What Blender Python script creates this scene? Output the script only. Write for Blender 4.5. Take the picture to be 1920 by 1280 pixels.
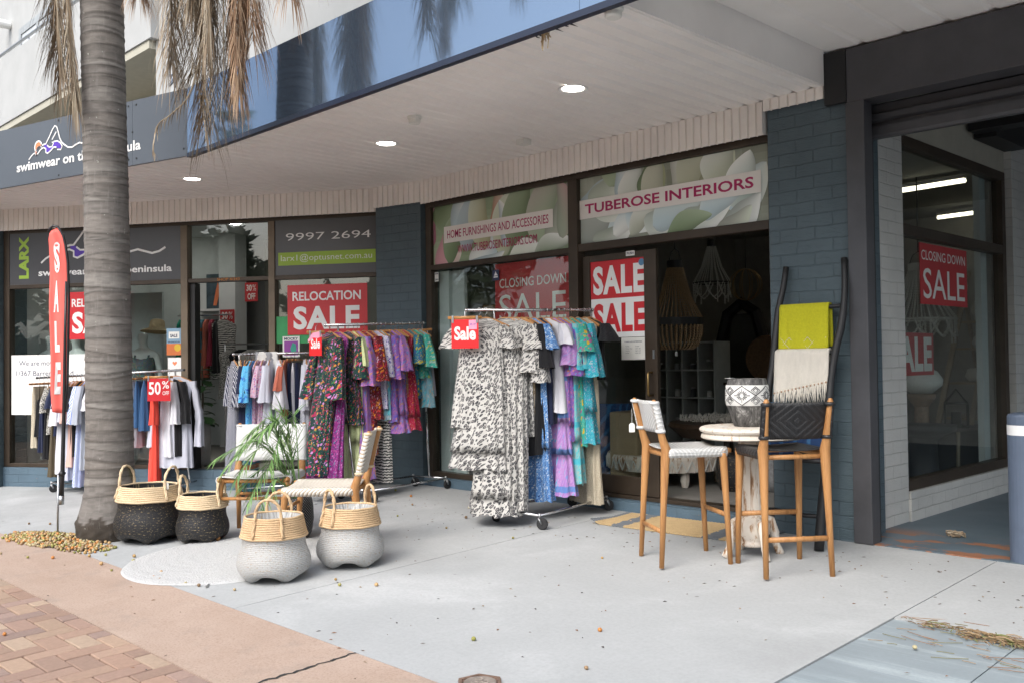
import bpy, math, random
from mathutils import Vector, Matrix
sc = bpy.context.scene
for o in list(bpy.data.objects):
    bpy.data.objects.remove(o)
COL = sc.collection
PI = math.pi
# ---------------------------------------------------------------- camera
# x runs along the main shopfront, y into the shops, z up; z = 0 at the foot of the right-hand brick pier
cam = bpy.data.cameras.new('camera')
cam.lens = 33.17
cam.sensor_width = 36.0
cam.clip_end = 600.0
cam.clip_start = 0.05
co = bpy.data.objects.new('camera', cam)
COL.objects.link(co)
_R = [[0.701278, 0.712772, -0.012847], [-0.024213, 0.005804, -0.99969], [-0.712476, 0.701372, 0.021328]]
_m = Matrix(((_R[0][0], -_R[1][0], -_R[2][0], 0.0), (_R[0][1], -_R[1][1], -_R[2][1], 0.0),
             (_R[0][2], -_R[1][2], -_R[2][2], 1.35), (0, 0, 0, 1)))
co.matrix_world = _m
sc.camera = co
# ---------------------------------------------------------------- world, sun, exposure
SUN_EL, SUN_AZ = math.radians(46), math.radians(168)
w = bpy.data.worlds.new('World')
sc.world = w
w.use_nodes = True
nt = w.node_tree
nt.nodes.clear()
sky = nt.nodes.new('ShaderNodeTexSky')
sky.sky_type = 'NISHITA'
sky.sun_disc = False
sky.sun_elevation = SUN_EL
sky.sun_rotation = SUN_AZ
sky.air_density = 1.0
sky.dust_density = 4.0
sky.ozone_density = 1.0
# bright overcast: broken cloud greys most of the blue away
hs = nt.nodes.new('ShaderNodeHueSaturation')
hs.inputs['Saturation'].default_value = 0.55
hs.inputs['Value'].default_value = 1.25
tc = nt.nodes.new('ShaderNodeTexCoord')
cn = nt.nodes.new('ShaderNodeTexNoise')
cn.inputs['Scale'].default_value = 2.2
cn.inputs['Detail'].default_value = 6
cr = nt.nodes.new('ShaderNodeValToRGB')
cr.color_ramp.elements[0].position = 0.42
cr.color_ramp.elements[0].color = (0.78, 0.86, 0.95, 1)
cr.color_ramp.elements[1].position = 0.62
cr.color_ramp.elements[1].color = (1.3, 1.28, 1.25, 1)
mx = nt.nodes.new('ShaderNodeMix')
mx.data_type = 'RGBA'
mx.blend_type = 'MULTIPLY'
mx.inputs['Factor'].default_value = 1.0
bg = nt.nodes.new('ShaderNodeBackground')
bg.inputs['Strength'].default_value = 0.14
wo = nt.nodes.new('ShaderNodeOutputWorld')
nt.links.new(sky.outputs[0], hs.inputs['Color'])
nt.links.new(tc.outputs['Generated'], cn.inputs['Vector'])
nt.links.new(cn.outputs[0], cr.inputs[0])
nt.links.new(hs.outputs[0], mx.inputs['A'])
nt.links.new(cr.outputs[0], mx.inputs['B'])
nt.links.new(mx.outputs['Result'], bg.inputs['Color'])
nt.links.new(bg.outputs[0], wo.inputs[0])
sl = bpy.data.lights.new('sun', 'SUN')
sl.energy = 1.1
sl.angle = math.radians(45)
sl.color = (1.0, 0.975, 0.94)
so = bpy.data.objects.new('sun', sl)
COL.objects.link(so)
# sky sun_rotation is measured clockwise from +y seen from above
_d = Vector((math.sin(SUN_AZ) * math.cos(SUN_EL), math.cos(SUN_AZ) * math.cos(SUN_EL), math.sin(SUN_EL)))
so.rotation_euler = _d.to_track_quat('Z', 'Y').to_euler()
so.location = (0, -10, 20)
vs = sc.view_settings
vs.view_transform = 'Standard'
vs.look = 'None'
vs.gamma = 1.0
vs.exposure = 0.74
vs.use_curve_mapping = False
sc.cycles.max_bounces = 7
sc.cycles.transparent_max_bounces = 12
sc.cycles.caustics_reflective = False
sc.cycles.caustics_refractive = False
sc.cycles.sample_clamp_indirect = 6.0

# ---------------------------------------------------------------- helpers
def rnd(seed):
    return random.Random(seed)

def lerp(a, b, t):
    return a + (b - a) * t

def interp(x, xs, ys):
    if x <= xs[0]: return ys[0]
    for i in range(len(xs) - 1):
        if x <= xs[i + 1]:
            return lerp(ys[i], ys[i + 1], (x - xs[i]) / (xs[i + 1] - xs[i]))
    return ys[-1]

def gz(x, y):
    """height of the paving: falls from the shopfronts to the street and dips to the left"""
    yy = max(y, 0.0)
    return -0.035 * max(0.0, 6.64 - yy) + interp(x, [-30, -13.3, -10.6, -8.2, 40], [-.06, -.06, -.12, 0, 0])

def tag(o, label=None, cat=None, group=None, kind=None):
    if label: o['label'] = label
    if cat: o['category'] = cat
    if group: o['group'] = group
    if kind: o['kind'] = kind
    return o

def thing(name, label, cat, loc=(0, 0, 0), rz=0.0, group=None):
    o = bpy.data.objects.new(name, None)
    o.empty_display_size = 0.1
    COL.objects.link(o)
    o.location = loc
    o.rotation_euler = (0, 0, rz)
    return tag(o, label, cat, group)

class MB:
    """collects faces for ONE mesh object"""
    def __init__(s):
        s.v = []; s.f = []; s.m = []; s.uv = []; s.col = []; s.mi = 0; s.c = None
    def add(s, vs, fs, uvs=None):
        b = len(s.v)
        s.v.extend([tuple(p) for p in vs])
        for f in fs:
            s.f.append(tuple(i + b for i in f)); s.m.append(s.mi); s.col.append(s.c)
            s.uv.append([uvs[i] for i in f] if uvs else None)
        return s
    def box(s, x0, x1, y0, y1, z0, z1):
        v = [(x0,y0,z0),(x1,y0,z0),(x1,y1,z0),(x0,y1,z0),(x0,y0,z1),(x1,y0,z1),(x1,y1,z1),(x0,y1,z1)]
        return s.add(v, [(0,3,2,1),(4,5,6,7),(0,1,5,4),(1,2,6,5),(2,3,7,6),(3,0,4,7)])
    def obox(s, c, size, rot=None):
        hx, hy, hz = [a / 2 for a in size]
        M = rot if rot is not None else Matrix.Identity(3)
        c = Vector(c)
        v = [c + M @ Vector(p) for p in [(-hx,-hy,-hz),(hx,-hy,-hz),(hx,hy,-hz),(-hx,hy,-hz),(-hx,-hy,hz),(hx,-hy,hz),(hx,hy,hz),(-hx,hy,hz)]]
        return s.add(v, [(0,3,2,1),(4,5,6,7),(0,1,5,4),(1,2,6,5),(2,3,7,6),(3,0,4,7)])
    def tube(s, pts, r, n=8, cap=True, sq=None, closed=False):
        pts = [Vector(p) for p in pts]
        N = len(pts)
        rr = r if isinstance(r, (list, tuple)) else [r] * N
        vs_ = []; prev = None
        for i, p in enumerate(pts):
            if closed:
                t = pts[(i + 1) % N] - pts[i - 1]
            else:
                t = (pts[min(i + 1, N - 1)] - pts[max(i - 1, 0)])
            t = t.normalized() if t.length > 1e-9 else Vector((0, 0, 1))
            if prev is None:
                a = Vector((0, 0, 1)) if abs(t.z) < 0.9 else Vector((0, 1, 0))
                u = (a - t * a.dot(t)).normalized()
            else:
                u = (prev - t * prev.dot(t))
                u = u.normalized() if u.length > 1e-6 else t.orthogonal().normalized()
            prev = u
            wv = t.cross(u)
            for k in range(n):
                a = 2 * PI * k / n
                ca, sa = math.cos(a), math.sin(a)
                if sq:
                    ca, sa = ca * sq[0], sa * sq[1]
                vs_.append(p + (u * ca + wv * sa) * rr[i])
        fs = []
        for i in range(N if closed else N - 1):
            j = (i + 1) % N
            for k in range(n):
                k2 = (k + 1) % n
                fs.append((i*n+k, i*n+k2, j*n+k2, j*n+k))
        if cap and not closed:
            fs.append(tuple(range(n - 1, -1, -1)))
            fs.append(tuple((N-1)*n + k for k in range(n)))
        return s.add(vs_, fs)
    def lathe(s, prof, n=24, c=(0, 0, 0), cap=(False, False), fn=None):
        vs_ = []; fs = []
        for i, (r, z) in enumerate(prof):
            for k in range(n):
                a = 2 * PI * k / n
                rr = r * (fn(a, i, z) if fn else 1)
                vs_.append((c[0] + rr * math.cos(a), c[1] + rr * math.sin(a), c[2] + z))
        for i in range(len(prof) - 1):
            for k in range(n):
                k2 = (k + 1) % n
                fs.append((i*n+k, i*n+k2, (i+1)*n+k2, (i+1)*n+k))
        if cap[0]: fs.append(tuple(range(n - 1, -1, -1)))
        if cap[1]: fs.append(tuple((len(prof)-1)*n + k for k in range(n)))
        return s.add(vs_, fs)
    def prism(s, poly, d0, d1, plane='xz'):
        n = len(poly)
        if plane == 'xz': P = lambda p, d: (p[0], d, p[1])
        elif plane == 'xy': P = lambda p, d: (p[0], p[1], d)
        else: P = lambda p, d: (d, p[0], p[1])
        v = [P(p, d0) for p in poly] + [P(p, d1) for p in poly]
        f = [tuple(range(n)), tuple(range(2*n-1, n-1, -1))]
        for i in range(n):
            j = (i + 1) % n
            f.append((i, j, n + j, n + i))
        return s.add(v, f)
    def quad(s, a, b, c, d):
        return s.add([a, b, c, d], [(0, 1, 2, 3)])
    def ball(s, c, r, nu=10, nv=7, sc_=(1, 1, 1)):
        prof = []
        vs_ = []; fs = []
        for i in range(nv + 1):
            ph = PI * i / nv - PI / 2
            for k in range(nu):
                a = 2 * PI * k / nu
                vs_.append((c[0] + r*sc_[0]*math.cos(ph)*math.cos(a), c[1] + r*sc_[1]*math.cos(ph)*math.sin(a), c[2] + r*sc_[2]*math.sin(ph)))
        for i in range(nv):
            for k in range(nu):
                k2 = (k + 1) % nu
                fs.append((i*nu+k, i*nu+k2, (i+1)*nu+k2, (i+1)*nu+k))
        return s.add(vs_, fs)
    def build(s, name, mats, parent=None, smooth=False, loc=None, rz=None, bevel=0.0, flip=False):
        me = bpy.data.meshes.new(name)
        fs = [tuple(reversed(f)) for f in s.f] if flip else s.f
        me.from_pydata(s.v, [], fs)
        if not isinstance(mats, (list, tuple)): mats = [mats]
        for m in mats: me.materials.append(m)
        if len(mats) > 1: me.polygons.foreach_set('material_index', s.m)
        if any(u is not None for u in s.uv):
            l = me.uv_layers.new(name='UVMap')
            flat = []
            for u, f in zip(s.uv, s.f):
                for q in (u if u else [(0, 0)] * len(f)): flat.extend(q)
            l.data.foreach_set('uv', flat)
        if any(c is not None for c in s.col):
            ca = me.color_attributes.new('Col', 'FLOAT_COLOR', 'CORNER')
            flat = []
            for c, f in zip(s.col, s.f):
                c = c or (1, 1, 1)
                if isinstance(c[0], tuple):
                    for q in c: flat.extend((q[0], q[1], q[2], 1.0))
                    continue
                for _ in f: flat.extend((c[0], c[1], c[2], 1.0))
            ca.data.foreach_set('color', flat)
        if smooth:
            me.polygons.foreach_set('use_smooth', [True] * len(me.polygons))
        me.update()
        o = bpy.data.objects.new(name, me)
        COL.objects.link(o)
        if parent: o.parent = parent
        if loc is not None: o.location = loc
        if rz is not None: o.rotation_euler = (0, 0, rz)
        if bevel:
            b = o.modifiers.new('bevel', 'BEVEL')
            b.width = bevel; b.segments = 2; b.limit_method = 'ANGLE'; b.angle_limit = math.radians(50)
        return o

def text_mb(body, width, height, bold=0.0, depth=0.001, mb=None, at=(0, 0), y=0.0, rot=0, space=1.0, shear=0.0):
    """flat lettering in the local xz plane facing -y, fitted to width x height, lower left corner at 'at'"""
    cu = bpy.data.curves.new('lettering', 'FONT')
    cu.body = body
    cu.offset = bold
    cu.space_character = space
    cu.resolution_u = 3
    cu.shear = shear
    to = bpy.data.objects.new('lettering', cu)
    COL.objects.link(to)
    dg = bpy.context.evaluated_depsgraph_get()
    dg.update()
    me = bpy.data.meshes.new_from_object(to.evaluated_get(dg))
    vs_ = [(v.co.x, v.co.y) for v in me.vertices]
    fs = [tuple(p.vertices) for p in me.polygons]
    bpy.data.objects.remove(to); bpy.data.curves.remove(cu); bpy.data.meshes.remove(me)
    x0 = min(v[0] for v in vs_); x1 = max(v[0] for v in vs_)
    y0 = min(v[1] for v in vs_); y1 = max(v[1] for v in vs_)
    sx = width / (x1 - x0); sy = height / (y1 - y0)
    out = []
    for (x, z) in vs_:
        X, Z = (x - x0) * sx, (z - y0) * sy
        if rot == 90: X, Z = -Z, X
        elif rot == -90: X, Z = Z, -X
        out.append((at[0] + X, y, at[1] + Z))
    mb = mb or MB()
    mb.add(out, fs)
    return mb
# ---------------------------------------------------------------- materials
class NT:
    def __init__(s, name):
        s.m = bpy.data.materials.new(name)
        s.m.use_nodes = True
        s.t = s.m.node_tree
        s.p = s.t.nodes['Principled BSDF']
        s.out = s.t.nodes['Material Output']
        s._tc = None
    def n(s, typ, **kw):
        nd = s.t.nodes.new(typ)
        for k, v in kw.items():
            if k[0] == '_': setattr(nd, k[1:], v)
            else: nd.inputs[k.replace('__', ' ')].default_value = v
        return nd
    def l(s, a, b): s.t.links.new(a, b)
    def co(s, kind='Object'):
        if s._tc is None: s._tc = s.n('ShaderNodeTexCoord')
        return s._tc.outputs[kind]
    def mp(s, kind='Object', scale=(1, 1, 1), loc=(0, 0, 0), rot=(0, 0, 0)):
        m = s.n('ShaderNodeMapping')
        m.inputs['Scale'].default_value = scale
        m.inputs['Location'].default_value = loc
        m.inputs['Rotation'].default_value = rot
        s.l(s.co(kind), m.inputs[0])
        return m.outputs[0]
    def noise(s, vec, scale, detail=4, rough=0.6, dist=0.0):
        nd = s.n('ShaderNodeTexNoise', Scale=scale, Detail=detail, Roughness=rough, Distortion=dist)
        s.l(vec, nd.inputs['Vector'])
        return nd.outputs[0]
    def vor(s, vec, scale, rand=1.0, feat='F1', out='Distance'):
        nd = s.n('ShaderNodeTexVoronoi', Scale=scale, Randomness=rand, _feature=feat)
        s.l(vec, nd.inputs['Vector'])
        return nd.outputs[out]
    def ramp(s, fac, stops, const=False):
        r = s.n('ShaderNodeValToRGB')
        e = r.color_ramp.elements
        if const: r.color_ramp.interpolation = 'CONSTANT'
        while len(e) < len(stops): e.new(0.5)
        for i, (p, c) in enumerate(stops):
            e[i].position = p
            c = (c, c, c) if isinstance(c, (int, float)) else c
            e[i].color = (c[0], c[1], c[2], 1)
        s.l(fac, r.inputs[0])
        return r.outputs[0]
    def mix(s, fac, a, b, mode='MIX'):
        m = s.n('ShaderNodeMix', _data_type='RGBA', _blend_type=mode)
        for k, v in (('Factor', fac), ('A', a), ('B', b)):
            if isinstance(v, (int, float)): m.inputs[k].default_value = v
            elif isinstance(v, tuple): m.inputs[k].default_value = (v[0], v[1], v[2], 1)
            else: s.l(v, m.inputs[k])
        return m.outputs['Result']
    def math(s, op, a, b=0.0):
        m = s.n('ShaderNodeMath', _operation=op)
        for i, v in enumerate((a, b)):
            if isinstance(v, (int, float)): m.inputs[i].default_value = v
            else: s.l(v, m.inputs[i])
        return m.outputs[0]
    def base(s, c):
        if isinstance(c, tuple): s.p.inputs['Base Color'].default_value = (c[0], c[1], c[2], 1)
        else: s.l(c, s.p.inputs['Base Color'])
    def set(s, **kw):
        for k, v in kw.items():
            k = k.replace('__', ' ')
            if hasattr(v, 'is_output'): s.l(v, s.p.inputs[k])
            else: s.p.inputs[k].default_value = v
        return s
    def bump(s, h, strength=0.3, dist=0.01):
        b = s.n('ShaderNodeBump', Strength=strength, Distance=dist)
        s.l(h, b.inputs['Height'])
        s.l(b.outputs[0], s.p.inputs['Normal'])

def plain(name, c, rough=0.6, metal=0.0, var=0.12, vscale=6.0, bump=0.0, bscale=60.0, spec=0.5, kind='Object', stretch=(1, 1, 1)):
    t = NT(name)
    v = t.mp(kind, stretch)
    n = t.noise(v, vscale, 5)
    lo = tuple(x * (1 - var) for x in c); hi = tuple(min(1, x * (1 + var)) for x in c)
    t.base(t.ramp(n, [(0.3, lo), (0.7, hi)]))
    t.set(Roughness=rough, Metallic=metal, Specular__IOR__Level=spec)
    if bump:
        t.bump(t.noise(v, bscale, 4), bump, 0.005)
    return t.m

def emis(name, c, s):
    t = NT(name)
    t.base((0.8, 0.8, 0.8))
    t.p.inputs['Emission Color'].default_value = (c[0], c[1], c[2], 1)
    t.p.inputs['Emission Strength'].default_value = s
    return t.m

def glass(name, tint=(0.9, 0.93, 0.92), gain=1.0):
    t = NT(name)
    t.t.nodes.remove(t.p)
    tr = t.n('ShaderNodeBsdfTransparent'); tr.inputs[0].default_value = (*tint, 1)
    gl = t.n('ShaderNodeBsdfGlossy'); gl.inputs['Roughness'].default_value = 0.0
    gl.inputs['Color'].default_value = (1, 1, 1, 1)
    lw = t.n('ShaderNodeLayerWeight'); lw.inputs['Blend'].default_value = 0.5
    fac = t.math('MULTIPLY', t.math('ADD', t.math('MULTIPLY', t.math('POWER', lw.outputs['Facing'], 5.0), 0.9), 0.045), gain)
    mx_ = t.n('ShaderNodeMixShader')
    t.l(fac, mx_.inputs[0]); t.l(tr.outputs[0], mx_.inputs[1]); t.l(gl.outputs[0], mx_.inputs[2])
    t.l(mx_.outputs[0], t.out.inputs[0])
    return t.m

def brickpaint(name, c, c2=None, worn=0.0, along='x'):
    """painted brickwork: courses show as dents, with brush marks"""
    t = NT(name)
    sx = t.n('ShaderNodeSeparateXYZ'); t.l(t.co(), sx.inputs[0])
    cx = t.n('ShaderNodeCombineXYZ')
    t.l(t.math('ADD', sx.outputs[0], sx.outputs[1]), cx.inputs[0]); t.l(sx.outputs[2], cx.inputs[1])
    wob = t.noise(cx.outputs[0], 9, 3)
    v = t.n('ShaderNodeVectorMath', _operation='ADD')
    sc_ = t.n('ShaderNodeVectorMath', _operation='SCALE'); sc_.inputs['Scale'].default_value = 0.022
    t.l(wob, sc_.inputs[0]); t.l(cx.outputs[0], v.inputs[0]); t.l(sc_.outputs[0], v.inputs[1])
    br = t.n('ShaderNodeTexBrick', Scale=1.0, Mortar__Size=0.006, Mortar__Smooth=0.6, Brick__Width=0.29, Row__Height=0.098, Bias=0.0)
    br.inputs['Color1'].default_value = (1, 1, 1, 1); br.inputs['Color2'].default_value = (0.8, 0.8, 0.8, 1)
    br.inputs['Mortar'].default_value = (0.2, 0.2, 0.2, 1)
    t.l(v.outputs[0], br.inputs['Vector'])
    st = t.n('ShaderNodeMapping'); st.inputs['Scale'].default_value = (14, 50, 1); st.inputs['Rotation'].default_value = (0, 0, 0.5)
    t.l(cx.outputs[0], st.inputs[0])
    nn = t.noise(st.outputs[0], 1.6, 5, 0.65, 1.0)
    n2 = t.noise(t.co(), 2.5, 5)
    c2 = c2 or tuple(x * 0.8 for x in c)
    base = t.ramp(n2, [(0.3, c2), (0.7, c)])
    base = t.mix(t.math('MULTIPLY', br.outputs['Fac'], t.ramp(t.noise(t.co(), 5, 4), [(0.35, 0.05), (0.65, 0.5)])), base, tuple(x * 0.5 for x in c))
    chip = t.noise(t.co(), 19, 6, 0.75)
    base = t.mix(t.ramp(chip, [(0.70, 0.0), (0.715, 0.7)]), base, tuple(x * 0.45 for x in c))
    if worn:
        wn = t.noise(t.mp('Object', (1, 1, 2.5)), 7, 6, 0.7)
        base = t.mix(t.ramp(wn, [(0.66, 0.0), (0.68, 1.0)]), base, (0.3, 0.13, 0.07))
    t.base(base)
    t.set(Roughness=0.55)
    h = t.mix(0.5, br.outputs['Color'], nn)
    t.bump(h, 0.8, 0.016)
    return t.m

def wood(name, c, c2, scale=(30, 30, 2.2), rough=0.5, kind='Object'):
    t = NT(name)
    v = t.mp(kind, scale)
    n = t.noise(v, 1.4, 6, 0.65, 0.6)
    n2 = t.noise(t.mp(kind, (2, 2, 2)), 3, 3)
    a = t.ramp(n, [(0.3, c2), (0.55, c), (0.8, tuple(min(1, x * 1.15) for x in c))])
    t.base(t.mix(t.math('MULTIPLY', n2, 0.25), a, c2))
    t.set(Roughness=rough)
    t.bump(n, 0.15, 0.002)
    return t.m

def colattr(name, rough=0.55, var=0.0, trans=0.0):
    t = NT(name)
    a = t.n('ShaderNodeVertexColor', _layer_name='Col')
    c = a.outputs[0]
    if var:
        c = t.mix(t.math('MULTIPLY', t.noise(t.co(), 40, 3), var), c, (0.0, 0.0, 0.0))
    t.base(c)
    t.set(Roughness=rough)
    return t.m

M = {}
def concrete(name, c, c2, streak=(1, 1, 1)):
    t = NT(name)
    v = t.mp('Object', streak)
    n1 = t.noise(v, 0.9, 7, 0.62, 0.4)
    n2 = t.noise(t.mp('Object'), 45, 6, 0.7)
    base = t.ramp(n1, [(0.32, tuple(x * .93 for x in c2)), (0.5, c2), (0.66, c)])
    base = t.mix(t.ramp(n2, [(0.35, 0.30), (0.6, 0.0)]), base, tuple(x * 0.55 for x in c))
    sp = t.vor(t.mp('Object'), 3.1, 1.0)
    base = t.mix(t.ramp(sp, [(0.03, 0.55), (0.055, 0.0)]), base, (0.1, 0.09, 0.08))
    st = t.noise(t.mp('Object', (0.35, 0.35, 1)), 2.3, 4, 0.55)
    base = t.mix(t.ramp(st, [(0.52, 0.0), (0.70, 0.34)]), base, tuple(x * 0.6 for x in c2))
    t.base(base)
    t.set(Roughness=0.85)
    t.bump(n2, 0.18, 0.004)
    return t.m
M['concrete'] = concrete('grey painted concrete', (0.475, 0.485, 0.485), (0.395, 0.405, 0.405))
M['timberslab'] = concrete('blue grey brushed concrete', (0.37, 0.42, 0.44), (0.25, 0.29, 0.31), (0.5, 9, 1))
def recess():
    t = NT('worn blue floor paint')
    sx = t.n('ShaderNodeSeparateXYZ'); t.l(t.co(), sx.inputs[0])
    near = t.ramp(t.math('MULTIPLY', t.math('SUBTRACT', 7.5, sx.outputs[1]), 1.4), [(0.1, 0.0), (0.5, 1.0)])
    n = t.noise(t.mp('Object', (1.3, 3.2, 1), (.4, .2, 0)), 1.5, 6, 0.6)
    worn = t.math('MULTIPLY', t.ramp(n, [(0.53, 0.0), (0.545, 1.0)]), near)
    paint = t.ramp(t.noise(t.co(), 1.8, 6), [(0.3, (0.085, 0.12, 0.145)), (0.7, (0.13, 0.17, 0.20))])
    t.base(t.mix(worn, paint, (0.30, 0.14, 0.08))); t.set(Roughness=0.5); t.bump(t.noise(t.co(), 30, 5), 0.15, 0.004)
    return t.m
M['recessfloor'] = recess()
M['asphalt'] = concrete('asphalt', (0.15, 0.15, 0.15), (0.12, 0.12, 0.122))
def pinkish():
    t = NT('pink tinted concrete')
    n1 = t.noise(t.mp('Object'), 1.1, 7, 0.65, 0.3)
    n2 = t.noise(t.mp('Object'), 85, 4, 0.7)
    n3 = t.noise(t.mp('Object', (1, 1, 1), (3, 1, 0)), 3.2, 6, 0.7)
    b = t.ramp(n1, [(0.3, (0.36, 0.26, 0.20)), (0.7, (0.45, 0.345, 0.28))])
    b = t.mix(t.ramp(n2, [(0.32, 0.5), (0.5, 0.0)]), b, (0.2, 0.12, 0.09))
    b = t.mix(t.ramp(n2, [(0.6, 0.0), (0.75, 0.4)]), b, (0.62, 0.45, 0.36))
    b = t.mix(t.ramp(n3, [(0.55, 0.0), (0.7, 0.45)]), b, (0.27, 0.22, 0.19))
    t.base(b); t.set(Roughness=0.9); t.bump(n2, 0.3, 0.004)
    return t.m
M['pink'] = pinkish()
M['paver'] = colattr('clay pavers', 0.85, 0.35)
M['soil'] = plain('dirt', (0.09, 0.07, 0.05), 0.95, var=0.5, vscale=30, bump=0.6)
M['crack'] = plain('dark joint', (0.03, 0.03, 0.03), 0.95)
M['bluebrick'] = brickpaint('blue grey painted brick', (0.092, 0.132, 0.153), (0.068, 0.10, 0.118))
M['greybrick'] = brickpaint('grey painted brick', (0.66, 0.65, 0.61), (0.55, 0.545, 0.515))
M['step'] = brickpaint('worn blue step', (0.10, 0.16, 0.21), (0.075, 0.12, 0.16), worn=1)
M['frame'] = plain('bronze aluminium', (0.055, 0.040, 0.028), 0.45, 0.35, var=0.25, vscale=3)
M['framelight'] = plain('worn bronze aluminium', (0.15, 0.115, 0.08), 0.5, 0.3, var=0.2, vscale=3)
M['steel'] = plain('dark grey paint', (0.062, 0.062, 0.068), 0.42, var=0.16, vscale=4, bump=0.08, bscale=20)
M['black'] = plain('black paint', (0.012, 0.012, 0.013), 0.5)
M['skirt'] = plain('beige corrugated sheet', (0.88, 0.84, 0.79), 0.6, var=0.08, vscale=2)
M['soffit'] = plain('beige soffit sheet', (0.90, 0.87, 0.84), 0.5, var=0.08, vscale=0.8)
M['grey_fascia'] = plain('grey composite panel', (0.088, 0.103, 0.123), 0.42, var=0.07, vscale=1.2)
def bluefascia():
    t = NT('mirror blue composite panel')
    t.base((0.175, 0.245, 0.345)); t.set(Metallic=0.75, Roughness=0.045)
    t.bump(t.noise(t.mp('Object', (1, 1, 0.6)), 1.3, 2), 0.05, 0.02)
    return t.m
M['blue_fascia'] = bluefascia()
M['white_wall'] = plain('white render', (0.40, 0.405, 0.40), 0.8, var=0.07, vscale=1.5, bump=0.12, bscale=25)
M['beige_wall'] = plain('beige render', (0.42, 0.40, 0.33), 0.8, var=0.06)
M['interior_dark'] = plain('dim plaster', (0.34, 0.33, 0.305), 0.9, var=0.1)
M['interior_dim'] = plain('shop wall', (0.30, 0.30, 0.27), 0.9, var=0.05)
M['interior_white'] = plain('white shop wall', (0.62, 0.64, 0.63), 0.85, var=0.05)
M['shopfloor'] = plain('shop floor', (0.20, 0.19, 0.175), 0.6, var=0.1)
M['darkfloor'] = plain('dark carpet', (0.08, 0.075, 0.07), 0.9, var=0.2)
M['ceiling'] = plain('plaster ceiling', (0.42, 0.42, 0.40), 0.9, var=0.04)
M['lightstone'] = plain('pale curtain', (0.55, 0.60, 0.60), 0.8, var=0.04)
M['glass'] = glass('window glass', (0.90, 0.93, 0.92), 0.9)
M['glass_clear'] = glass('clear glass', (0.95, 0.97, 0.96), 0.8)
M['white'] = plain('white print', (0.80, 0.80, 0.79), 0.5, var=0.02)
M['offwhite'] = plain('off white paper', (0.72, 0.72, 0.68), 0.7, var=0.03)
M['red'] = plain('red poster', (0.56, 0.022, 0.03), 0.4, var=0.04)
M['red_dull'] = plain('red poster behind glass', (0.46, 0.03, 0.035), 0.5, var=0.05)
M['flagred'] = plain('coral red flag cloth', (0.82, 0.14, 0.115), 0.7, var=0.08, vscale=3)
M['charcoal'] = plain('charcoal vinyl', (0.062, 0.062, 0.068), 0.35, var=0.06)
M['lime'] = plain('lime vinyl', (0.31, 0.47, 0.045), 0.5, var=0.03)
M['purple'] = plain('purple vinyl', (0.10, 0.04, 0.42), 0.5, var=0.03)
M['orange'] = plain('orange vinyl', (0.85, 0.24, 0.10), 0.5, var=0.03)
M['magenta'] = plain('magenta vinyl', (0.40, 0.006, 0.10), 0.45, var=0.03)
M['navyvinyl'] = plain('navy vinyl', (0.03, 0.04, 0.09), 0.5)
M['labelbase'] = plain('pale strip', (0.80, 0.77, 0.73), 0.5, var=0.03)
M['print'] = colattr('printed picture', 0.4)
M['chrome'] = plain('chrome', (0.62, 0.62, 0.63), 0.16, 1.0, var=0.08, vscale=12)
M['zinc'] = plain('zinc', (0.45, 0.46, 0.47), 0.35, 0.9, var=0.15)
M['tyre'] = plain('black rubber', (0.018, 0.018, 0.019), 0.7)
M['plastic_black'] = plain('black plastic', (0.02, 0.02, 0.022), 0.4)
M['teak'] = wood('teak', (0.47, 0.235, 0.085), (0.29, 0.125, 0.04))
M['hangerwood'] = wood('hanger wood', (0.46, 0.22, 0.07), (0.30, 0.13, 0.04), (40, 40, 40), 0.35)
M['cream_leather'] = plain('white hide', (0.62, 0.62, 0.61), 0.55, var=0.05, bump=0.1, bscale=30)
def weave(name, c, c2, sc1=55, strength=0.6):
    t = NT(name)
    w1 = t.n('ShaderNodeTexWave', Scale=sc1 / 6.28, _bands_direction='DIAGONAL', Distortion=0.4)
    t.l(t.mp('UV'), w1.inputs[0])
    n = t.noise(t.mp('Object'), 60, 4)
    t.base(t.mix(t.math('MULTIPLY', w1.outputs[1], 1.0), c2, c))
    t.set(Roughness=0.45)
    t.bump(w1.outputs[1], strength, 0.006)
    return t.m
def concentric(name, c, c2, period=0.03):
    """woven leather whose chevrons close into diamonds round the middle of the panel (UV in metres from its centre)"""
    t = NT(name)
    sx = t.n('ShaderNodeSeparateXYZ'); t.l(t.co('UV'), sx.inputs[0])
    d = t.math('ADD', t.math('ABSOLUTE', sx.outputs[0]), t.math('ABSOLUTE', t.math('MULTIPLY', sx.outputs[1], 1.2)))
    s_ = t.math('SINE', t.math('MULTIPLY', d, 6.283 / period))
    strap = t.math('SINE', t.math('MULTIPLY', sx.outputs[0], 6.283 / 0.009))
    f = t.ramp(s_, [(0.0, 0.0), (0.6, 1.0)])
    f2 = t.mix(0.3, f, strap)
    t.base(t.mix(f, c2, c)); t.set(Roughness=0.42)
    t.bump(f2, 0.7, 0.006)
    return t.m
M['black_weave'] = concentric('black woven leather', (0.022, 0.022, 0.024), (0.012, 0.012, 0.013), 0.055)
M['white_weave'] = concentric('white woven leather', (0.70, 0.70, 0.685), (0.54, 0.54, 0.525), 0.035)
M['black_leather'] = plain('black leather', (0.018, 0.018, 0.019), 0.45)
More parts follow.
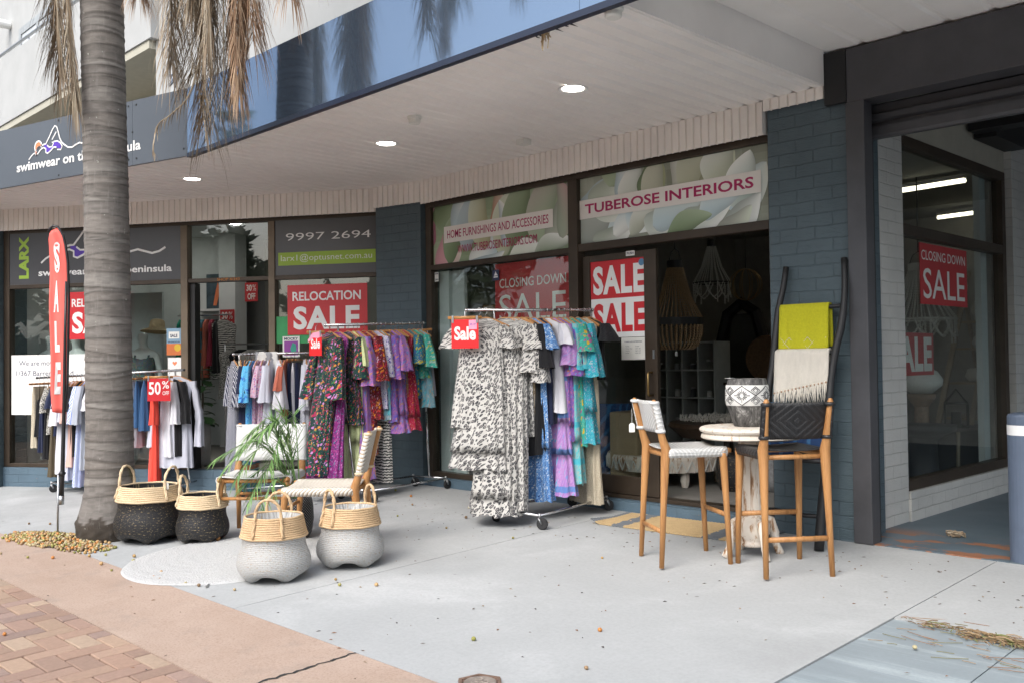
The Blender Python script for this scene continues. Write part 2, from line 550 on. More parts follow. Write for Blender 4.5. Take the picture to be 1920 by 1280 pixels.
def stripeweave():
    t = NT('cream strap weave')
    sx = t.n('ShaderNodeSeparateXYZ'); t.l(t.co('UV'), sx.inputs[0])
    d = t.math('ADD', t.math('ABSOLUTE', sx.outputs[0]), t.math('MULTIPLY', sx.outputs[1], 1.0))
    s_ = t.math('MULTIPLY', t.math('ADD', t.math('SINE', t.math('MULTIPLY', d, 6.283 / 0.030)), 1.0), 0.5)
    t.base(t.ramp(s_, [(0.10, (0.34, 0.24, 0.14)), (0.22, (0.66, 0.63, 0.57))])); t.set(Roughness=0.6)
    t.bump(s_, 0.5, 0.005)
    return t.m
M['stripe_weave'] = stripeweave()
def basket(name, c, fleck, thr, c2):
    t = NT(name)
    v = t.mp('UV', (1, 1, 1))
    br = t.n('ShaderNodeTexBrick', Scale=1.0, Mortar__Size=0.003, Mortar__Smooth=0.7, Brick__Width=0.034, Row__Height=0.0135)
    br.inputs['Color1'].default_value = (1, 1, 1, 1); br.inputs['Color2'].default_value = (0.45, 0.45, 0.45, 1); br.inputs['Mortar'].default_value = (0, 0, 0, 1)
    t.l(v, br.inputs[0])
    n = t.noise(t.mp('UV', (42, 80, 1)), 1.0, 4, 0.72)
    n2 = t.noise(t.mp('UV', (5, 5, 1)), 1.0, 3)
    b = t.ramp(n2, [(0.3, c2), (0.7, c)])
    b = t.mix(t.ramp(n, [(thr, 0.0), (thr + 0.06, 1.0)]), b, fleck)
    b = t.mix(t.math('MULTIPLY', br.outputs['Fac'], 0.22), b, tuple(x * 0.45 for x in c))
    t.base(b); t.set(Roughness=0.5)
    t.bump(t.mix(0.3, br.outputs['Color'], n), 1.0, 0.012)
    return t.m
M['basket_black'] = basket('black bamboo weave', (0.016, 0.016, 0.018), (0.36, 0.27, 0.14), 0.575, (0.010, 0.010, 0.012))
M['basket_white'] = basket('whitewashed bamboo weave', (0.56, 0.555, 0.54), (0.42, 0.31, 0.19), 0.575, (0.53, 0.525, 0.51))
def rope(name, c, c2):
    t = NT(name)
    n = t.noise(t.mp('Object', (1, 1, 1)), 140, 3, 0.7)
    n2 = t.noise(t.mp('Object'), 18, 3)
    t.base(t.mix(n2, t.ramp(n, [(0.35, c2), (0.65, c)]), tuple(min(1, x * 1.1) for x in c)))
    t.set(Roughness=0.8); t.bump(n, 0.5, 0.004)
    return t.m
M['rope'] = rope('seagrass rope', (0.62, 0.44, 0.26), (0.36, 0.23, 0.115))
M['rope_pale'] = rope('pale seagrass rope', (0.68, 0.54, 0.36), (0.44, 0.31, 0.17))
M['rug_white'] = (lambda t: (
    t.base(t.mix(t.ramp(t.noise(t.co(), 70, 3), [(0.35, 0.3), (0.6, 0.0)]), (0.50, 0.50, 0.495), (0.38, 0.37, 0.35))),
    t.set(Roughness=0.95), t.bump(t.noise(t.co(), 80, 3), 0.8, 0.01), t.m)[-1])(NT('white cotton braid'))
def trunkmat():
    t = NT('palm trunk')
    a = t.n('ShaderNodeVertexColor', _layer_name='Col')
    n = t.noise(t.mp('Object', (6, 6, 34)), 1.0, 7, 0.72, 0.8)
    n2 = t.noise(t.mp('Object', (30, 30, 5)), 1.0, 5, 0.7)
    v = t.noise(t.mp('Object'), 26, 3)
    c = t.mix(t.ramp(n, [(0.35, 0.32), (0.6, 0.0)]), a.outputs[0], (0.035, 0.03, 0.026))
    c = t.mix(t.ramp(n2, [(0.55, 0.0), (0.75, 0.28)]), c, (0.36, 0.34, 0.32))
    c = t.mix(t.ramp(v, [(0.70, 0.0), (0.73, 0.7)]), c, (0.42, 0.43, 0.38))
    t.base(c); t.set(Roughness=0.92)
    t.bump(t.mix(0.5, n, n2), 0.5, 0.008)
    return t.m
M['palm_trunk'] = trunkmat()
M['dead_leaf'] = colattr('dry palm leaf', 0.85)
M['leaf'] = colattr('leaf', 0.5)
M['berry'] = colattr('palm fruit', 0.5)
M['bead'] = plain('timber beads', (0.36, 0.24, 0.13), 0.6, var=0.2, vscale=40)
M['bead_white'] = plain('white beads', (0.62, 0.62, 0.58), 0.6, var=0.1, vscale=40)
M['bead_dark'] = plain('black beads', (0.02, 0.02, 0.02), 0.5)
M['mannequin'] = plain('glossy white mannequin', (0.62, 0.66, 0.64), 0.3, var=0.03)
M['straw'] = plain('straw', (0.55, 0.42, 0.25), 0.8, var=0.2, vscale=50, bump=0.3)
M['lamp'] = emis('lamp lens', (1.0, 0.95, 0.86), 7.0)
M['spotlamp'] = emis('bright spot lens', (1.0, 0.96, 0.9), 45.0)  # strong glow for the unseen spots added inside the swimwear shop
M['tubelamp'] = emis('fluorescent tube', (1.0, 0.9, 0.68), 2.6)
M['tag'] = plain('card tag', (0.75, 0.75, 0.72), 0.6)
M['pinkcard'] = plain('pink card', (0.85, 0.35, 0.50), 0.6)
M['saletag'] = plain('bright red card', (0.80, 0.018, 0.022), 0.4, var=0.03)
M['bollard'] = plain('blue grey bollard paint', (0.10, 0.13, 0.185), 0.4, var=0.08)
M['rusty'] = plain('rusty iron', (0.17, 0.105, 0.075), 0.8, var=0.4, vscale=20, bump=0.5)
M['chartreuse'] = plain('chartreuse wool', (0.48, 0.46, 0.015), 0.95, var=0.1, vscale=70, bump=0.5, bscale=220)
M['creamwool'] = plain('cream cotton throw', (0.62, 0.58, 0.51), 0.95, var=0.06, vscale=40, bump=0.5, bscale=160, stretch=(1, 1, 0.25))
def whitewash(name='whitewashed timber', lo=0.42):
    t = NT(name)
    n = t.noise(t.mp('Object', (26, 26, 3)), 1.0, 6, 0.7, 0.5)
    n2 = t.noise(t.mp('Object'), 3, 3)
    f = t.math('ADD', n, t.math('MULTIPLY', t.math('SUBTRACT', n2, 0.5), 0.35))
    t.base(t.ramp(f, [(lo - 0.05, (0.20, 0.105, 0.05)), (lo, (0.42, 0.27, 0.16)), (lo + 0.08, (0.70, 0.64, 0.56))]))
    t.set(Roughness=0.75); t.bump(n, 0.5, 0.005)
    return t.m
M['whitewash'] = whitewash()
M['whitewash_top'] = whitewash('worn whitewashed top', 0.34)
def potglaze():
    t = NT('distressed black glaze')
    n = t.noise(t.mp('Object', (22, 22, 6)), 1.0, 6, 0.75, 0.6)
    t.base(t.ramp(n, [(0.38, (0.02, 0.02, 0.02)), (0.55, (0.12, 0.115, 0.11)), (0.72, (0.50, 0.49, 0.47))]))
    t.set(Roughness=0.7); t.bump(n, 0.3, 0.004)
    return t.m
M['pot'] = potglaze()
M['potwhite'] = plain('white carved band', (0.72, 0.71, 0.68), 0.7, var=0.06, vscale=20)

# ---- fabric prints (UV in metres on the cloth)
def fabric_finish(t, col, rough=0.85, fold=0.55):
    n = t.noise(t.mp('UV', (38, 5, 1)), 1.0, 3, 0.5, 0.3)
    t.base(col)
    t.set(Roughness=rough, Sheen__Weight=0.15)
    t.p.inputs['Specular IOR Level'].default_value = 0.2
    t.bump(n, fold, 0.012)
    return t.m
def f_plain(name, c, rough=0.85):
    t = NT(name)
    n = t.noise(t.mp('UV', (9, 4, 1)), 1.0, 3)
    return fabric_finish(t, t.ramp(n, [(0.3, tuple(x * 0.92 for x in c)), (0.7, c)]), rough)
def f_leopard(name, bg, spot, ring, sc_=30):
    t = NT(name)
    w_ = t.noise(t.mp('UV', (30, 30, 1)), 1.0, 2)
    v = t.n('ShaderNodeVectorMath', _operation='ADD')
    s2 = t.n('ShaderNodeVectorMath', _operation='SCALE'); s2.inputs['Scale'].default_value = 0.5
    t.l(w_, s2.inputs[0]); t.l(t.mp('UV', (sc_ * 1.15, sc_ * 0.8, 1)), v.inputs[0]); t.l(s2.outputs[0], v.inputs[1])
    d = t.vor(v.outputs[0], 1.0, 0.75)
    br = t.noise(t.mp('UV', (sc_ * 1.9, sc_ * 1.9, 1)), 1.0, 2)
    dd = t.math('ADD', d, t.math('MULTIPLY', t.math('SUBTRACT', br, 0.5), 0.35))
    return fabric_finish(t, t.ramp(dd, [(0.0, spot), (0.22, spot), (0.28, ring), (0.43, ring), (0.47, bg)]))
def f_floral(name, bg, cols, sc_=26, size=0.42, dark=None, sc2=None):
    t = NT(name)
    nz = t.noise(t.mp('UV', (45, 45, 1)), 1.0, 2)
    def layer(scale, rad, off):
        vm = t.mp('UV', (scale, scale, 1), (off, off * 0.7, 0))
        v = t.n('ShaderNodeTexVoronoi', Scale=1.0, Randomness=1.0)
        t.l(vm, v.inputs['Vector'])
        sep = t.n('ShaderNodeSeparateColor'); t.l(v.outputs['Color'], sep.inputs[0])
        k = len(cols)
        c = t.ramp(sep.outputs[0], [(i / k, cols[i]) for i in range(k)], True)
        d = t.math('ADD', v.outputs['Distance'], t.math('MULTIPLY', t.math('SUBTRACT', nz, 0.5), 0.5))
        m = t.ramp(d, [(rad - 0.04, 1.0), (rad + 0.02, 0.0)])
        return c, m
    c1, m1 = layer(sc_ * 2.1, 0.30, 3.3)
    c2, m2 = layer(sc_, size, 0.0)
    b = t.mix(m1, bg, c1)
    b = t.mix(m2, b, c2)
    return fabric_finish(t, b)
def f_swirl(name, cols, sc_=(16, 9), band=None):
    t = NT(name)
    n = t.noise(t.mp('UV', (sc_[0], sc_[1], 1)), 1.6, 5, 0.6, 1.6)
    k = len(cols)
    c = t.ramp(n, [(0.25 + 0.5 * i / max(1, k - 1), cols[i]) for i in range(k)], True)
    v = t.vor(t.mp('UV', (90, 90, 1)), 1.0, 1.0)
    c = t.mix(t.ramp(v, [(0.2, 0.55), (0.3, 0.0)]), c, cols[-1])
    if band:
        sx = t.n('ShaderNodeSeparateXYZ'); t.l(t.co('UV'), sx.inputs[0])
        s_ = t.math('SINE', t.math('MULTIPLY', sx.outputs[1], 6.283 / 0.32))
        c = t.mix(t.ramp(s_, [(0.86, 0.0), (0.9, 0.8)]), c, band)
    return fabric_finish(t, c)
def f_dots(name, bg, dot, sc_=60, rad=0.3):
    t = NT(name)
    d = t.vor(t.mp('UV', (sc_, sc_, 1), rot=(0, 0, 0.78)), 1.0, 0.0)
    return fabric_finish(t, t.ramp(d, [(rad - 0.04, dot), (rad + 0.04, bg)]))
def f_stripe(name, a, b, period=0.022, horiz=False, duty=0.5, wob=0.0):
    t = NT(name)
    sx = t.n('ShaderNodeSeparateXYZ'); t.l(t.co('UV'), sx.inputs[0])
    q = sx.outputs[1 if horiz else 0]
    if wob:
        q = t.math('ADD', q, t.math('MULTIPLY', t.noise(t.mp('UV', (14, 14, 1)), 1.0, 2), wob))
    s_ = t.math('SINE', t.math('MULTIPLY', q, 6.283 / period))
    return fabric_finish(t, t.ramp(t.math('MULTIPLY', t.math('ADD', s_, 1.0), 0.5), [(duty - 0.06, a), (duty + 0.06, b)]))
def f_lace(name, c, c2):
    t = NT(name)
    v = t.vor(t.mp('UV', (70, 70, 1)), 1.0, 0.8, 'DISTANCE_TO_EDGE')
    return fabric_finish(t, t.ramp(v, [(0.05, c), (0.2, c2)]))
W_ = (0.66, 0.655, 0.70)
F = {
 'leopard': f_leopard('leopard print cotton', (0.52, 0.505, 0.475), (0.24, 0.225, 0.215), (0.055, 0.055, 0.062), 36),
 'leopard_tan': f_leopard('tan leopard print', (0.62, 0.55, 0.42), (0.30, 0.17, 0.06), (0.03, 0.025, 0.02), 45),
 'black': f_plain('black cloth', (0.012, 0.012, 0.014)),
 'navy': f_plain('navy cloth', (0.016, 0.022, 0.055)),
 'white': f_plain('white cloth', W_),
 'whitegrey': f_plain('cool white cloth', (0.54, 0.55, 0.63)),
 'tan': f_lace('tan knit', (0.50, 0.36, 0.20), (0.42, 0.29, 0.15)),
 'bluefloral': f_floral('blue floral', (0.09, 0.22, 0.48), [(0.60, 0.66, 0.72), (0.22, 0.40, 0.66), (0.02, 0.06, 0.22), (0.5, 0.6, 0.7)], 46, 0.36),
 'lilac': f_swirl('lilac and blue border print', [(0.16, 0.30, 0.58), (0.38, 0.20, 0.50), (0.48, 0.28, 0.55), (0.12, 0.42, 0.60), (0.34, 0.14, 0.40)], (14, 5), (0.06, 0.22, 0.50)),
 'purple': f_floral('purple floral', (0.22, 0.10, 0.36), [(0.46, 0.16, 0.36), (0.12, 0.10, 0.44), (0.50, 0.22, 0.16), (0.16, 0.24, 0.5)], 30, 0.42),
 'tealpaisley': f_swirl('teal paisley', [(0.05, 0.32, 0.42), (0.10, 0.48, 0.52), (0.32, 0.42, 0.40), (0.08, 0.30, 0.50), (0.40, 0.28, 0.20)], (22, 12), (0.03, 0.40, 0.50)),
 'greenyellow': f_floral('green and mustard floral', (0.04, 0.33, 0.26), [(0.52, 0.36, 0.03), (0.07, 0.40, 0.34), (0.32, 0.10, 0.25), (0.05, 0.28, 0.24)], 24, 0.42),
 'turquoise': f_floral('turquoise floral', (0.03, 0.32, 0.40), [(0.10, 0.46, 0.52), (0.30, 0.24, 0.44), (0.02, 0.22, 0.34), (0.42, 0.46, 0.46)], 44, 0.36),
 'beigelace': f_lace('beige lace', (0.56, 0.50, 0.39), (0.42, 0.36, 0.26)),
 'darkfloral': f_floral('dark green multi floral', (0.012, 0.045, 0.042), [(0.40, 0.03, 0.08), (0.58, 0.25, 0.05), (0.52, 0.25, 0.55), (0.05, 0.18, 0.08), (0.42, 0.02, 0.10)], 26, 0.38),
 'magfloral': f_floral('magenta multi floral', (0.22, 0.02, 0.17), [(0.10, 0.24, 0.30), (0.50, 0.20, 0.45), (0.03, 0.05, 0.14), (0.42, 0.07, 0.25)], 40, 0.38),
 'limelace': f_lace('pale lime lace', (0.60, 0.66, 0.36), (0.48, 0.54, 0.26)),
 'paisleypurple': f_floral('violet and orange paisley', (0.33, 0.16, 0.44), [(0.50, 0.24, 0.17), (0.16, 0.22, 0.50), (0.52, 0.18, 0.36), (0.24, 0.10, 0.40)], 28, 0.46),
 'redfloral': f_floral('red and black floral', (0.12, 0.012, 0.018), [(0.50, 0.035, 0.035), (0.60, 0.22, 0.02), (0.30, 0.01, 0.05), (0.40, 0.25, 0.35)], 32, 0.42),
 'whiteblue': f_floral('white and violet sprig', (0.62, 0.60, 0.70), [(0.14, 0.08, 0.38), (0.30, 0.32, 0.62), (0.50, 0.42, 0.66), (0.06, 0.06, 0.26)], 52, 0.40),
 'aqua': f_floral('aqua paisley', (0.22, 0.42, 0.50), [(0.14, 0.52, 0.60), (0.42, 0.48, 0.52), (0.06, 0.38, 0.48), (0.4, 0.38, 0.3)], 18, 0.44),
 'crimson': f_floral('crimson sprig', (0.34, 0.012, 0.045), [(0.60, 0.28, 0.36), (0.46, 0.05, 0.05), (0.30, 0.01, 0.06), (0.62, 0.26, 0.05)], 36, 0.32),
 'mustard': f_floral('mustard paisley', (0.33, 0.18, 0.07), [(0.45, 0.27, 0.08), (0.26, 0.14, 0.16), (0.40, 0.30, 0.18), (0.2, 0.2, 0.3)], 40, 0.40),
 'tealyellow': f_floral('teal and yellow print', (0.02, 0.13, 0.22), [(0.42, 0.36, 0.03), (0.03, 0.30, 0.26), (0.04, 0.10, 0.30), (0.3, 0.3, 0.06)], 26, 0.42),
 'mint': f_floral('mint print', (0.05, 0.38, 0.30), [(0.42, 0.45, 0.10), (0.16, 0.48, 0.40), (0.04, 0.30, 0.28), (0.35, 0.45, 0.4)], 28, 0.38),
 'polka': f_dots('navy polka dot', (0.012, 0.018, 0.05), (0.70, 0.70, 0.74), 52, 0.30),
 'rustdots': f_dots('rust polka dot', (0.33, 0.105, 0.045), (0.55, 0.36, 0.24), 95, 0.24),
 'rust': f_plain('rust cloth', (0.45, 0.13, 0.085)),
 'orangeborder': f_swirl('teal skirt with rust border', [(0.03, 0.14, 0.20), (0.05, 0.20, 0.25), (0.28, 0.12, 0.06), (0.03, 0.10, 0.22)], (18, 6), (0.40, 0.12, 0.03)),
 'blueprint': f_swirl('bright blue print', [(0.02, 0.12, 0.50), (0.10, 0.42, 0.70), (0.04, 0.2, 0.6), (0.55, 0.62, 0.72)], (6, 5)),
 'pinkfloral': f_floral('dusky pink floral', (0.48, 0.36, 0.46), [(0.35, 0.05, 0.16), (0.22, 0.12, 0.34), (0.60, 0.30, 0.34), (0.45, 0.16, 0.3)], 36, 0.40),
 'olive': f_plain('olive cloth', (0.19, 0.175, 0.115)),
 'brownolive': f_plain('brown olive cloth', (0.095, 0.075, 0.045)),
 'greyblue': f_floral('grey blue batik', (0.36, 0.42, 0.44), [(0.24, 0.32, 0.36), (0.46, 0.50, 0.50), (0.30, 0.36, 0.36), (0.4, 0.45, 0.48)], 26, 0.45),
 'stone': f_plain('stone linen', (0.46, 0.44, 0.41)),
 'palepink': f_plain('pale pink cloth', (0.62, 0.48, 0.53)),
 'blush': f_plain('blush cloth', (0.64, 0.42, 0.36)),
 'bluestripe': f_stripe('blue and white stripe', (0.18, 0.27, 0.62), (0.70, 0.72, 0.82), 0.024),
 'greychambray': f_plain('grey chambray', (0.40, 0.43, 0.50)),
 'green': f_plain('emerald cloth', (0.0, 0.26, 0.17)),
 'red': f_plain('red cloth', (0.62, 0.03, 0.03)),
 'coral': f_plain('coral cloth', (0.75, 0.075, 0.05)),
 'denim': f_plain('denim blue cloth', (0.03, 0.085, 0.19)),
 'zebra': f_stripe('zebra print', (0.04, 0.04, 0.04), (0.6, 0.58, 0.54), 0.03, True, 0.5, 0.05),
 'bwlace': f_leopard('black and white lace', (0.5, 0.48, 0.44), (0.03, 0.03, 0.03), (0.02, 0.02, 0.02), 60),
 'shawl': f_stripe('grey and white tie dye', (0.28, 0.29, 0.31), (0.66, 0.66, 0.64), 0.16, False, 0.5, 0.2),
 'indigo': f_stripe('indigo shibori', (0.012, 0.035, 0.10), (0.03, 0.10, 0.22), 0.11, False, 0.8, 0.02),
 'multitank': f_floral('speckled swim fabric', (0.08, 0.12, 0.12), [(0.30, 0.08, 0.14), (0.08, 0.22, 0.22), (0.25, 0.25, 0.1), (0.12, 0.12, 0.3)], 70, 0.42),
 'bikini': f_floral('yellow and navy bikini print', (0.05, 0.04, 0.14), [(0.52, 0.33, 0.03), (0.08, 0.06, 0.2), (0.5, 0.3, 0.05), (0.05, 0.05, 0.15)], 26, 0.44),
 'wine': f_plain('wine red swim fabric', (0.30, 0.03, 0.06)),
}
# ---------------------------------------------------------------- ground
def sheet(name, x0, x1, y0, y1, dz, mat, step=0.4, zf=None):
    mb = MB()
    nx = max(1, int((x1 - x0) / step)); ny = max(1, int((y1 - y0) / step))
    vs_ = []
    for j in range(ny + 1):
        for i in range(nx + 1):
            x = lerp(x0, x1, i / nx); y = lerp(y0, y1, j / ny)
            vs_.append((x, y, (zf or gz)(x, y) + dz))
    fs = [(j*(nx+1)+i, j*(nx+1)+i+1, (j+1)*(nx+1)+i+1, (j+1)*(nx+1)+i) for j in range(ny) for i in range(nx)]
    ring = [(i, 0) for i in range(nx + 1)] + [(nx, j) for j in range(1, ny + 1)] + [(i, ny) for i in range(nx - 1, -1, -1)] + [(0, j) for j in range(ny - 1, 0, -1)]
    top = [j*(nx+1)+i for i, j in ring]; nb = len(vs_)
    vs_ += [(vs_[k][0], vs_[k][1], vs_[k][2] - .03) for k in top]; m = len(top)
    fs += [(top[k], nb + k, nb + (k + 1) % m, top[(k + 1) % m]) for k in range(m)]
    mb.add(vs_, fs)
    o = mb.build(name, mat)
    return tag(o, kind='structure')

g_ = MB()
_xs = [-160, -60, -24, -13.3, -10.6, -8.2, 12, 60, 160]; _ys = [-160, -40, -8, 0, 3, 6.64, 20, 90]
g_.add([(x, y, gz(x, y) - 0.05) for y in _ys for x in _xs],
       [(j*9+i, j*9+i+1, (j+1)*9+i+1, (j+1)*9+i) for j in range(7) for i in range(8)])
tag(g_.build('ground', M['asphalt']), kind='structure')
sheet('pavement', -24, -5.3435, 2.84, 7.0, 0.0, M['concrete'])
sheet('pavement', -5.337, -2.224, 2.84, 7.0, 0.0, M['concrete'])
sheet('pavement', -2.217, 9, 5.051, 6.63, 0.0, M['concrete'])
sheet('side_path', -2.218, -1.583, 0.4, 5.046, -0.007, M['timberslab'])
sheet('side_path', -1.576, 9, 0.4, 5.046, -0.007, M['timberslab'])
sheet('footpath_strip', -24, -2.228, 2.146, 2.837, 0.0, M['pink'], 0.2)
sheet('passage_floor', -3.3, 9, 6.634, 16, 0.006, M['recessfloor'], 0.5, lambda x, y: 0.0)
pv = MB(); r_ = rnd(5)
U_ = 0.126
cols = [(0.38, 0.25, 0.185), (0.395, 0.265, 0.195), (0.365, 0.24, 0.185), (0.41, 0.285, 0.205), (0.35, 0.24, 0.195), (0.435, 0.32, 0.235), (0.335, 0.235, 0.195), (0.385, 0.25, 0.185), (0.375, 0.25, 0.19)]
def paver(x0, x1, y0, y1):
    g = 0.0042
    x0 += g; x1 -= g; y0 += g; y1 -= g
    y1 = min(y1, 2.141)
    if y1 - y0 < 0.02 or x1 > -1.5: return
    b = 0.004; dz = r_.uniform(-.0025, .0015)
    c = r_.choice(cols); k = r_.uniform(.88, 1.12); pv.c = tuple(min(1, q * k) for q in c)
    P = lambda x, y, d: (x, y, gz(x, y) + d + dz)
    v = [P(x0,y0,-.03),P(x1,y0,-.03),P(x1,y1,-.03),P(x0,y1,-.03),P(x0,y0,-b),P(x1,y0,-b),P(x1,y1,-b),P(x0,y1,-b),
         P(x0+b,y0+b,0),P(x1-b,y0+b,0),P(x1-b,y1-b,0),P(x0+b,y1-b,0)]
    pv.add(v, [(0,1,5,4),(1,2,6,5),(2,3,7,6),(3,0,4,7),(4,5,9,8),(5,6,10,9),(6,7,11,10),(7,4,8,11),(8,9,10,11)])
for j in range(-8, 16):
    for i in range(-8, 62):
        m_ = (i - j) % 4
        x = -9.2 + i * U_; y = 0.28 + j * U_
        if m_ == 0: paver(x, x + 2*U_, y, y + U_)
        elif m_ == 3: paver(x, x + U_, y, y + 2*U_)
tag(pv.build('brick_paving', M['paver']), kind='structure')
sheet('footpath', -40, 20, -6.0, -0.705, -0.002, plain('clay paving', (.36, .25, .19), .9, var=.15, vscale=9), 1.0)
sheet('paving_bed', -9.6, -1.5, -0.7, 2.148, -0.014, M['soil'], 0.3)
ck = MB(); r_ = rnd(3)
pts = [(-4.055 + r_.uniform(-.012, .012), 2.155 + k * 0.68 / 22) for k in range(23)]
for (a, b) in zip(pts[:-1], pts[1:]):
    wd = r_.uniform(.004, .011)
    ck.add([(a[0]-wd, a[1], gz(*a)+.003), (a[0]+wd, a[1], gz(*a)+.003), (b[0]+wd, b[1], gz(*b)+.003), (b[0]-wd, b[1], gz(*b)+.003)], [(0, 1, 2, 3)])
tag(ck.build('footpath_crack', M['crack']), kind='structure')

# ---------------------------------------------------------------- homewares shop (right)
def wpart(mb, name, mat, parent, **kw):
    """part whose vertices are given in world coordinates"""
    return mb.build(name, mat, parent, loc=-Vector(parent.location), **kw)
shop = thing('homewares_shop', 'homewares shop with blue painted brick pillars, bronze window frames and an open sliding door', 'shop', (-6.0, 6.72, 0))
ZC = 3.38
mb = MB(); mb.box(-8.22, -3.86, 6.665, 7.2, -0.06, 0.10); wpart(mb, 'step', M['step'], shop)
mb = MB(); mb.box(-3.845, -3.19, 6.64, 7.15, -0.05, 3.36); wpart(mb, 'brick_pillar', M['bluebrick'], shop)
mb = MB(); mb.prism([(-8.195, 6.655), (-8.17, 7.1), (-8.85, 7.0), (-8.875, 6.545)], -0.2, 3.36, 'xy'); wpart(mb, 'brick_pillar', M['bluebrick'], shop)
mb = MB()
Y0, Y1 = 6.70, 6.80
mb.box(-8.165, -8.075, Y0, Y1, 0.10, 3.07)
mb.box(-8.165, -3.85, Y0, Y1, 3.07, 3.15)
mb.box(-6.015, -5.90, Y0 - .012, Y1, 0.10, 3.069)
mb.box(-8.074, -6.016, Y0, Y1, 2.372, 2.428)
mb.box(-5.899, -3.886, Y0, Y1, 2.375, 2.448)
mb.box(-8.074, -6.016, Y0, Y1, 0.10, 0.155)
mb.box(-3.885, -3.85, Y0, Y1, 0.10, 3.069)
mb.box(-5.899, -3.886, Y0 + .02, Y1 + .06, 0.10, 0.135)
wpart(mb, 'window_frame', M['frame'], shop, bevel=.004)
mb = MB(); mb.box(-8.074, -6.016, 6.745, 6.751, 0.156, 2.371); wpart(mb, 'window_pane', M['glass'], shop)
door = MB()
door.box(-5.885, -5.80, 6.745, 6.79, 0.14, 2.33); door.box(-5.165, -5.03, 6.745, 6.79, 0.14, 2.33)
door.box(-5.799, -5.166, 6.747, 6.788, 0.14, 0.30); door.box(-5.799, -5.166, 6.747, 6.788, 2.27, 2.33)
door = wpart(door, 'sliding_door', M['frame'], shop, bevel=.003)
mb = MB(); mb.box(-5.799, -5.166, 6.764, 6.77, 0.301, 2.269); mb.build('door_pane', M['glass'], door)
mb = MB()
mb.tube([(-5.085, 6.745, 1.24), (-5.085, 6.69, 1.24), (-5.085, 6.68, 1.225), (-5.085, 6.68, 1.055), (-5.085, 6.69, 1.04), (-5.085, 6.745, 1.04)], 0.011, 8)
mb.build('handle', plain('brass', (0.25, 0.17, 0.07), 0.35, 0.9), door, smooth=True)
mb = MB(); mb.box(-5.075, -5.055, 6.738, 6.744, 1.36, 1.44); mb.build('lock_plate', M['zinc'], door)

def corrugated(mb, x0, x1, y, z0, z1, pitch=0.075, slant=0.0, seed=1):
    """upright sheet of flat ribs with narrow grooves, faces -y"""
    n = int(round((x1 - x0) / pitch)); p = (x1 - x0) / n; g = 0.010; dp = 0.016
    for k in range(n):
        a = x0 + k * p; b = a + p
        pr = [(a, y + dp), (a + g * .4, y + dp), (a + g, y), (b - g, y), (b - g * .4, y + dp), (b, y + dp)]
        for i in range(5):
            (xa, ya), (xb, yb) = pr[i], pr[i + 1]
            mb.add([(xa, ya, z0), (xb, yb, z0), (xb, yb, z1), (xa, ya, z1)], [(0, 1, 2, 3)])
        # return edge of the sheet underneath
        mb.add([(q[0], q[1], z0) for q in pr] + [(q[0], q[1] + .004, z0) for q in reversed(pr)], [tuple(range(12))])
mb = MB(); corrugated(mb, -8.19, -3.872, 6.645, 3.115, ZC)
corrugated(mb, -3.868, -3.345, 6.60, 3.285, ZC); mb.box(-3.871, -3.8685, 6.60, 6.75, 3.115, ZC)
wpart(mb, 'corrugated_skirt', M['skirt'], shop)
mb = MB()   # skirt over the corner pillar, turned fifteen degrees
corrugated(mb, -.70, 0, 0, 3.14, ZC)
mb.v = [(-8.19 + x * math.cos(.2) + y * -math.sin(.2), 6.64 + x * math.sin(.2) + y * math.cos(.2), z) for x, y, z in mb.v]
wpart(mb, 'corrugated_skirt', M['skirt'], shop)
# side wall facing the passage
mb = MB()
mb.box(-3.40, -3.25, 7.151, 7.73, 0, 3.66); mb.box(-3.40, -3.23, 7.731, 10.13, 0, 0.245); mb.box(-3.40, -3.20, 10.23, 10.75, 0, 3.66)
mb.box(-3.40, -3.25, 6.90, 7.15, 0, 3.66)
wpart(mb, 'side_wall', M['greybrick'], shop)
mb = MB(); mb.box(-3.40, -3.27, 7.731, 10.229, 3.19, 3.66); wpart(mb, 'side_wall_panel', M['beige_wall'], shop)
mb = MB()
mb.box(-3.36, -3.262, 7.731, 10.225, 3.10, 3.19); mb.box(-3.36, -3.262, 10.13, 10.225, 0.245, 3.099)
mb.box(-3.36, -3.262, 7.731, 10.129, 2.36, 2.45); mb.box(-3.36, -3.262, 7.731, 10.129, 0.245, 0.33); mb.box(-3.36, -3.262, 7.731, 7.76, .331, 2.359); mb.box(-3.36, -3.262, 7.731, 7.76, 2.451, 3.099)
wpart(mb, 'side_window_frame', M['frame'], shop, bevel=.004)
mb = MB(); mb.box(-3.318, -3.312, 7.761, 10.129, 0.331, 2.359); wpart(mb, 'side_window_pane', M['glass'], shop)
mb = MB(); mb.box(-3.318, -3.312, 7.761, 10.129, 2.451, 3.099); wpart(mb, 'side_window_pane', M['glass'], shop)
# inside
mb = MB(); mb.box(-8.6, -3.41, 7.21, 13.6, 0.0, 0.118); mb.box(-8.6, -3.86, 6.81, 7.209, 0.101, 0.118); wpart(mb, 'floor', M['shopfloor'], shop)
mb = MB(); mb.box(-8.6, -3.41, 13.5, 13.6, 0.12, 3.3); mb.box(-8.6, -8.45, 7.12, 13.5, 0.12, 3.3); mb.box(-3.50, -3.405, 10.2, 13.5, .12, 3.3)
wpart(mb, 'inner_wall', M['interior_dark'], shop)
mb = MB(); mb.box(-8.6, -3.405, 6.81, 13.6, 3.30, 3.36); wpart(mb, 'ceiling', M['interior_dim'], shop)
mb = MB(); mb.box(-8.062, -7.90, 6.81, 6.88, 0.12, 2.36); mb.box(-7.90, -7.70, 6.86, 6.90, 0.12, 2.36); mb.box(-3.48, -3.42, 9.96, 10.12, .12, 3.29)
wpart(mb, 'inner_jamb', M['lightstone'], shop)

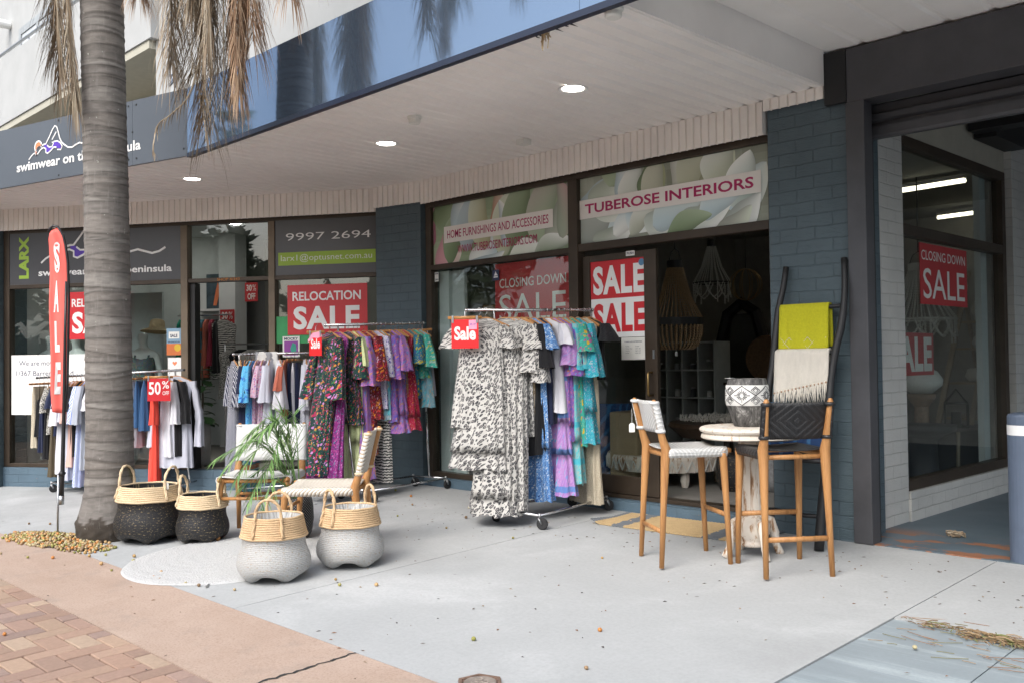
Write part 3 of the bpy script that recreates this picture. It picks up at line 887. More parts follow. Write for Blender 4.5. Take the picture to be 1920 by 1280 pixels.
# ---------------------------------------------------------------- swimwear shop (left), turned towards the street
SW = (-8.912, 6.621, 0.0); SWR = math.atan2(0.5347, 0.845)
swim = thing('swimwear_shop', 'swimwear shop with worn bronze frames over a blue painted step, left of the corner pillar', 'shop', SW, SWR)
mb = MB(); mb.box(-5.7, 0.02, -0.03, 0.5, -0.45, 0.088); mb.build('step', M['step'], swim)
mb = MB(); mb.box(-5.95, -5.145, -0.12, 0.4, -0.44, 3.36); mb.build('brick_pillar', M['bluebrick'], swim)
mb = MB()
mb.box(-5.144, -5.055, -.02, .08, .089, 3.12); mb.box(-5.054, 0.0, -.02, .08, 3.07, 3.12)
mb.box(-5.054, -2.585, -.02, .08, 2.362, 2.412); mb.box(-2.489, -1.41, -.02, .08, 2.362, 2.412); mb.box(-1.324, -.035, -.02, .08, 2.362, 2.412)
mb.box(-5.054, -2.585, -.02, .08, .089, .137); mb.box(-1.324, -.035, -.02, .08, .089, .137); mb.box(-.034, 0.0, -.02, .08, .089, 3.069)
mb.build('window_frame', M['frame'], swim, bevel=.004)
mb = MB(); mb.box(-2.584, -2.49, -.03, .08, .089, 3.069); mb.box(-1.409, -1.325, -.03, .08, .089, 3.069)
mb.build('mullion', M['framelight'], swim, bevel=.004)
mb = MB(); mb.box(-5.054, -2.585, .027, .033, .138, 2.361); mb.build('window_pane', M['glass'], swim)
mb = MB(); mb.box(-1.324, -.035, .027, .033, .138, 2.361); mb.build('window_pane', M['glass'], swim)
mb = MB(); mb.box(-2.489, -1.41, .027, .033, 2.413, 3.069); mb.build('window_pane', M['glass'], swim)
mb = MB(); mb.box(-2.488, -2.42, .02, .14, .095, 2.361); mb.build('sliding_door', M['black'], swim)
mb = MB(); corrugated(mb, -5.16, 0.06, -0.085, 3.105, ZC); mb.box(-5.6, -5.162, -.08, .3, 3.20, 3.385); mb.build('corrugated_skirt', M['skirt'], swim)
mb = MB(); mb.box(-5.3, 0.3, .501, 4.6, 0.0, .09); mb.box(-5.3, .1, .081, .5, .0885, .0905); mb.build('floor', M['shopfloor'], swim)
mb = MB(); mb.box(-1.95, 0.3, .9, 4.4, .0905, .097); mb.box(-2.48, -1.94, .3, 1.4, .0905, .097); mb.build('door_mat', M['darkfloor'], swim)
mb = MB(); mb.box(-5.3, .4, 4.5, 4.6, .09, 3.4); mb.box(-5.3, -5.2, .1, 4.5, .09, 3.4); mb.box(.25, .35, .6, 4.5, .09, 3.4)
mb.build('inner_wall', M['interior_white'], swim)
mb = MB(); mb.box(-5.3, .4, .081, 4.6, 3.4, 3.45); mb.build('ceiling', M['interior_white'], swim)
mb = MB(); mb.box(-4.95, -3.62, 1.15, 1.20, .09, 2.36); mb.build('display_wall', M['lightstone'], swim)

# ---------------------------------------------------------------- street awning
awn = thing('street_awning', 'awning with ribbed beige soffit and a mirror blue and grey fascia over the pavement', 'awning', (-6.0, 4.14, ZC))
T15 = math.tan(math.radians(15))
def front(x): return 4.142 if x > -8.614 else 4.142 - (-8.614 - x) * T15
def back(x): return 7.0 if x > -8.9 else 6.75 + (x + 8.9) * 0.6328 + .35
mb = MB(); P_ = 0.15; g = 0.012
x = -15.0
while x < -3.36:
    xa, xb = x, min(x + P_, -3.352)
    pr = [(xa, .022), (xa + g, .022), (xa + 2.2*g, 0), (xb - 2.2*g + .004, 0), (xb - g + .004, .022), (xb, .022)]
    for i in range(5):
        (a, za), (b, zb) = pr[i], pr[i + 1]
        if b <= a: continue
        mb.add([(a, front(a) + .03, ZC+za), (b, front(b) + .03, ZC+zb), (b, back(b), ZC+zb), (a, back(a), ZC+za)], [(0, 3, 2, 1)])
    x += P_
x = -3.35
while x < 6:
    xa, xb = x, x + 0.30
    pr = [(xa, .014), (xa + g, .014), (xa + 3*g, 0), (xb - 3*g, 0), (xb - g, .014), (xb, .014)]
    for i in range(5):
        (a, za), (b, zb) = pr[i], pr[i + 1]
        mb.add([(a, 4.17, 3.625+za), (b, 4.17, 3.625+zb), (b, 6.75, 3.625+zb), (a, 6.75, 3.625+za)], [(0, 3, 2, 1)])
    x += 0.30
wpart(mb, 'soffit', M['soffit'], awn)
mb = MB(); mb.box(-3.352, -3.34, 4.17, 6.60, 3.379, 3.64); wpart(mb, 'soffit_step', M['soffit'], awn)
for (a, b) in [(-8.614, -6.30), (-6.297, -3.6), (-3.597, -0.9), (-.897, 6.0)]:
    mb = MB(); mb.box(a, b, 4.13, 4.16, ZC + .012, 4.02); wpart(mb, 'blue_fascia_panel', M['blue_fascia'], awn)
mb = MB(); mb.box(-8.614, 6.0, 4.124, 4.175, ZC - .03, ZC + .011); wpart(mb, 'fascia_trim', plain('navy trim', (.012, .02, .045), .4), awn)
mb = MB()
FR = math.radians(15)
for (a, b) in [(-.80, -.002), (-3.30, -.803), (-6.6, -3.303)]:
    q = MB(); q.box(a, b, 0, .03, ZC - .012, 4.02)
    q.v = [(-8.614 + x * math.cos(FR) - y * math.sin(FR), 4.13 + x * math.sin(FR) + y * math.cos(FR), z) for x, y, z in q.v]
    wpart(q, 'grey_fascia_panel', M['grey_fascia'], awn)
for (a, z) in [(-.05,3.44),(-.05,3.96),(-.74,3.43),(-.86,3.43),(-.74,3.97),(-.86,3.97),(-2.0,3.40),(-2.0,3.99),(-3.24,3.95),(-3.36,3.95),(-.8,3.7)]:
    q = MB(); q.box(a - .009, a + .009, -.004, 0, z - .009, z + .009)
    q.v = [(-8.614 + x * math.cos(FR) - y * math.sin(FR), 4.13 + x * math.sin(FR) + y * math.cos(FR), z) for x, y, z in q.v]
    wpart(q, 'screw', M['black'], awn)
mb = MB()
v = []
for x in (-15, -8.614, 6): v += [(x, front(x) + .04, 3.93), (x, 6.64 if x > -14 else 5.2, 3.93)]
mb.add(v, [(0, 2, 3, 1), (2, 4, 5, 3)]); wpart(mb, 'roof_sheet', M['zinc'], awn)
mb = MB()   # torn soffit edge with a dangling scrap
for k in range(9):
    a = rnd(k).uniform(-.18, .18); mb.add([(-3.93 + a, 4.18 + rnd(k+9).uniform(0, .12), ZC - .004), (-3.90 + a, 4.19, ZC - .006), (-3.92 + a, 4.26 + .02 * (k % 3), ZC - .004)], [(0, 1, 2)])
wpart(mb, 'rusted_hole', M['black'], awn)
mb = MB()
for k in range(12):
    q = rnd(k + 40); mb.tube([(-3.95 + q.uniform(-.04, .04), 4.22 + q.uniform(-.02, .02), ZC + .01), (-3.95 + q.uniform(-.05, .05), 4.22, ZC - q.uniform(.03, .12))], .004, 4)
wpart(mb, 'torn_scrap', M['straw'], awn)
for i, (x, y) in enumerate([(-9.73, 4.72), (-7.0, 5.29), (-4.66, 5.26), (-1.6, 5.25)]):
    d = thing('downlight', ['round downlight in the soffit behind the hanging dead fronds', 'round downlight in the middle of the soffit, between two white sensors',
              'round downlight in the soffit nearest the brick pillar', 'round downlight in the soffit beyond the blue fascia'][i], 'downlight', (x, y, ZC if i < 3 else 3.625), group='awning downlights')
    b = MB(); b.lathe([(.082, .012), (.098, -.004), (.112, -.006), (.115, .0)], 28); b.build('trim_ring', M['white'], d, smooth=True)
    b = MB(); b.lathe([(.0001, -.001), (.083, -.001)], 28); b.build('lens', M['lamp'], d)
for i, (x, y, k) in enumerate([(-6.07, 4.88, 0), (-6.04, 6.13, 1), (-3.42, 4.22, 0)]):
    b = MB()
    if k: b.box(-.05, .05, -.05, .05, -.05, 0)
    else: b.lathe([(.06, 0), (.06, -.02), (.05, -.025), (.05, -.055), (.04, -.062), (.0001, -.062)], 20)
    o = b.build('ceiling_sensor', M['offwhite'], loc=(x, y, ZC), bevel=.004)
    tag(o, ['round white sensor on the soffit between the downlights', 'small square white box on the soffit near the corrugated skirt', 'round white sensor at the soffit step under the blue fascia'][i], 'sensor')

# ---------------------------------------------------------------- roller shutter portal and passage
por = thing('roller_shutter_portal', 'dark grey steel portal with a raised roller shutter at the passage entrance', 'portal', (-3.1, 6.62, 0))
mb = MB(); mb.box(-3.183, -3.042, 6.60, 6.73, 0.002, 3.215); wpart(mb, 'column', M['steel'], por, bevel=.004)
mb = MB(); mb.box(-3.17, 6, 6.598, 6.80, 3.216, 3.61); wpart(mb, 'beam', M['steel'], por, bevel=.004)
mb = MB(); mb.box(-3.342, -3.171, 6.59, 6.80, 3.225, 3.615); wpart(mb, 'beam_end', M['black'], por, bevel=.004)
mb = MB()
pr = [(6.80, 3.215), (6.83, 3.215), (6.83, 3.15), (6.80, 3.14), (6.80, 3.10), (6.84, 3.085), (6.84, 3.06), (6.80, 3.05), (6.80, 2.985), (6.815, 2.965), (6.87, 2.965), (6.87, 3.215)]
mb.prism(pr, -3.20, 6, 'yz'); wpart(mb, 'shutter_curtain', M['steel'], por)
mb = MB(); mb.box(-3.181, -3.05, 6.731, 6.76, .006, 2.96); wpart(mb, 'guide_rail', M['black'], por)
pas = thing('passage', 'covered passage with dark ceiling beside the grey brick side wall', 'passage', (0, 10, 0))
mb = MB(); mb.box(-3.19, 5.59, 14.8, 15, 0, 3.66); mb.box(-3.4, -3.20, 10.76, 15, 0, 3.65); wpart(mb, 'wall', M['greybrick'], pas)
mb = MB(); mb.box(-3.4, 2.5, 6.81, 15, 3.665, 3.72); mb.box(-3.26, -3.06, 9.4, 10.25, 3.40, 3.66); mb.box(-3.24, 2.49, 9.2, 9.4, 3.44, 3.66); wpart(mb, 'ceiling', M['black'], pas)

# ---------------------------------------------------------------- storeys above
up = thing('apartment_building', 'white rendered upper storeys with a balcony, above and behind the awning', 'building', (-14.9, 6.7, 3.9))
mb = MB(); mb.box(-14.95, 10, 6.66, 7.0, 3.7, 12.5); wpart(mb, 'wall', M['white_wall'], up)
mb = MB(); mb.box(-14.955, -14.72, 6.64, 6.659, 3.8, 12.4); wpart(mb, 'wall_edge', M['white_wall'], up)
mb = MB(); mb.box(-34, -14.83, 6.50, 6.72, 6.66, 8.10); wpart(mb, 'balcony_parapet', M['white_wall'], up)
mb = MB(); mb.box(-34, -14.96, 6.53, 9.2, 6.52, 6.655); wpart(mb, 'balcony_slab', M['beige_wall'], up)
mb = MB(); mb.box(-34, -14.96, 8.0, 8.2, 2.5, 6.51); mb.box(-34, -15, 7.2, 7.99, 5.2, 5.35); wpart(mb, 'recessed_wall', M['beige_wall'], up)
mb = MB(); mb.box(-40, -15.1, 9.2, 9.5, 6.66, 14); wpart(mb, 'wall', M['white_wall'], up)
mb = MB(); mb.tube([(-34, 6.58, 8.42), (-14.9, 6.58, 8.20)], .032, 8)
for x in range(-33, -15, 2): mb.tube([(x, 6.6, 8.0), (x, 6.6, 8.3)], .02, 6)
wpart(mb, 'handrail', M['zinc'], up)
wn = MB(); wn.box(-29.9, -29.7, 9.12, 9.19, 9.6, 11.35); wn.box(-27.0, -26.8, 9.12, 9.19, 9.6, 11.35); wn.box(-29.69, -27.01, 9.12, 9.19, 11.15, 11.35); wn.box(-28.4, -28.2, 9.12, 9.19, 9.6, 11.14)
wn = wpart(wn, 'window', plain('grey window frame', (.33, .35, .36), .5), up)
mb = MB(); mb.box(-29.69, -27.01, 9.15, 9.18, 9.0, 11.14); mb.build('pane', plain('pale blind', (.55, .58, .6), .3), wn)
mb = MB(); mb.tube([(-30.9, 9.19, 11.75), (-30.9, 8.7, 11.75)], .13, 12); cm = wpart(mb, 'security_camera', M['white'], up)
mb = MB(); mb.ball((-30.9, 8.68, 11.62), .12, 10, 7); mb.build('lens', M['black'], cm)
r_ = rnd(8); spray = plain('grey spray paint', (.16, .18, .22), .7)
for (cx, z0) in [(-14.42, 6.2), (-14.45, 6.75), (-14.42, 7.3), (-14.4, 5.75), (-14.4, 5.2), (-13.1, 6.1)]:
    pts = [(cx + .11 * math.cos(a * 2.2 + z0) + r_.uniform(-.03, .03), 6.655, z0 + .16 * math.sin(a) + .05 * a) for a in [k * .5 for k in range(12)]]
    mb = MB(); mb.tube(pts, .016, 5); wpart(mb, 'graffiti', spray, up)
# ---------------------------------------------------------------- signs and posters
def sign(name, label, parent_loc, rz, w_, h_, base, th=0.006, cat='sign', group=None):
    """flat panel: local x along it, z up, faces -y; origin at its lower left corner. Returns the Empty"""
    t = thing(name, label, cat, parent_loc, rz, group)
    mb = MB(); mb.box(0, w_, 0, th, 0, h_); mb.build('panel', base, t)
    return t
def lettering(t, lines, mat, name='lettering', y=-.0012):
    mb = MB()
    for ln in lines:
        body, x, z, w_, h_ = ln[:5]; kw = ln[5] if len(ln) > 5 else {}
        text_mb(body, w_, h_, mb=mb, at=(x, z), y=y, **kw)
    return mb.build(name, mat, t)
def onswim(s, o, z):
    """point on the swimwear shopfront: s along it (0 at the corner pillar), o out to the street"""
    c, n = math.cos(SWR), math.sin(SWR)
    return (SW[0] + s * c + o * n, SW[1] + s * n - o * c, z)
def petals(spec, w_, h_, y0, seed, bgcols):
    """a printed close-up of pale petals: overlapping flat shapes, each shaded from base to tip"""
    mb = MB(); r = rnd(seed)
    nx, nz = 24, 10
    for i in range(nx):
        for j in range(nz):
            t = (math.sin(i * .7 + seed) + math.sin(j * .9 + i * .35)) * .25 + .5
            mb.c = tuple(lerp(bgcols[0][k], bgcols[1][k], t) for k in range(3))
            mb.add([(w_*i/nx, y0, h_*j/nz), (w_*(i+1)/nx, y0, h_*j/nz), (w_*(i+1)/nx, y0, h_*(j+1)/nz), (w_*i/nx, y0, h_*(j+1)/nz)], [(0, 1, 2, 3)])
    full = [(p, 0) for p in spec for g in (1, 0)]
    for q, ((cx, cz, L, Wd, ang, ca, cb), rim) in enumerate(full):
        y = y0 - .00016 * (q + 1); Wd = Wd + .012 * rim
        a = math.radians(ang); n = 22; ca_, sa = math.cos(a), math.sin(a)
        rows = []
        for i in range(n + 1):
            t = i / n
            hw = Wd * (math.sin(PI * min(1, t ** .75)) ** .7) * (1 + .06 * math.sin(t * 9 + q // 2))
            bow = .12 * L * math.sin(PI * t) * (1 if (q // 2) % 2 else -1)
            rows.append((t * L, bow, hw))
        for i in range(n):
            for k in range(6):
                u0, u1 = -1 + k / 3, -1 + (k + 1) / 3
                def shade(t, u):
                    f = max(0, min(1, -.15 + 1.1 * t + .45 * u * (1 if (q // 2) % 2 else -1)))
                    e = 1 - .28 * max(0, -u * (1 if (q // 2) % 2 else -1)) ** 2
                    return tuple(max(0, lerp(ca[j], cb[j], f)) * e for j in range(3))
                mb.c = (shade(i / n, u0), shade(i / n, u1), shade((i + 1) / n, u1), shade((i + 1) / n, u0))
                pts = []
                for (row, u) in ((rows[i], u0), (rows[i], u1), (rows[i+1], u1), (rows[i+1], u0)):
                    lx, lz = row[0], row[1] + row[2] * u
                    X, Z = cx + lx * ca_ - lz * sa, cz + lx * sa + lz * ca_
                    pts.append((min(w_ - .002, max(.002, X)), y, min(h_ - .002, max(.002, Z))))
                if len({(round(p[0], 4), round(p[2], 4)) for p in pts}) < 3: continue
                mb.add(pts, [(0, 1, 2, 3)])
    return mb
G1, G2, G3 = (.40, .50, .34), (.70, .77, .64), (.19, .27, .14)
WH, WB, PK = (.86, .90, .86), (.54, .68, .72), (.70, .36, .40)
# left flower panel
t = sign('flower_sign', 'flower printed fascia panel reading home furnishings and accessories', (-8.074, 6.742, 2.43), 0, 2.058, .64, M['white'])
sp = [(.1,-.1,.75,.2,70,PK,G2),(-.05,.2,.5,.14,85,(.5,.2,.28),(.66,.42,.44)),(.0,.5,.6,.2,20,G3,G1),(.25,.0,.7,.16,60,G3,G1),(.35,.35,.5,.13,80,WB,WH),(.55,.1,.7,.15,75,(.42,.52,.55),WB),(.6,-.05,.55,.16,35,WH,WB),
      (.85,.1,.75,.16,95,(.5,.5,.3),G2),(.95,.3,.5,.09,80,(.6,.35,.25),(.7,.62,.5)),(1.1,.0,.8,.18,70,(.55,.6,.42),G2),(1.15,.1,.5,.1,100,WB,WH),(1.35,.0,.9,.2,80,G3,G1),(1.5,.0,.75,.13,75,(.25,.42,.18),G1),(1.62,.05,.8,.2,70,G1,(.52,.5,.45)),
      (1.75,.1,.7,.17,60,(.42,.46,.38),(.62,.48,.46)),(1.2,-.08,.5,.12,15,G2,WH),(.55,-.05,.6,.1,10,WB,WH),(1.55,-.1,.55,.12,20,G3,WH),(1.95,.1,.6,.12,95,(.4,.46,.36),(.6,.44,.42))]
mb = petals(sp, 2.058, .64, -.0005, 1, (G3, G1)); mb.build('flower_print', M['print'], t)
mb = MB(); mb.box(.195, 1.828, -.0128, -.0120, .222, .402); mb.build('name_strip', M['labelbase'], t)
lettering(t, [('HOME FURNISHINGS AND ACCESSORIES', .25, .268, 1.52, .088, dict(bold=.006))], M['magenta'], y=-.0140)
lettering(t, [('WWW.TUBEROSEINTERIORS.COM', .42, .092, 1.19, .088, dict(bold=.001))], M['magenta'], y=-.0140)
# right flower panel
t = sign('flower_sign', 'flower printed fascia panel reading tuberose interiors above the door', (-5.898, 6.742, 2.45), 0, 2.01, .618, M['white'])
sp = [(.02,.1,.62,.3,50,WB,(.64,.74,.72)),(-.05,-.05,.55,.22,40,(.36,.40,.36),(.5,.55,.5)),(.1,.35,.6,.22,20,(.52,.6,.5),WH),(.35,.5,.5,.16,60,G1,(.46,.5,.36)),(.5,.3,.42,.11,95,WB,WH),(.62,.25,.45,.14,80,(.58,.64,.56),WH),(.75,.35,.4,.15,70,G3,(.38,.4,.24)),(.88,.25,.45,.13,85,(.5,.52,.4),(.62,.64,.52)),
      (1.15,.3,.5,.12,100,(.6,.62,.54),WH),(1.2,.3,.55,.16,60,(.48,.5,.36),(.62,.66,.54)),(1.35,.3,.5,.15,50,(.40,.42,.28),(.6,.64,.5)),(1.5,.3,.5,.16,70,(.5,.55,.42),WH),(1.6,.15,.5,.16,40,WB,(.7,.76,.7)),(1.75,.1,.5,.16,80,(.44,.54,.5),WH),
      (.15,.02,.5,.12,12,(.44,.5,.42),WH),(.4,.05,.4,.1,25,WH,WB),(.55,.25,.35,.08,-35,WB,WH),(.6,.02,.4,.09,40,(.5,.54,.44),WH),(.75,.15,.45,.12,-10,(.52,.6,.54),WH),(.85,.08,.55,.15,18,WB,(.74,.8,.74)),(1.15,.12,.5,.12,5,(.5,.58,.5),WH),(1.35,.1,.5,.13,25,WB,WH),(1.6,.0,.4,.12,35,(.45,.5,.46),WH),(1.0,-.06,.5,.1,20,G3,G1),(1.5,-.06,.4,.1,30,(.4,.42,.36),G2)]
mb = petals(sp, 2.01, .618, -.0005, 2, ((.22, .24, .18), (.42, .46, .38))); mb.build('flower_print', M['print'], t)
mb = MB(); mb.box(.0, 1.935, -.0128, -.0120, .232, .412); mb.build('name_strip', M['labelbase'], t)
lettering(t, [('TUBEROSE INTERIORS', .068, .277, 1.80, .092, dict(bold=.022))], M['magenta'], y=-.0140)

# homewares shop posters
t = sign('sale_poster', 'red closing down sale poster inside the window left of the door', (-7.10, 6.754, 1.66), 0, 1.04, .70, M['red_dull'], .004, 'poster')
lettering(t, [('CLOSING DOWN', .065, .445, .93, .095, dict(bold=.004)), ('SALE', .06, .10, .93, .275, dict(bold=.0))], M['offwhite'])
t = sign('double_sale_poster', 'red and white door poster with the word sale twice, red over white', (-5.795, 6.757, 1.56), 0, .66, .72, M['white'], .004, 'poster')
mb = MB(); mb.box(0, .66, -.0016, -.0004, .36, .72); mb.build('red_half', M['red'], t)
lettering(t, [('SALE', .03, .395, .60, .27, dict(bold=.042, space=1.12))], M['white'], y=-.0028)
lettering(t, [('SALE', .03, .045, .60, .27, dict(bold=.042, space=1.12))], M['red'], 'lettering', -.0012)
mb = MB(); mb.lathe([(.0001, 0), (.032, 0)], 20); mb.v = [(x + .60, -.004, y + .665) for x, y, z in mb.v]; mb.build('round_sticker', plain('blue sticker', (.10, .25, .42), .4), t)
t = sign('opening_hours_notice', 'small white opening hours notice under the double sale poster', (-5.44, 6.756, 1.355), 0, .275, .20, M['offwhite'], .002, 'notice')
lettering(t, [('TUBEROSE INTERIORS', .035, .155, .20, .011, dict(bold=.02)), ('Monday', .05, .115, .04, .010), ('Tuesday - Friday', .05, .095, .075, .010), ('Saturday', .05, .075, .045, .010), ('Sunday', .05, .055, .04, .010),
              ('Closed', .16, .115, .04, .010), ('10.00 - 5.00', .16, .095, .06, .010), ('10.00 - 4.00', .16, .075, .06, .010), ('10.00 - 3.00', .16, .055, .06, .010)], M['navyvinyl'])
t = sign('warning_sticker', 'tiny white security sticker at the upper left corner of the homewares window', (-8.06, 6.742, 2.245), 0, .065, .105, M['offwhite'], .001, 'sticker')
lettering(t, [('ALARM', .006, .078, .052, .018, dict(bold=.03)), ('24H', .006, .012, .052, .02, dict(bold=.03))], M['navyvinyl'])
t = sign('alliance_sticker', 'small square navy sticker on the window at the closing down poster corner', (-7.125, 6.741, 2.19), 0, .10, .11, M['navyvinyl'], .001, 'sticker')
mb = MB(); mb.prism([(.025, .05), (.05, .095), (.055, .05)], -.0016, -.0004); mb.prism([(.058, .05), (.058, .08), (.08, .05)], -.0016, -.0004); mb.box(.02, .08, -.0016, -.0004, .03, .042); mb.build('emblem', M['white'], t)
t = sign('door_label', 'tiny white label on the head of the sliding door', (-5.36, 6.741, 2.29), 0, .10, .045, M['offwhite'], .001, 'sticker')
lettering(t, [('PUSH', .012, .012, .076, .022, dict(bold=.03))], M['navyvinyl'])
# passage window posters (they face the passage, +x)
t = sign('sale_poster', 'red closing down sale poster in the side window of the passage', (-3.306, 8.19, 1.80), PI / 2, 1.075, .53, M['red_dull'], .004, 'poster')
lettering(t, [('CLOSING DOWN', .03, .385, 1.0, .085, dict(bold=.004)), ('SALE', .06, .05, .95, .265, dict(bold=.004))], M['offwhite'])
t = sign('sale_poster', 'red sale poster low in the side window, partly behind the grey brick', (-3.412, 7.80, 1.186), PI / 2, .91, .37, M['red_dull'], .004, 'poster')
lettering(t, [('SALE', .04, .03, .83, .31, dict(bold=.042, space=1.08))], M['offwhite'])

# ---- swimwear shop
def wave_logo(t, x, z, s, y=-.0012):
    """swimmer above a wave: orange cap, purple suit, white outline"""
    def st(pts, wd):
        mb.tube([(x + p[0] * s, y, z + p[1] * s) for p in pts], wd * s, 4, sq=(1, .25))
    def arc(cx, cz, r, a0, a1, n=14, k=1.0):
        return [(cx + r * math.cos(math.radians(lerp(a0, a1, i / n))), cz + k * r * math.sin(math.radians(lerp(a0, a1, i / n)))) for i in range(n + 1)]
    mb = MB()
    st([(0, .02), (.10, .10), (.2, .15), (.29, .17)], .018)
    st(arc(.40, .30, .15, 215, 20), .022); st([(.28, .2), (.29, .1), (.36, .12)], .02)
    st(arc(.45, .20, .12, 190, 30), .016); st([(.36, .12), (.5, .22), (.62, .26), (.72, .22), (.72, .12), (.8, .09), (.92, .14), (1.05, .22), (1.16, .2)], .02)
    st([(.56, .32), (.64, .34), (.72, .34), (.88, .52), (1.0, .68), (1.10, .76), (1.18, .72), (1.24, .58), (1.3, .42), (1.38, .3), (1.5, .22)], .02)
    st([(.98, .42), (1.08, .52), (1.16, .6)], .02); st([(.78, .30), (.86, .24), (.98, .24), (1.04, .32), (.98, .36)], .018); st([(1.04, .36), (1.2, .36), (1.32, .3), (1.4, .2), (1.34, .12), (1.2, .14)], .018)
    st([(1.5, .22), (1.64, .14), (1.8, .12), (1.95, .17), (2.1, .2), (2.25, .16), (2.4, .12), (2.55, .15), (2.68, .22)], .02)
    mb.build('swimmer_outline', M['white'], t)
    mb = MB()
    o_ = arc(.40, .30, .135, 215, 60); i_ = arc(.45, .20, .135, 60, 190)
    mb.prism([(x + p[0]*s, z + p[1]*s) for p in o_ + i_ + [(.30, .12)]], y + .0004, y + .001); mb.build('swim_cap', M['orange'], t)
    mb = MB()
    mb.prism([(x + p[0]*s, z + p[1]*s) for p in [(.64, .33), (.76, .32), (.84, .25), (.98, .25), (1.05, .34), (1.2, .34), (1.32, .27), (1.34, .15), (1.16, .19), (1.05, .2), (.92, .13), (.8, .1), (.72, .14), (.73, .22), (.66, .25)]], y + .0004, y + .001)
    mb.build('swimsuit', M['purple'], t)
# grey fascia sign: lettering fixed straight onto the fascia
t = thing('fascia_sign', 'white swimwear lettering with a swimmer emblem on the grey fascia behind the palm trunk', 'sign',
          (-8.614 - 3.3 * math.cos(FR), 4.13 - 3.3 * math.sin(FR) - .004, ZC), FR)
lettering(t, [('swimwear on the peninsula', .555, .10, 2.075, .135, dict(bold=.022))], M['white'])
wave_logo(t, .78, .24, .42)
t = sign('window_sign', 'charcoal window panel with lime larx lettering, swimmer emblem and white wording', onswim(-5.053, .012, 2.413), SWR, 2.468, .656, M['charcoal'])
lettering(t, [('LARX', .285, .075, .54, .145, dict(bold=.05, rot=90))], M['lime'])
lettering(t, [('swimwear on the peninsula', .43, .075, 1.91, .112, dict(bold=.022))], M['white'])
wave_logo(t, .47, .255, .665)
t = sign('phone_sign', 'charcoal window panel with a phone number over a lime email strip', onswim(-1.323, .012, 2.413), SWR, 1.288, .656, M['charcoal'])
lettering(t, [('9997 2694', .14, .41, 1.08, .088, dict(bold=-.004))], M['white'])
mb = MB(); mb.box(.04, 1.28, -.0014, -.0004, .115, .27); mb.build('email_strip', M['lime'], t)
lettering(t, [('larx1@optusnet.com.au', .075, .145, 1.16, .098, dict(bold=-.006))], M['white'], y=-.0026)
lt = thing('shop_number', 'orange hand lettered shop number on the bronze transom over the swimwear door', 'sign', onswim(-2.09, .0215, 2.372), SWR)
lettering(lt, [('SHOP 4/343', 0, 0, .30, .034)], plain('orange paint', (.55, .2, .03), .6))
t = sign('relocation_poster', 'red relocation sale poster right of the swimwear door', onswim(-1.168, .012, 1.70), SWR, 1.015, .59, M['red'], .003, 'poster')
lettering(t, [('RELOCATION', .065, .40, .87, .11, dict(bold=.022)), ('SALE', .075, .06, .845, .275, dict(bold=.038, space=1.08))], M['white'])
t = sign('relocation_poster', 'red relocation sale poster half hidden behind the palm trunk', onswim(-4.20, .012, 1.70), SWR, .91, .595, M['red'], .003, 'poster')
lettering(t, [('RELOCATION', .065, .405, .78, .105, dict(bold=.022)), ('SALE', .07, .07, .77, .275, dict(bold=.038, space=1.08))], M['white'])
t = sign('moving_notice', 'white we are moving notice at the lower left of the swimwear window', onswim(-5.03, .012, .755), SWR, 1.12, .76, M['white'], .003, 'notice')
lettering(t, [('We are moving to', .115, .605, .72, .082), ('1/367 Barrenjoey Rd', .075, .475, .84, .085)], M['navyvinyl'])
# small papers in the left window
t = sign('flyer', 'colourful sale flyer taped to the swimwear window beside the door', onswim(-2.79, .012, 1.485), SWR, .205, .325, plain('flyer blue', (.2, .33, .45), .5), .001, 'flyer')
mb = MB(); mb.box(.03, .175, -.0014, -.0004, .20, .285); mb.build('white_block', M['offwhite'], t)
mb = MB(); mb.box(.0, .205, -.0014, -.0004, .0, .14); mb.build('orange_block', plain('flyer orange', (.55, .15, .04), .5), t)
mb = MB(); mb.lathe([(.0001, 0), (.045, 0)], 14); mb.v = [(x + .15, -.0018, y + .09) for x, y, z in mb.v]; mb.build('yellow_dot', plain('flyer yellow', (.6, .4, .03), .5), t)
lettering(t, [('SALE', .05, .215, .10, .04, dict(bold=.04)), ('SPLENDOUR', .02, .15, .165, .018, dict(bold=.03))], M['navyvinyl'], y=-.002)
t = sign('heart_card', 'white card with an orange heart below the colourful flyer', onswim(-2.775, .012, 1.19), SWR, .19, .265, M['white'], .001, 'flyer')
mb = MB(); mb.prism([(.095, .165), (.065, .195), (.065, .212), (.08, .218), (.095, .205), (.11, .218), (.125, .212), (.125, .195)], -.0014, -.0004); mb.build('heart', M['orange'], t)
t = sign('flyer', 'purple and green flyer in the window above the middle clothes rack', onswim(-1.235, .012, 1.44), SWR, .22, .245, M['offwhite'], .001, 'flyer')
mb = MB(); mb.box(.02, .20, -.0014, -.0004, .02, .19); mb.build('purple_block', plain('flyer purple', (.25, .05, .3), .5), t)
mb = MB(); mb.prism([(.12, .04), (.18, .07), (.17, .15), (.13, .17), (.10, .1)], -.0022, -.0016); mb.build('green_shape', plain('flyer green', (.03, .3, .22), .5), t)
lettering(t, [('MOCKY', .02, .20, .18, .032, dict(bold=.04))], M['navyvinyl'])
t = sign('green_poster', 'green poster peeking out behind the red relocation poster', onswim(-1.32, .004, 1.60), SWR, .5, .32, plain('green poster', (.03, .28, .09), .5), .001, 'poster')
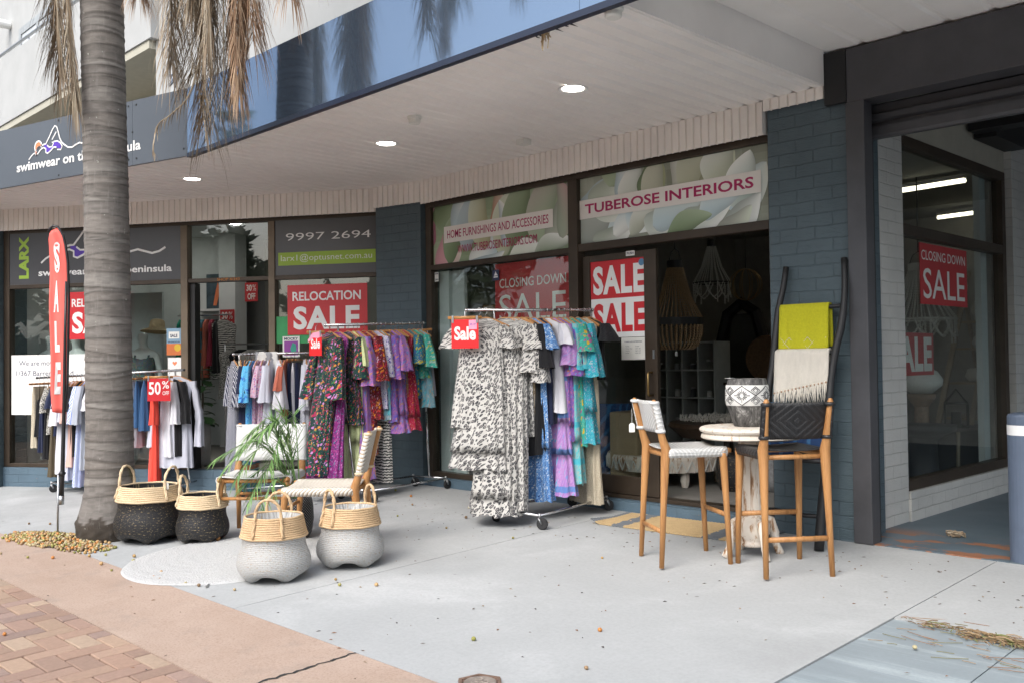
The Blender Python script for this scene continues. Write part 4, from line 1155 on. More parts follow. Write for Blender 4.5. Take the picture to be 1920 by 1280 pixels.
# ---------------------------------------------------------------- hangers, garments, racks
def make_hanger(straight=False):
    t = thing('clothes_hanger', 'varnished wooden hanger', 'hanger', (0, 0, 0))
    mb = MB()
    n = 10
    pts = []
    for i in range(-n, n + 1):
        u = i / n
        pts.append((.205 * u, .02 * abs(u) ** 2 * (0 if straight else 1), -.075 - (0 if straight else .075 * abs(u) ** 1.5)))
    mb.tube(pts, [.013 if straight else .017 - .004 * abs(i / n) for i in range(-n, n + 1)], 8, sq=(1, .5))
    mb.build('bar', M['hangerwood'], t, smooth=True)
    mb = MB()
    mb.tube([(0, 0, -.07), (0, 0, -.035), (.012, 0, -.026)] + [(.019 * math.cos(a), 0, .019 * math.sin(a)) for a in [math.radians(d) for d in range(-40, 200, 30)]], .0024, 5)
    mb.build('hook', M['chrome'], t, smooth=True)
    return t
HANG = {False: make_hanger(False), True: make_hanger(True)}
HUSED = {False: False, True: False}
def put_hanger(loc, yaw, label, straight=False, tilt=0.0):
    src = HANG[straight]
    if not HUSED[straight]:
        HUSED[straight] = True; o = src
    else:
        o = src.copy(); COL.objects.link(o)
        for ch in src.children:
            c = ch.copy(); COL.objects.link(c); c.parent = o
    o.location = loc; o.rotation_euler = (0, tilt, yaw)
    o['label'] = label; o['group'] = 'hangers on the clothes racks'
    return o

def shell(mb, rows, n, seed, lob, x0=0.0, skew=0.0, lean=0.0):
    """rows: (z, halfwidth, halfthick, ripple, cx, cy); a cloth tube with folds that deepen to the hem"""
    r = rnd(seed)
    ph = [r.uniform(0, 6.28) for _ in range(4)]
    b = len(mb.v); vs_ = []; uvs = []
    off = r.uniform(0, 20); wb = [r.uniform(0, 6.28), r.uniform(2, 5), r.uniform(.004, .012)]
    for i, (z, wd, th, rip, cx, cy) in enumerate(rows):
        for k in range(n + 1):
            a = 2 * PI * k / n
            ca, sa = math.cos(a), math.sin(a)
            X = wd * (abs(ca) ** .8) * (1 if ca > 0 else -1)
            Yq = th * (abs(sa) ** .7) * (1 if sa > 0 else -1)
            f = math.sin(lob * a + ph[0] + .6 * math.sin(2 * a + ph[1]) + .9 * math.sin(z * 4 + ph[3])) + .45 * math.sin((lob * 1.6 // 1) * a + ph[2] + i * .12)
            X += rip * f * ca * .7 + (wb[2] * math.sin(z * wb[1] + wb[0]) if z < -.2 else 0); Yq += rip * f * sa + .35 * rip * math.sin(3 * a + ph[3] + z * 4)
            zz = z + rip * .35 * math.sin(lob * .5 * a + ph[1]) * (1 if i == len(rows) - 1 else .3)
            zz += skew * X
            vs_.append((x0 + cx + X, cy + Yq + lean * min(0, z + .1), zz))
            uvs.append((off + k / n * 6.0 * (wd + .02), off + z))
    fs = []
    m = n + 1
    for i in range(len(rows) - 1):
        for k in range(n):
            fs.append((i*m+k, i*m+k+1, (i+1)*m+k+1, (i+1)*m+k))
    mb.add(vs_, fs, uvs)

def garment(name, mat, loc, yaw, L, kind='dress', wide=.19, hem=.24, sleeve=0.0, sflare=.07, rip=.012, tiers=(), thick=.03, seed=0, label='', cat='dress', group=None, lob=9, tilt=0.0, sleeve_mat=None, lean=0.0):
    mb = MB()
    top = -.085
    r = rnd(seed + 77)
    rows = []
    def R(z, wd, th, rp): rows.append((z, wd, th, rp, 0, 0))
    if kind in ('skirt', 'shorts'):
        R(top - .02, wide * .9, thick * .5, rip * .2); R(top - .05, wide * .92, thick * .6, rip * .4)
        z0 = top - .05
    elif kind == 'cami':
        for sx in (-1, 1):
            mb.add([(sx*wide*.55 - .006, 0, top + .01), (sx*wide*.55 + .006, 0, top + .01), (sx*wide*.6 + .008, -.005, top - .19), (sx*wide*.6 - .008, -.005, top - .19)], [(0, 1, 2, 3)], [(0, 0), (.01, 0), (.01, .2), (0, .2)])
        R(top - .18, wide * .72, thick * .6, rip * .2); R(top - .22, wide * .85, thick * .9, rip * .4)
        z0 = top - .22
    else:
        R(top + .012, .055, .03, 0); R(top - .004, .08, .028, 0); R(top - .03, wide * .72, thick * .75, 0); R(top - .065, wide * .98, thick * .85, rip * .1); R(top - .10, wide * 1.02, thick, rip * .2)
        R(top - .20, wide * .93, thick * 1.05, rip * .35)
        z0 = top - .20
    zend = -L
    marks = [z0] + [-t for t in tiers] + [zend]
    for s_ in range(len(marks) - 1):
        a, b = marks[s_], marks[s_ + 1]
        nseg = max(3, int((a - b) / .07))
        for i in range(1, nseg + 1):
            t = i / nseg
            z = lerp(a, b, t)
            g = (z0 - z) / max(.01, z0 - zend)
            wd = lerp(wide * .88, hem, g ** 1.1); th = lerp(thick, thick * 1.25 + hem * .14, g)
            fl = (t ** 1.6) * .007 if tiers else 0
            R(z, wd + fl, th + fl * .7, rip * (.35 + .85 * g) * (1 if not tiers else .5 + .8 * t))
        if s_ < len(marks) - 2:
            z, wd, th, rp, _, _ = rows[-1]
            R(z + .012, wd - .010, max(.012, th - .012), rp * .6)
    shell(mb, rows, 44, seed, lob, lean=lean)
    o = mb.build(name, mat, loc=loc, smooth=True)
    o.rotation_euler = (0, tilt, yaw)
    tag(o, label, cat, group)
    if sleeve:
        for sx in (-1, 1):
            q = MB(); rr = []
            ns = max(4, int(sleeve / .06))
            for i in range(ns + 1):
                t = i / ns
                d = r.uniform(-.006, .006)
                rr.append((top - .045 - sleeve * t, lerp(.035, sflare, t ** 1.3), lerp(.04, sflare * .8, t ** 1.3), rip * (.3 + t), sx * (.02 + .05 * min(1, t * 2) + .02 * t) + d, -.01 * t))
            shell(q, rr, 20, seed + sx * 3 + 5, 5, x0=sx * wide * .93, lean=lean)
            q.build('sleeve', sleeve_mat or mat, o, smooth=True)
    return o

def rack(label, bases, rail, ground_r=.055, posts=(.12, .97), rail_r=.014):
    """bases: four caster points (near a, near b, far b, far a); rail: two ends"""
    A, B, C_, D = [Vector(p) for p in bases]
    cen = (A + B + C_ + D) / 4
    t = thing('clothes_rack', label, 'clothes rack', tuple(cen), 0, 'clothes racks on the pavement')
    W_2 = lambda p: tuple(Vector(p) - cen)
    up = .115
    lift = lambda p: Vector((p.x, p.y, p.z + up))
    a, b, c, d = [lift(p) for p in (A, B, C_, D)]
    mb = MB(); mb.tube([W_2(p) for p in (a, d)], .011, 8); mb.build('base_rail', M['chrome'], t, smooth=True)
    mb = MB(); mb.tube([W_2(p) for p in (b, c)], .011, 8); mb.build('base_rail', M['chrome'], t, smooth=True)
    r0, r1 = Vector(rail[0]), Vector(rail[1])
    for (p, q, u) in ((a, b, posts[0]), (d, c, posts[1])):
        mb = MB(); mb.tube([W_2(p), W_2(q)], .011, 8); mb.build('end_bar', M['chrome'], t, smooth=True)
        m_ = (p + q) / 2; tp = r0.lerp(r1, u)
        mid = m_.lerp(tp, .42)
        mb = MB(); mb.tube([W_2(m_), W_2(mid)], .0125, 8); mb.tube([W_2(mid), W_2(tp)], .010, 8)
        mb.build('post', M['chrome'], t, smooth=True)
    mb = MB(); mb.tube([W_2(r0), W_2(r1)], rail_r, 10); mb.build('hanging_rail', M['chrome'], t, smooth=True)
    for p in (r0, r1):
        mb = MB(); mb.ball(W_2(p), .017, 8, 6); mb.build('end_knob', M['plastic_black'] if ground_r < .05 else M['chrome'], t, smooth=True)
    for i, p in enumerate((A, B, C_, D)):
        ang = rnd(i * 3 + int(cen.x * 10)).uniform(-.5, .5) + (1.2 if i % 2 else .9)
        cx = Vector((math.cos(ang), math.sin(ang), 0)); n_ = Vector((-cx.y, cx.x, 0))
        w_ = W_2(p)
        hub = Vector(w_) + Vector((0, 0, .048)) + cx * .022
        fk = MB()
        fk.tube([Vector(w_) + Vector((0, 0, .135)), Vector(w_) + Vector((0, 0, .095))], .011, 8)
        for s_ in (-1, 1):
            fk.tube([Vector(w_) + Vector((0, 0, .10)) + n_ * .018 * s_, hub + n_ * .018 * s_], [.015, .009], 6, sq=(1, .3))
        fk = fk.build('caster', M['zinc'], t, smooth=True)
        wm = MB()
        prof = [(.012, -.014), (.042, -.014), (.048, -.009), (.048, .009), (.042, .014), (.012, .014)]
        q = MB(); q.lathe(prof, 20, cap=(True, True))
        wm.add([tuple(hub + cx * v[0] + Vector((0, 0, 1)) * v[1] + n_ * v[2]) for v in q.v], q.f)
        wm.build('wheel', M['tyre'], fk)
    return t
def along(rail, t): return Vector(rail[0]).lerp(Vector(rail[1]), t)

# ---- rack by the door (right)
RR = ((-6.13, 5.48, 1.80), (-5.56, 6.50, 1.805))
zb = lambda x, y: (x, y, gz(x, y))
rack('chrome clothes rack of leopard and blue dresses in front of the homewares window', [zb(-5.42, 5.63), zb(-5.97, 5.64), zb(-5.94, 6.58), zb(-5.50, 6.585)], RR, .06, (.21, .99))
GR = 'clothes on the rack by the homewares door'
def fill(rail, px0, px1, rows, group, where, yaw0, seed0, hlabel):
    for i, g in enumerate(rows):
        t = (g['px'] - px0) / (px1 - px0)
        p = along(rail, t)
        k = {a: b for a, b in g.items() if a not in ('px', 'yaw', 'mat', 'hang', 'lab')}
        yaw = math.radians(g.get('yaw', yaw0 + rnd(seed0 + i).uniform(-6, 6)))
        nm = {'top': 'top', 'shirt': 'shirt'}.get(g.get('cat'), g.get('cat', 'dress')).replace(' ', '_')
        o = garment(nm, F[g['mat']], tuple(p), yaw, seed=seed0 + i, label=g['lab'] + ' ' + where, group=group, **k)
        if g.get('hang', 1):
            put_hanger(tuple(p), yaw, hlabel, straight=g.get('kind') in ('skirt', 'shorts', 'cami'))
fill(RR, 872, 1115, [
 dict(px=896, yaw=36, lean=.10, mat='leopard', L=1.01, wide=.20, hem=.225, sleeve=.20, sflare=.095, rip=.018, tiers=(), thick=.045, cat='top', lab='short frilled leopard print top behind the large red sale card', lob=12),
 dict(px=908, yaw=30, lean=.14, mat='leopard', L=1.36, wide=.18, hem=.27, sleeve=.0, rip=.022, tiers=(1.22,), thick=.045, cat='dress', lab='knee length tiered leopard print dress under the frilled leopard top', lob=13),
 dict(px=944, yaw=26, lean=.19, mat='leopard', L=1.74, wide=.18, hem=.20, sleeve=.42, sflare=.10, rip=.022, tiers=(1.60,), thick=.05, cat='dress', lab='leopard print maxi dress with flared sleeves hanging nearly to the pavement', lob=13),
 dict(px=956, yaw=16, lean=.17, mat='leopard', L=1.70, wide=.20, hem=.27, sleeve=.22, sflare=.10, rip=.02, tiers=(), thick=.045, cat='dress', lab='ruffle sleeved leopard print maxi dress next to the leopard shirt', lob=12),
 dict(px=966, yaw=2, mat='leopard', L=1.10, wide=.21, hem=.23, sleeve=.50, sflare=.09, rip=.014, thick=.04, cat='shirt', lab='long leopard print shirt next to the tan knit'),
 dict(px=976, yaw=-8, mat='tan', L=.93, wide=.2, hem=.2, cat='top', lab='thin tan knit top squeezed between leopard shirt and black dress'),
 dict(px=984, yaw=-12, mat='black', L=1.26, wide=.22, hem=.23, sleeve=.38, sflare=.09, rip=.016, thick=.04, cat='dress', lab='long black dress beside the tan knit'),
 dict(px=998, yaw=-16, mat='bluefloral', L=1.66, wide=.2, hem=.27, sleeve=.22, sflare=.09, rip=.018, tiers=(1.2,), cat='dress', lab='full length blue and white floral dress reaching the rack base', lob=12),
 dict(px=1012, mat='navy', L=1.0, wide=.21, hem=.22, sleeve=.0, rip=.016, cat='top', lab='navy blue top left of the white blouse'),
 dict(px=1024, yaw=-10, mat='white', L=.90, wide=.23, hem=.25, sleeve=.18, sflare=.08, rip=.014, thick=.04, cat='blouse', lab='white blouse among the dark and blue dresses'),
 dict(px=1035, mat='lilac', L=1.62, wide=.21, hem=.29, sleeve=.36, sflare=.09, rip=.018, tiers=(.98, 1.26), thick=.04, cat='dress', lab='lilac and blue tiered border print dress beside the white blouse', lob=12),
 dict(px=1047, mat='purple', L=1.15, wide=.2, hem=.24, sleeve=.45, sflare=.085, rip=.014, tiers=(1.02,), cat='dress', lab='violet floral midi dress half hidden by the lilac maxi dress'),
 dict(px=1058, mat='tealpaisley', L=1.52, wide=.21, hem=.27, sleeve=.40, sflare=.09, rip=.016, tiers=(1.15,), cat='dress', lab='teal paisley maxi dress with an aqua hem band'),
 dict(px=1072, mat='greenyellow', L=1.20, wide=.21, hem=.25, sleeve=.24, sflare=.10, rip=.014, cat='dress', lab='emerald and mustard floral dress behind the teal paisley dress'),
 dict(px=1085, mat='turquoise', L=1.18, wide=.22, hem=.28, sleeve=.46, sflare=.11, rip=.018, tiers=(.9,), thick=.04, cat='dress', lab='turquoise floral dress with wide sleeves near the far post'),
 dict(px=1098, mat='beigelace', L=1.72, wide=.19, hem=.22, sleeve=.0, rip=.012, cat='dress', lab='long beige lace dress at the window end'),
 dict(px=1108, mat='black', L=.62, wide=.24, hem=.22, sleeve=.16, sflare=.10, rip=.01, cat='tee', lab='small black tee at the window end beside the turquoise dress'),
], GR, 'by the homewares door', -19, 100, 'wooden hanger under clothes on the rack by the homewares door')

# ---- rack against the corner pillar (middle)
R3 = ((-8.20, 5.40, 1.742), (-7.97, 6.50, 1.78))
rack('tall chrome clothes rack of bright floral dresses against the corner brick pillar', [zb(-7.74, 5.62), zb(-8.22, 5.56), zb(-8.20, 6.52), zb(-7.745, 6.60)], R3, .06, (.12, .985))
fill(R3, 608, 800, [
 dict(px=616, yaw=-4, lean=.12, mat='darkfloral', L=1.50, wide=.17, hem=.20, sleeve=.62, sflare=.10, rip=.018, thick=.045, cat='dress', lab='dark green floral maxi dress next to the small sale card', lob=12),
 dict(px=630, yaw=4, lean=.12, mat='magfloral', L=1.68, wide=.18, hem=.27, sleeve=.0, rip=.018, cat='dress', lab='magenta floral maxi dress showing below the dark green one', lob=12),
 dict(px=650, yaw=-5, mat='darkfloral', L=1.02, wide=.2, hem=.26, sleeve=.42, sflare=.10, rip=.016, cat='dress', lab='shorter dark green floral dress beside the lime lace'),
 dict(px=660, mat='limelace', L=1.60, wide=.19, hem=.22, sleeve=.30, sflare=.08, rip=.016, tiers=(1.2,), cat='dress', lab='pale lime lace dress between dark floral and violet dresses'),
 dict(px=668, mat='paisleypurple', L=1.58, wide=.2, hem=.28, sleeve=.50, sflare=.11, rip=.018, thick=.04, cat='dress', lab='violet and orange paisley maxi dress beside the lime lace'),
 dict(px=680, mat='redfloral', L=1.34, wide=.2, hem=.22, sleeve=.0, rip=.016, cat='dress', lab='red and black floral dress, the longer of the two'),
 dict(px=692, mat='redfloral', L=.98, wide=.21, hem=.25, sleeve=.45, sflare=.10, rip=.016, thick=.04, cat='dress', lab='red and black floral dress, the shorter of the two'),
 dict(px=704, mat='whiteblue', L=.88, wide=.2, hem=.22, sleeve=.42, sflare=.08, rip=.014, cat='dress', lab='white and violet sprigged dress'),
 dict(px=712, mat='aqua', L=1.0, wide=.19, hem=.22, sleeve=.0, rip=.014, cat='dress', lab='aqua paisley dress with a rounded hem beside the sprigged dress'),
 dict(px=714, mat='zebra', L=1.66, kind='skirt', wide=.20, hem=.16, rip=.006, cat='skirt', lab='long zebra striped skirt behind the woven chair back'),
 dict(px=722, mat='purple', L=1.02, wide=.2, hem=.25, sleeve=.45, sflare=.09, rip=.016, cat='dress', lab='purple floral frilled dress beside aqua'),
 dict(px=733, mat='paisleypurple', L=1.14, wide=.2, hem=.28, sleeve=.36, sflare=.10, rip=.02, tiers=(.95,), cat='dress', lab='violet paisley midi dress with a gathered tier'),
 dict(px=742, mat='purple', L=1.12, wide=.2, hem=.26, sleeve=.0, rip=.02, tiers=(1.0,), cat='dress', lab='purple floral sleeveless dress next to mustard'),
 dict(px=749, mat='mustard', L=1.08, wide=.19, hem=.23, sleeve=.0, rip=.014, cat='dress', lab='mustard paisley dress showing as a thin strip'),
 dict(px=756, mat='crimson', L=1.12, wide=.2, hem=.30, sleeve=.0, rip=.018, tiers=(.98,), thick=.04, cat='dress', lab='crimson sprigged pleated dress', lob=12),
 dict(px=770, mat='tealyellow', L=.80, wide=.2, hem=.22, sleeve=.30, sflare=.09, rip=.014, cat='top', lab='teal and yellow printed top'),
 dict(px=780, mat='mint', L=.58, wide=.22, hem=.22, sleeve=.34, sflare=.10, rip=.016, tiers=(.42, .5), cat='top', lab='mint green ruffled top near the wall end'),
 dict(px=789, mat='aqua', L=.90, wide=.2, hem=.26, sleeve=.0, rip=.014, cat='top', lab='sheer pale aqua top near the wall end'),
 dict(px=798, mat='whitegrey', L=.78, kind='cami', wide=.2, hem=.22, rip=.012, cat='camisole', lab='white camisole, last before the wall'),
], 'clothes on the rack against the corner pillar', 'by the corner pillar', -8, 200, 'wooden hanger under clothes on the rack by the corner pillar')

# ---- rack in front of the swimwear door (middle left)
R2_ = ((-9.78, 5.22, 1.472), (-8.90, 6.12, 1.482))
rack('chrome clothes rack of white and printed clothes in front of the swimwear door', [zb(-9.50, 5.12), zb(-9.90, 5.48), zb(-9.20, 6.18), zb(-8.82, 5.85)], R2_, .06, (.05, .98))
fill(R2_, 440, 628, [
 dict(px=441, yaw=-20, mat='polka', L=1.34, wide=.2, hem=.24, sleeve=.45, sflare=.085, rip=.014, thick=.04, cat='dress', lab='navy polka dot dress at the left end'),
 dict(px=452, yaw=-30, mat='leopard_tan', L=1.42, wide=.18, hem=.17, sleeve=.40, sflare=.05, rip=.012, cat='jumpsuit', lab='tan leopard print jumpsuit with a ragged hem'),
 dict(px=460, mat='navy', L=.78, wide=.2, hem=.21, sleeve=.30, cat='top', lab='navy top between leopard jumpsuit and bright blue top'),
 dict(px=467, mat='orangeborder', L=1.60, wide=.18, hem=.20, sleeve=.0, rip=.012, cat='dress', lab='long teal dress with a rust border'),
 dict(px=473, mat='blueprint', L=.80, wide=.21, hem=.21, sleeve=.40, sflare=.07, cat='top', lab='bright blue printed top'),
 dict(px=482, mat='pinkfloral', L=1.18, wide=.2, hem=.21, sleeve=.0, rip=.014, cat='dress', lab='dusky pink floral sleeveless dress'),
 dict(px=491, mat='pinkfloral', L=1.08, wide=.2, hem=.22, sleeve=.35, sflare=.07, cat='dress', lab='dusky pink floral dress with sleeves'),
 dict(px=502, mat='whitegrey', L=.92, wide=.21, hem=.25, sleeve=.40, sflare=.08, rip=.016, thick=.045, cat='blouse', lab='loose white blouse under the grey shawl'),
 dict(px=518, yaw=-30, mat='white', L=1.04, wide=.22, hem=.26, sleeve=.48, sflare=.10, rip=.016, thick=.05, cat='shirt', lab='big white shirt with full sleeves right of the shawl'),
 dict(px=530, mat='rust', L=.70, wide=.21, hem=.2, sleeve=.28, sflare=.07, cat='tee', lab='rust red tee'),
 dict(px=537, mat='navy', L=1.12, wide=.17, hem=.16, rip=.01, kind='skirt', cat='trousers', lab='navy trousers left of the slim white trousers'),
 dict(px=543, mat='white', L=.86, wide=.17, hem=.15, rip=.01, kind='skirt', cat='trousers', lab='slim white trousers'),
 dict(px=550, mat='navy', L=1.16, wide=.19, hem=.18, rip=.01, kind='skirt', cat='trousers', lab='navy trousers right of the slim white trousers'),
 dict(px=562, yaw=-34, mat='whitegrey', L=.98, wide=.2, hem=.22, sleeve=.50, sflare=.06, rip=.014, thick=.045, cat='blouse', lab='white blouse with buttoned cuffs'),
 dict(px=572, mat='white', L=1.12, wide=.19, hem=.20, sleeve=.46, sflare=.06, rip=.014, cat='dress', lab='white shirt dress'),
 dict(px=584, mat='olive', L=1.06, wide=.2, hem=.2, sleeve=.30, cat='dress', lab='olive dress'),
 dict(px=593, mat='greyblue', L=1.55, wide=.19, hem=.21, sleeve=.22, rip=.012, cat='dress', lab='long grey blue batik dress'),
 dict(px=601, mat='stone', L=1.62, wide=.19, hem=.22, sleeve=.0, rip=.014, cat='dress', lab='long stone linen dress'),
 dict(px=612, mat='rustdots', L=1.32, wide=.2, hem=.22, sleeve=.40, sflare=.06, rip=.012, thick=.04, cat='dress', lab='rust dress with tiny dots'),
 dict(px=621, mat='palepink', L=1.12, wide=.2, hem=.2, sleeve=.40, sflare=.06, cat='dress', lab='pale pink dress beside the dark floral sleeve'),
 dict(px=630, mat='stone', L=1.60, kind='skirt', wide=.19, hem=.22, rip=.014, cat='skirt', lab='long stone linen skirt at the right end'),
], 'clothes on the rack before the swimwear door', 'before the swimwear door', -43, 300, 'wooden hanger under clothes on the rack before the swimwear door')
mb = MB()
sp_ = along(R2_, .30)
rows_ = []
nx_, nz_ = 14, 22
vs_, uv_ = [], []
for j in range(nz_ + 1):
    t = j / nz_
    s_ = (t - .52) * .62
    for i in range(nx_ + 1):
        u = (i / nx_ - .5)
        a = max(-1, min(1, s_ / .05))
        off = .022 * math.sin(a * PI / 2)
        z = .022 - (max(0, abs(s_) - .04)) * (1 + .25 * math.sin(u * 7 + (1 if s_ > 0 else 0)))
        off += .012 * math.sin(u * 22 + j * .2) * min(1, abs(s_) * 4)
        x = u * .24 * (1 + .25 * abs(s_))
        vs_.append((x, off, z)); uv_.append((x, s_))
fs_ = [(j*(nx_+1)+i, j*(nx_+1)+i+1, (j+1)*(nx_+1)+i+1, (j+1)*(nx_+1)+i) for j in range(nz_) for i in range(nx_)]
mb.add(vs_, fs_, uv_)
o = mb.build('shawl', F['shawl'], loc=tuple(sp_), smooth=True); o.rotation_euler = (0, 0, math.radians(48))
tag(o, 'grey and white tie dyed shawl thrown over the rail before the swimwear door', 'shawl')

# ---- rack under the swimwear window (far left), passes behind the palm
R1_ = ((-12.54, 4.03, 1.226), (-10.80, 5.12, 1.304))
rack('low chrome clothes rack of plain tops passing behind the palm trunk', [zb(-12.22, 4.09), zb(-12.46, 4.42), zb(-10.95, 5.38), zb(-10.72, 5.03)], R1_, .04, (.10, .94))
fill(R1_, 70, 345, [
 dict(px=76, mat='beigelace', L=.86, kind='shorts', wide=.14, hem=.15, rip=.006, cat='skirt', lab='beige lace skirt at the left end'),
 dict(px=84, mat='black', L=.72, kind='cami', wide=.15, hem=.17, rip=.01, cat='camisole', lab='short black camisole with thin straps'),
 dict(px=92, mat='navy', L=.92, kind='cami', wide=.17, hem=.18, rip=.012, cat='camisole', lab='navy camisole with a dangling tie'),
 dict(px=101, mat='black', L=1.0, kind='cami', wide=.15, hem=.16, rip=.01, cat='camisole', lab='long black camisole'),
 dict(px=110, mat='bwlace', L=.70, wide=.16, hem=.17, sleeve=.3, sflare=.05, cat='top', lab='black and white lace top'),
 dict(px=117, mat='brownolive', L=1.22, wide=.17, hem=.21, sleeve=.0, rip=.012, cat='dress', lab='brown olive dress'),
 dict(px=122, mat='navy', L=.72, wide=.17, hem=.18, sleeve=.25, cat='top', lab='navy tee beside the brown olive dress'),
 dict(px=130, mat='white', L=1.18, wide=.19, hem=.22, sleeve=.46, sflare=.07, rip=.014, thick=.04, cat='shirt', lab='long white shirt left of the flag pole'),
 dict(px=140, mat='whitegrey', L=1.26, wide=.17, hem=.20, sleeve=.42, sflare=.06, rip=.014, cat='shirt', lab='cool white shirt behind the flag'),
 dict(px=147, mat='blush', L=1.10, wide=.18, hem=.2, sleeve=.44, sflare=.06, rip=.01, cat='shirt', lab='blush pink shirt behind the flag pole'),
 dict(px=156, mat='black', L=.98, wide=.18, hem=.17, sleeve=.30, cat='top', lab='black top right of the flag pole'),
 dict(px=166, mat='bluestripe', L=1.34, wide=.18, hem=.25, sleeve=.45, sflare=.07, rip=.012, cat='dress', lab='blue and white striped dress'),
 dict(px=174, mat='greychambray', L=1.14, wide=.19, hem=.22, sleeve=.46, sflare=.06, cat='shirt', lab='grey chambray shirt'),
 dict(px=183, mat='black', L=1.16, wide=.18, hem=.18, sleeve=.0, cat='dress', lab='black dress left of the green top'),
 dict(px=192, mat='white', L=1.04, wide=.18, hem=.2, sleeve=.3, cat='top', lab='white top left of the green top'),
 dict(px=200, mat='green', L=.84, wide=.19, hem=.2, sleeve=.34, sflare=.06, cat='top', lab='emerald green top at the palm trunk'),
 dict(px=208, mat='red', L=.82, wide=.18, hem=.19, sleeve=.3, cat='top', lab='red top partly hidden by the palm trunk'),
 dict(px=258, mat='white', L=.90, kind='shorts', wide=.17, hem=.18, rip=.01, cat='shorts', lab='white shorts behind the blue ones'),
 dict(px=264, yaw=-35, mat='denim', L=.66, kind='shorts', wide=.18, hem=.17, rip=.012, thick=.04, cat='shorts', lab='dark blue shorts right of the palm trunk'),
 dict(px=276, yaw=-30, mat='denim', L=.70, kind='shorts', wide=.18, hem=.19, rip=.012, thick=.04, cat='shorts', lab='dark blue shorts beside the coral fringed top'),
 dict(px=292, yaw=-25, mat='coral', L=1.32, wide=.17, hem=.18, sleeve=.5, sflare=.05, rip=.012, cat='top', lab='coral red fringed top'),
 dict(px=306, yaw=10, mat='white', L=1.02, wide=.19, hem=.21, sleeve=.5, sflare=.055, rip=.012, cat='tee', lab='white long sleeved tee left of the black one'),
 dict(px=318, yaw=24, mat='black', L=1.02, wide=.19, hem=.19, sleeve=.5, sflare=.055, rip=.01, cat='tee', lab='black long sleeved tee between two white ones'),
 dict(px=330, yaw=48, mat='whitegrey', L=1.16, wide=.20, hem=.20, sleeve=.78, sflare=.055, rip=.011, thick=.035, cat='tee', lab='long white tee facing out under the fifty percent card'),
], 'clothes on the rack under the swimwear window', 'under the swimwear window', -52, 400, 'wooden hanger under clothes on the low rack behind the palm')

# ---- sale cards clipped on the racks
def card(label, loc, yaw, w_, h_, lines, mat, th=.003, extra=None):
    t = thing('sale_card', label, 'card', loc, yaw)
    mb = MB(); mb.box(-w_/2, w_/2, 0, th, -h_, 0); mb.build('card', mat, t)
    mb = MB()
    for ln in lines: text_mb(ln[0], ln[3], ln[4], mb=mb, at=(ln[1], ln[2]), y=-.001, **(ln[5] if len(ln) > 5 else {}))
    mb.build('lettering', M['white'], t)
    mb = MB(); mb.tube([(-w_/2 - .03, .004, .016), (w_/2 + .03, .004, .016)], .014, 8, sq=(1, .45)); mb.build('hanger_bar', M['hangerwood'], t, smooth=True)
    for s_ in (-1, 1):
        mb = MB(); mb.box(s_*(w_/2 - .012) - .009, s_*(w_/2 - .012) + .009, -.007, .012, -.03, .03); mb.build('clip', M['zinc'], t, bevel=.002)
    mb = MB(); mb.tube([(0, .004, .03), (0, .01, .07), (0, .05, .10)], .0024, 5); mb.build('hook', M['chrome'], t)
    return t
def serif_sale(w_, h_):
    """the word Sale with slab feet on the letters"""
    return [('Sale', -w_ * .40, -h_ * .72, w_ * .80, h_ * .48, dict(bold=.035))]
p = along(RR, .0) + Vector((.075, -.085, -.085))
t = card('large red sale card with a pink patch on the rack by the homewares door', tuple(p), math.radians(38), .235, .245, serif_sale(.235, .245), M['saletag'])
mb = MB(); mb.box(.035, .105, -.0022, -.0012, -.085, -.005); mb.build('pink_note', M['pinkcard'], t)
mb = MB(); text_mb('30% OFF', .055, .016, mb=mb, at=(.042, -.05), y=-.003); mb.build('lettering', M['purple'], t)
p = along(R3, .0) + Vector((.0, -.12, -.085))
t = card('small red sale card with a pink ribbon on the rack by the corner pillar', tuple(p), math.radians(22), .15, .22, [('Sale', -.055, -.15, .11, .10, dict(bold=.03))], M['saletag'])
mb = MB(); mb.prism([(-.09, -.06), (-.03, .01), (.06, .02), (.085, -.03), (.03, -.045), (-.03, -.04), (-.085, -.085)], -.004, -.001); mb.build('pink_ribbon', M['pinkcard'], t)
p = along(R1_, .945) + Vector((.10, -.25, -.09))
t = card('red fifty percent off card on the low rack beside the swimwear door', tuple(p), math.radians(52), .26, .265, [('50', -.115, -.19, .135, .15, dict(bold=.02)), ('%', .035, -.12, .08, .09, dict(bold=.01)), ('OFF', .04, -.195, .075, .045, dict(bold=.01))], M['red'])
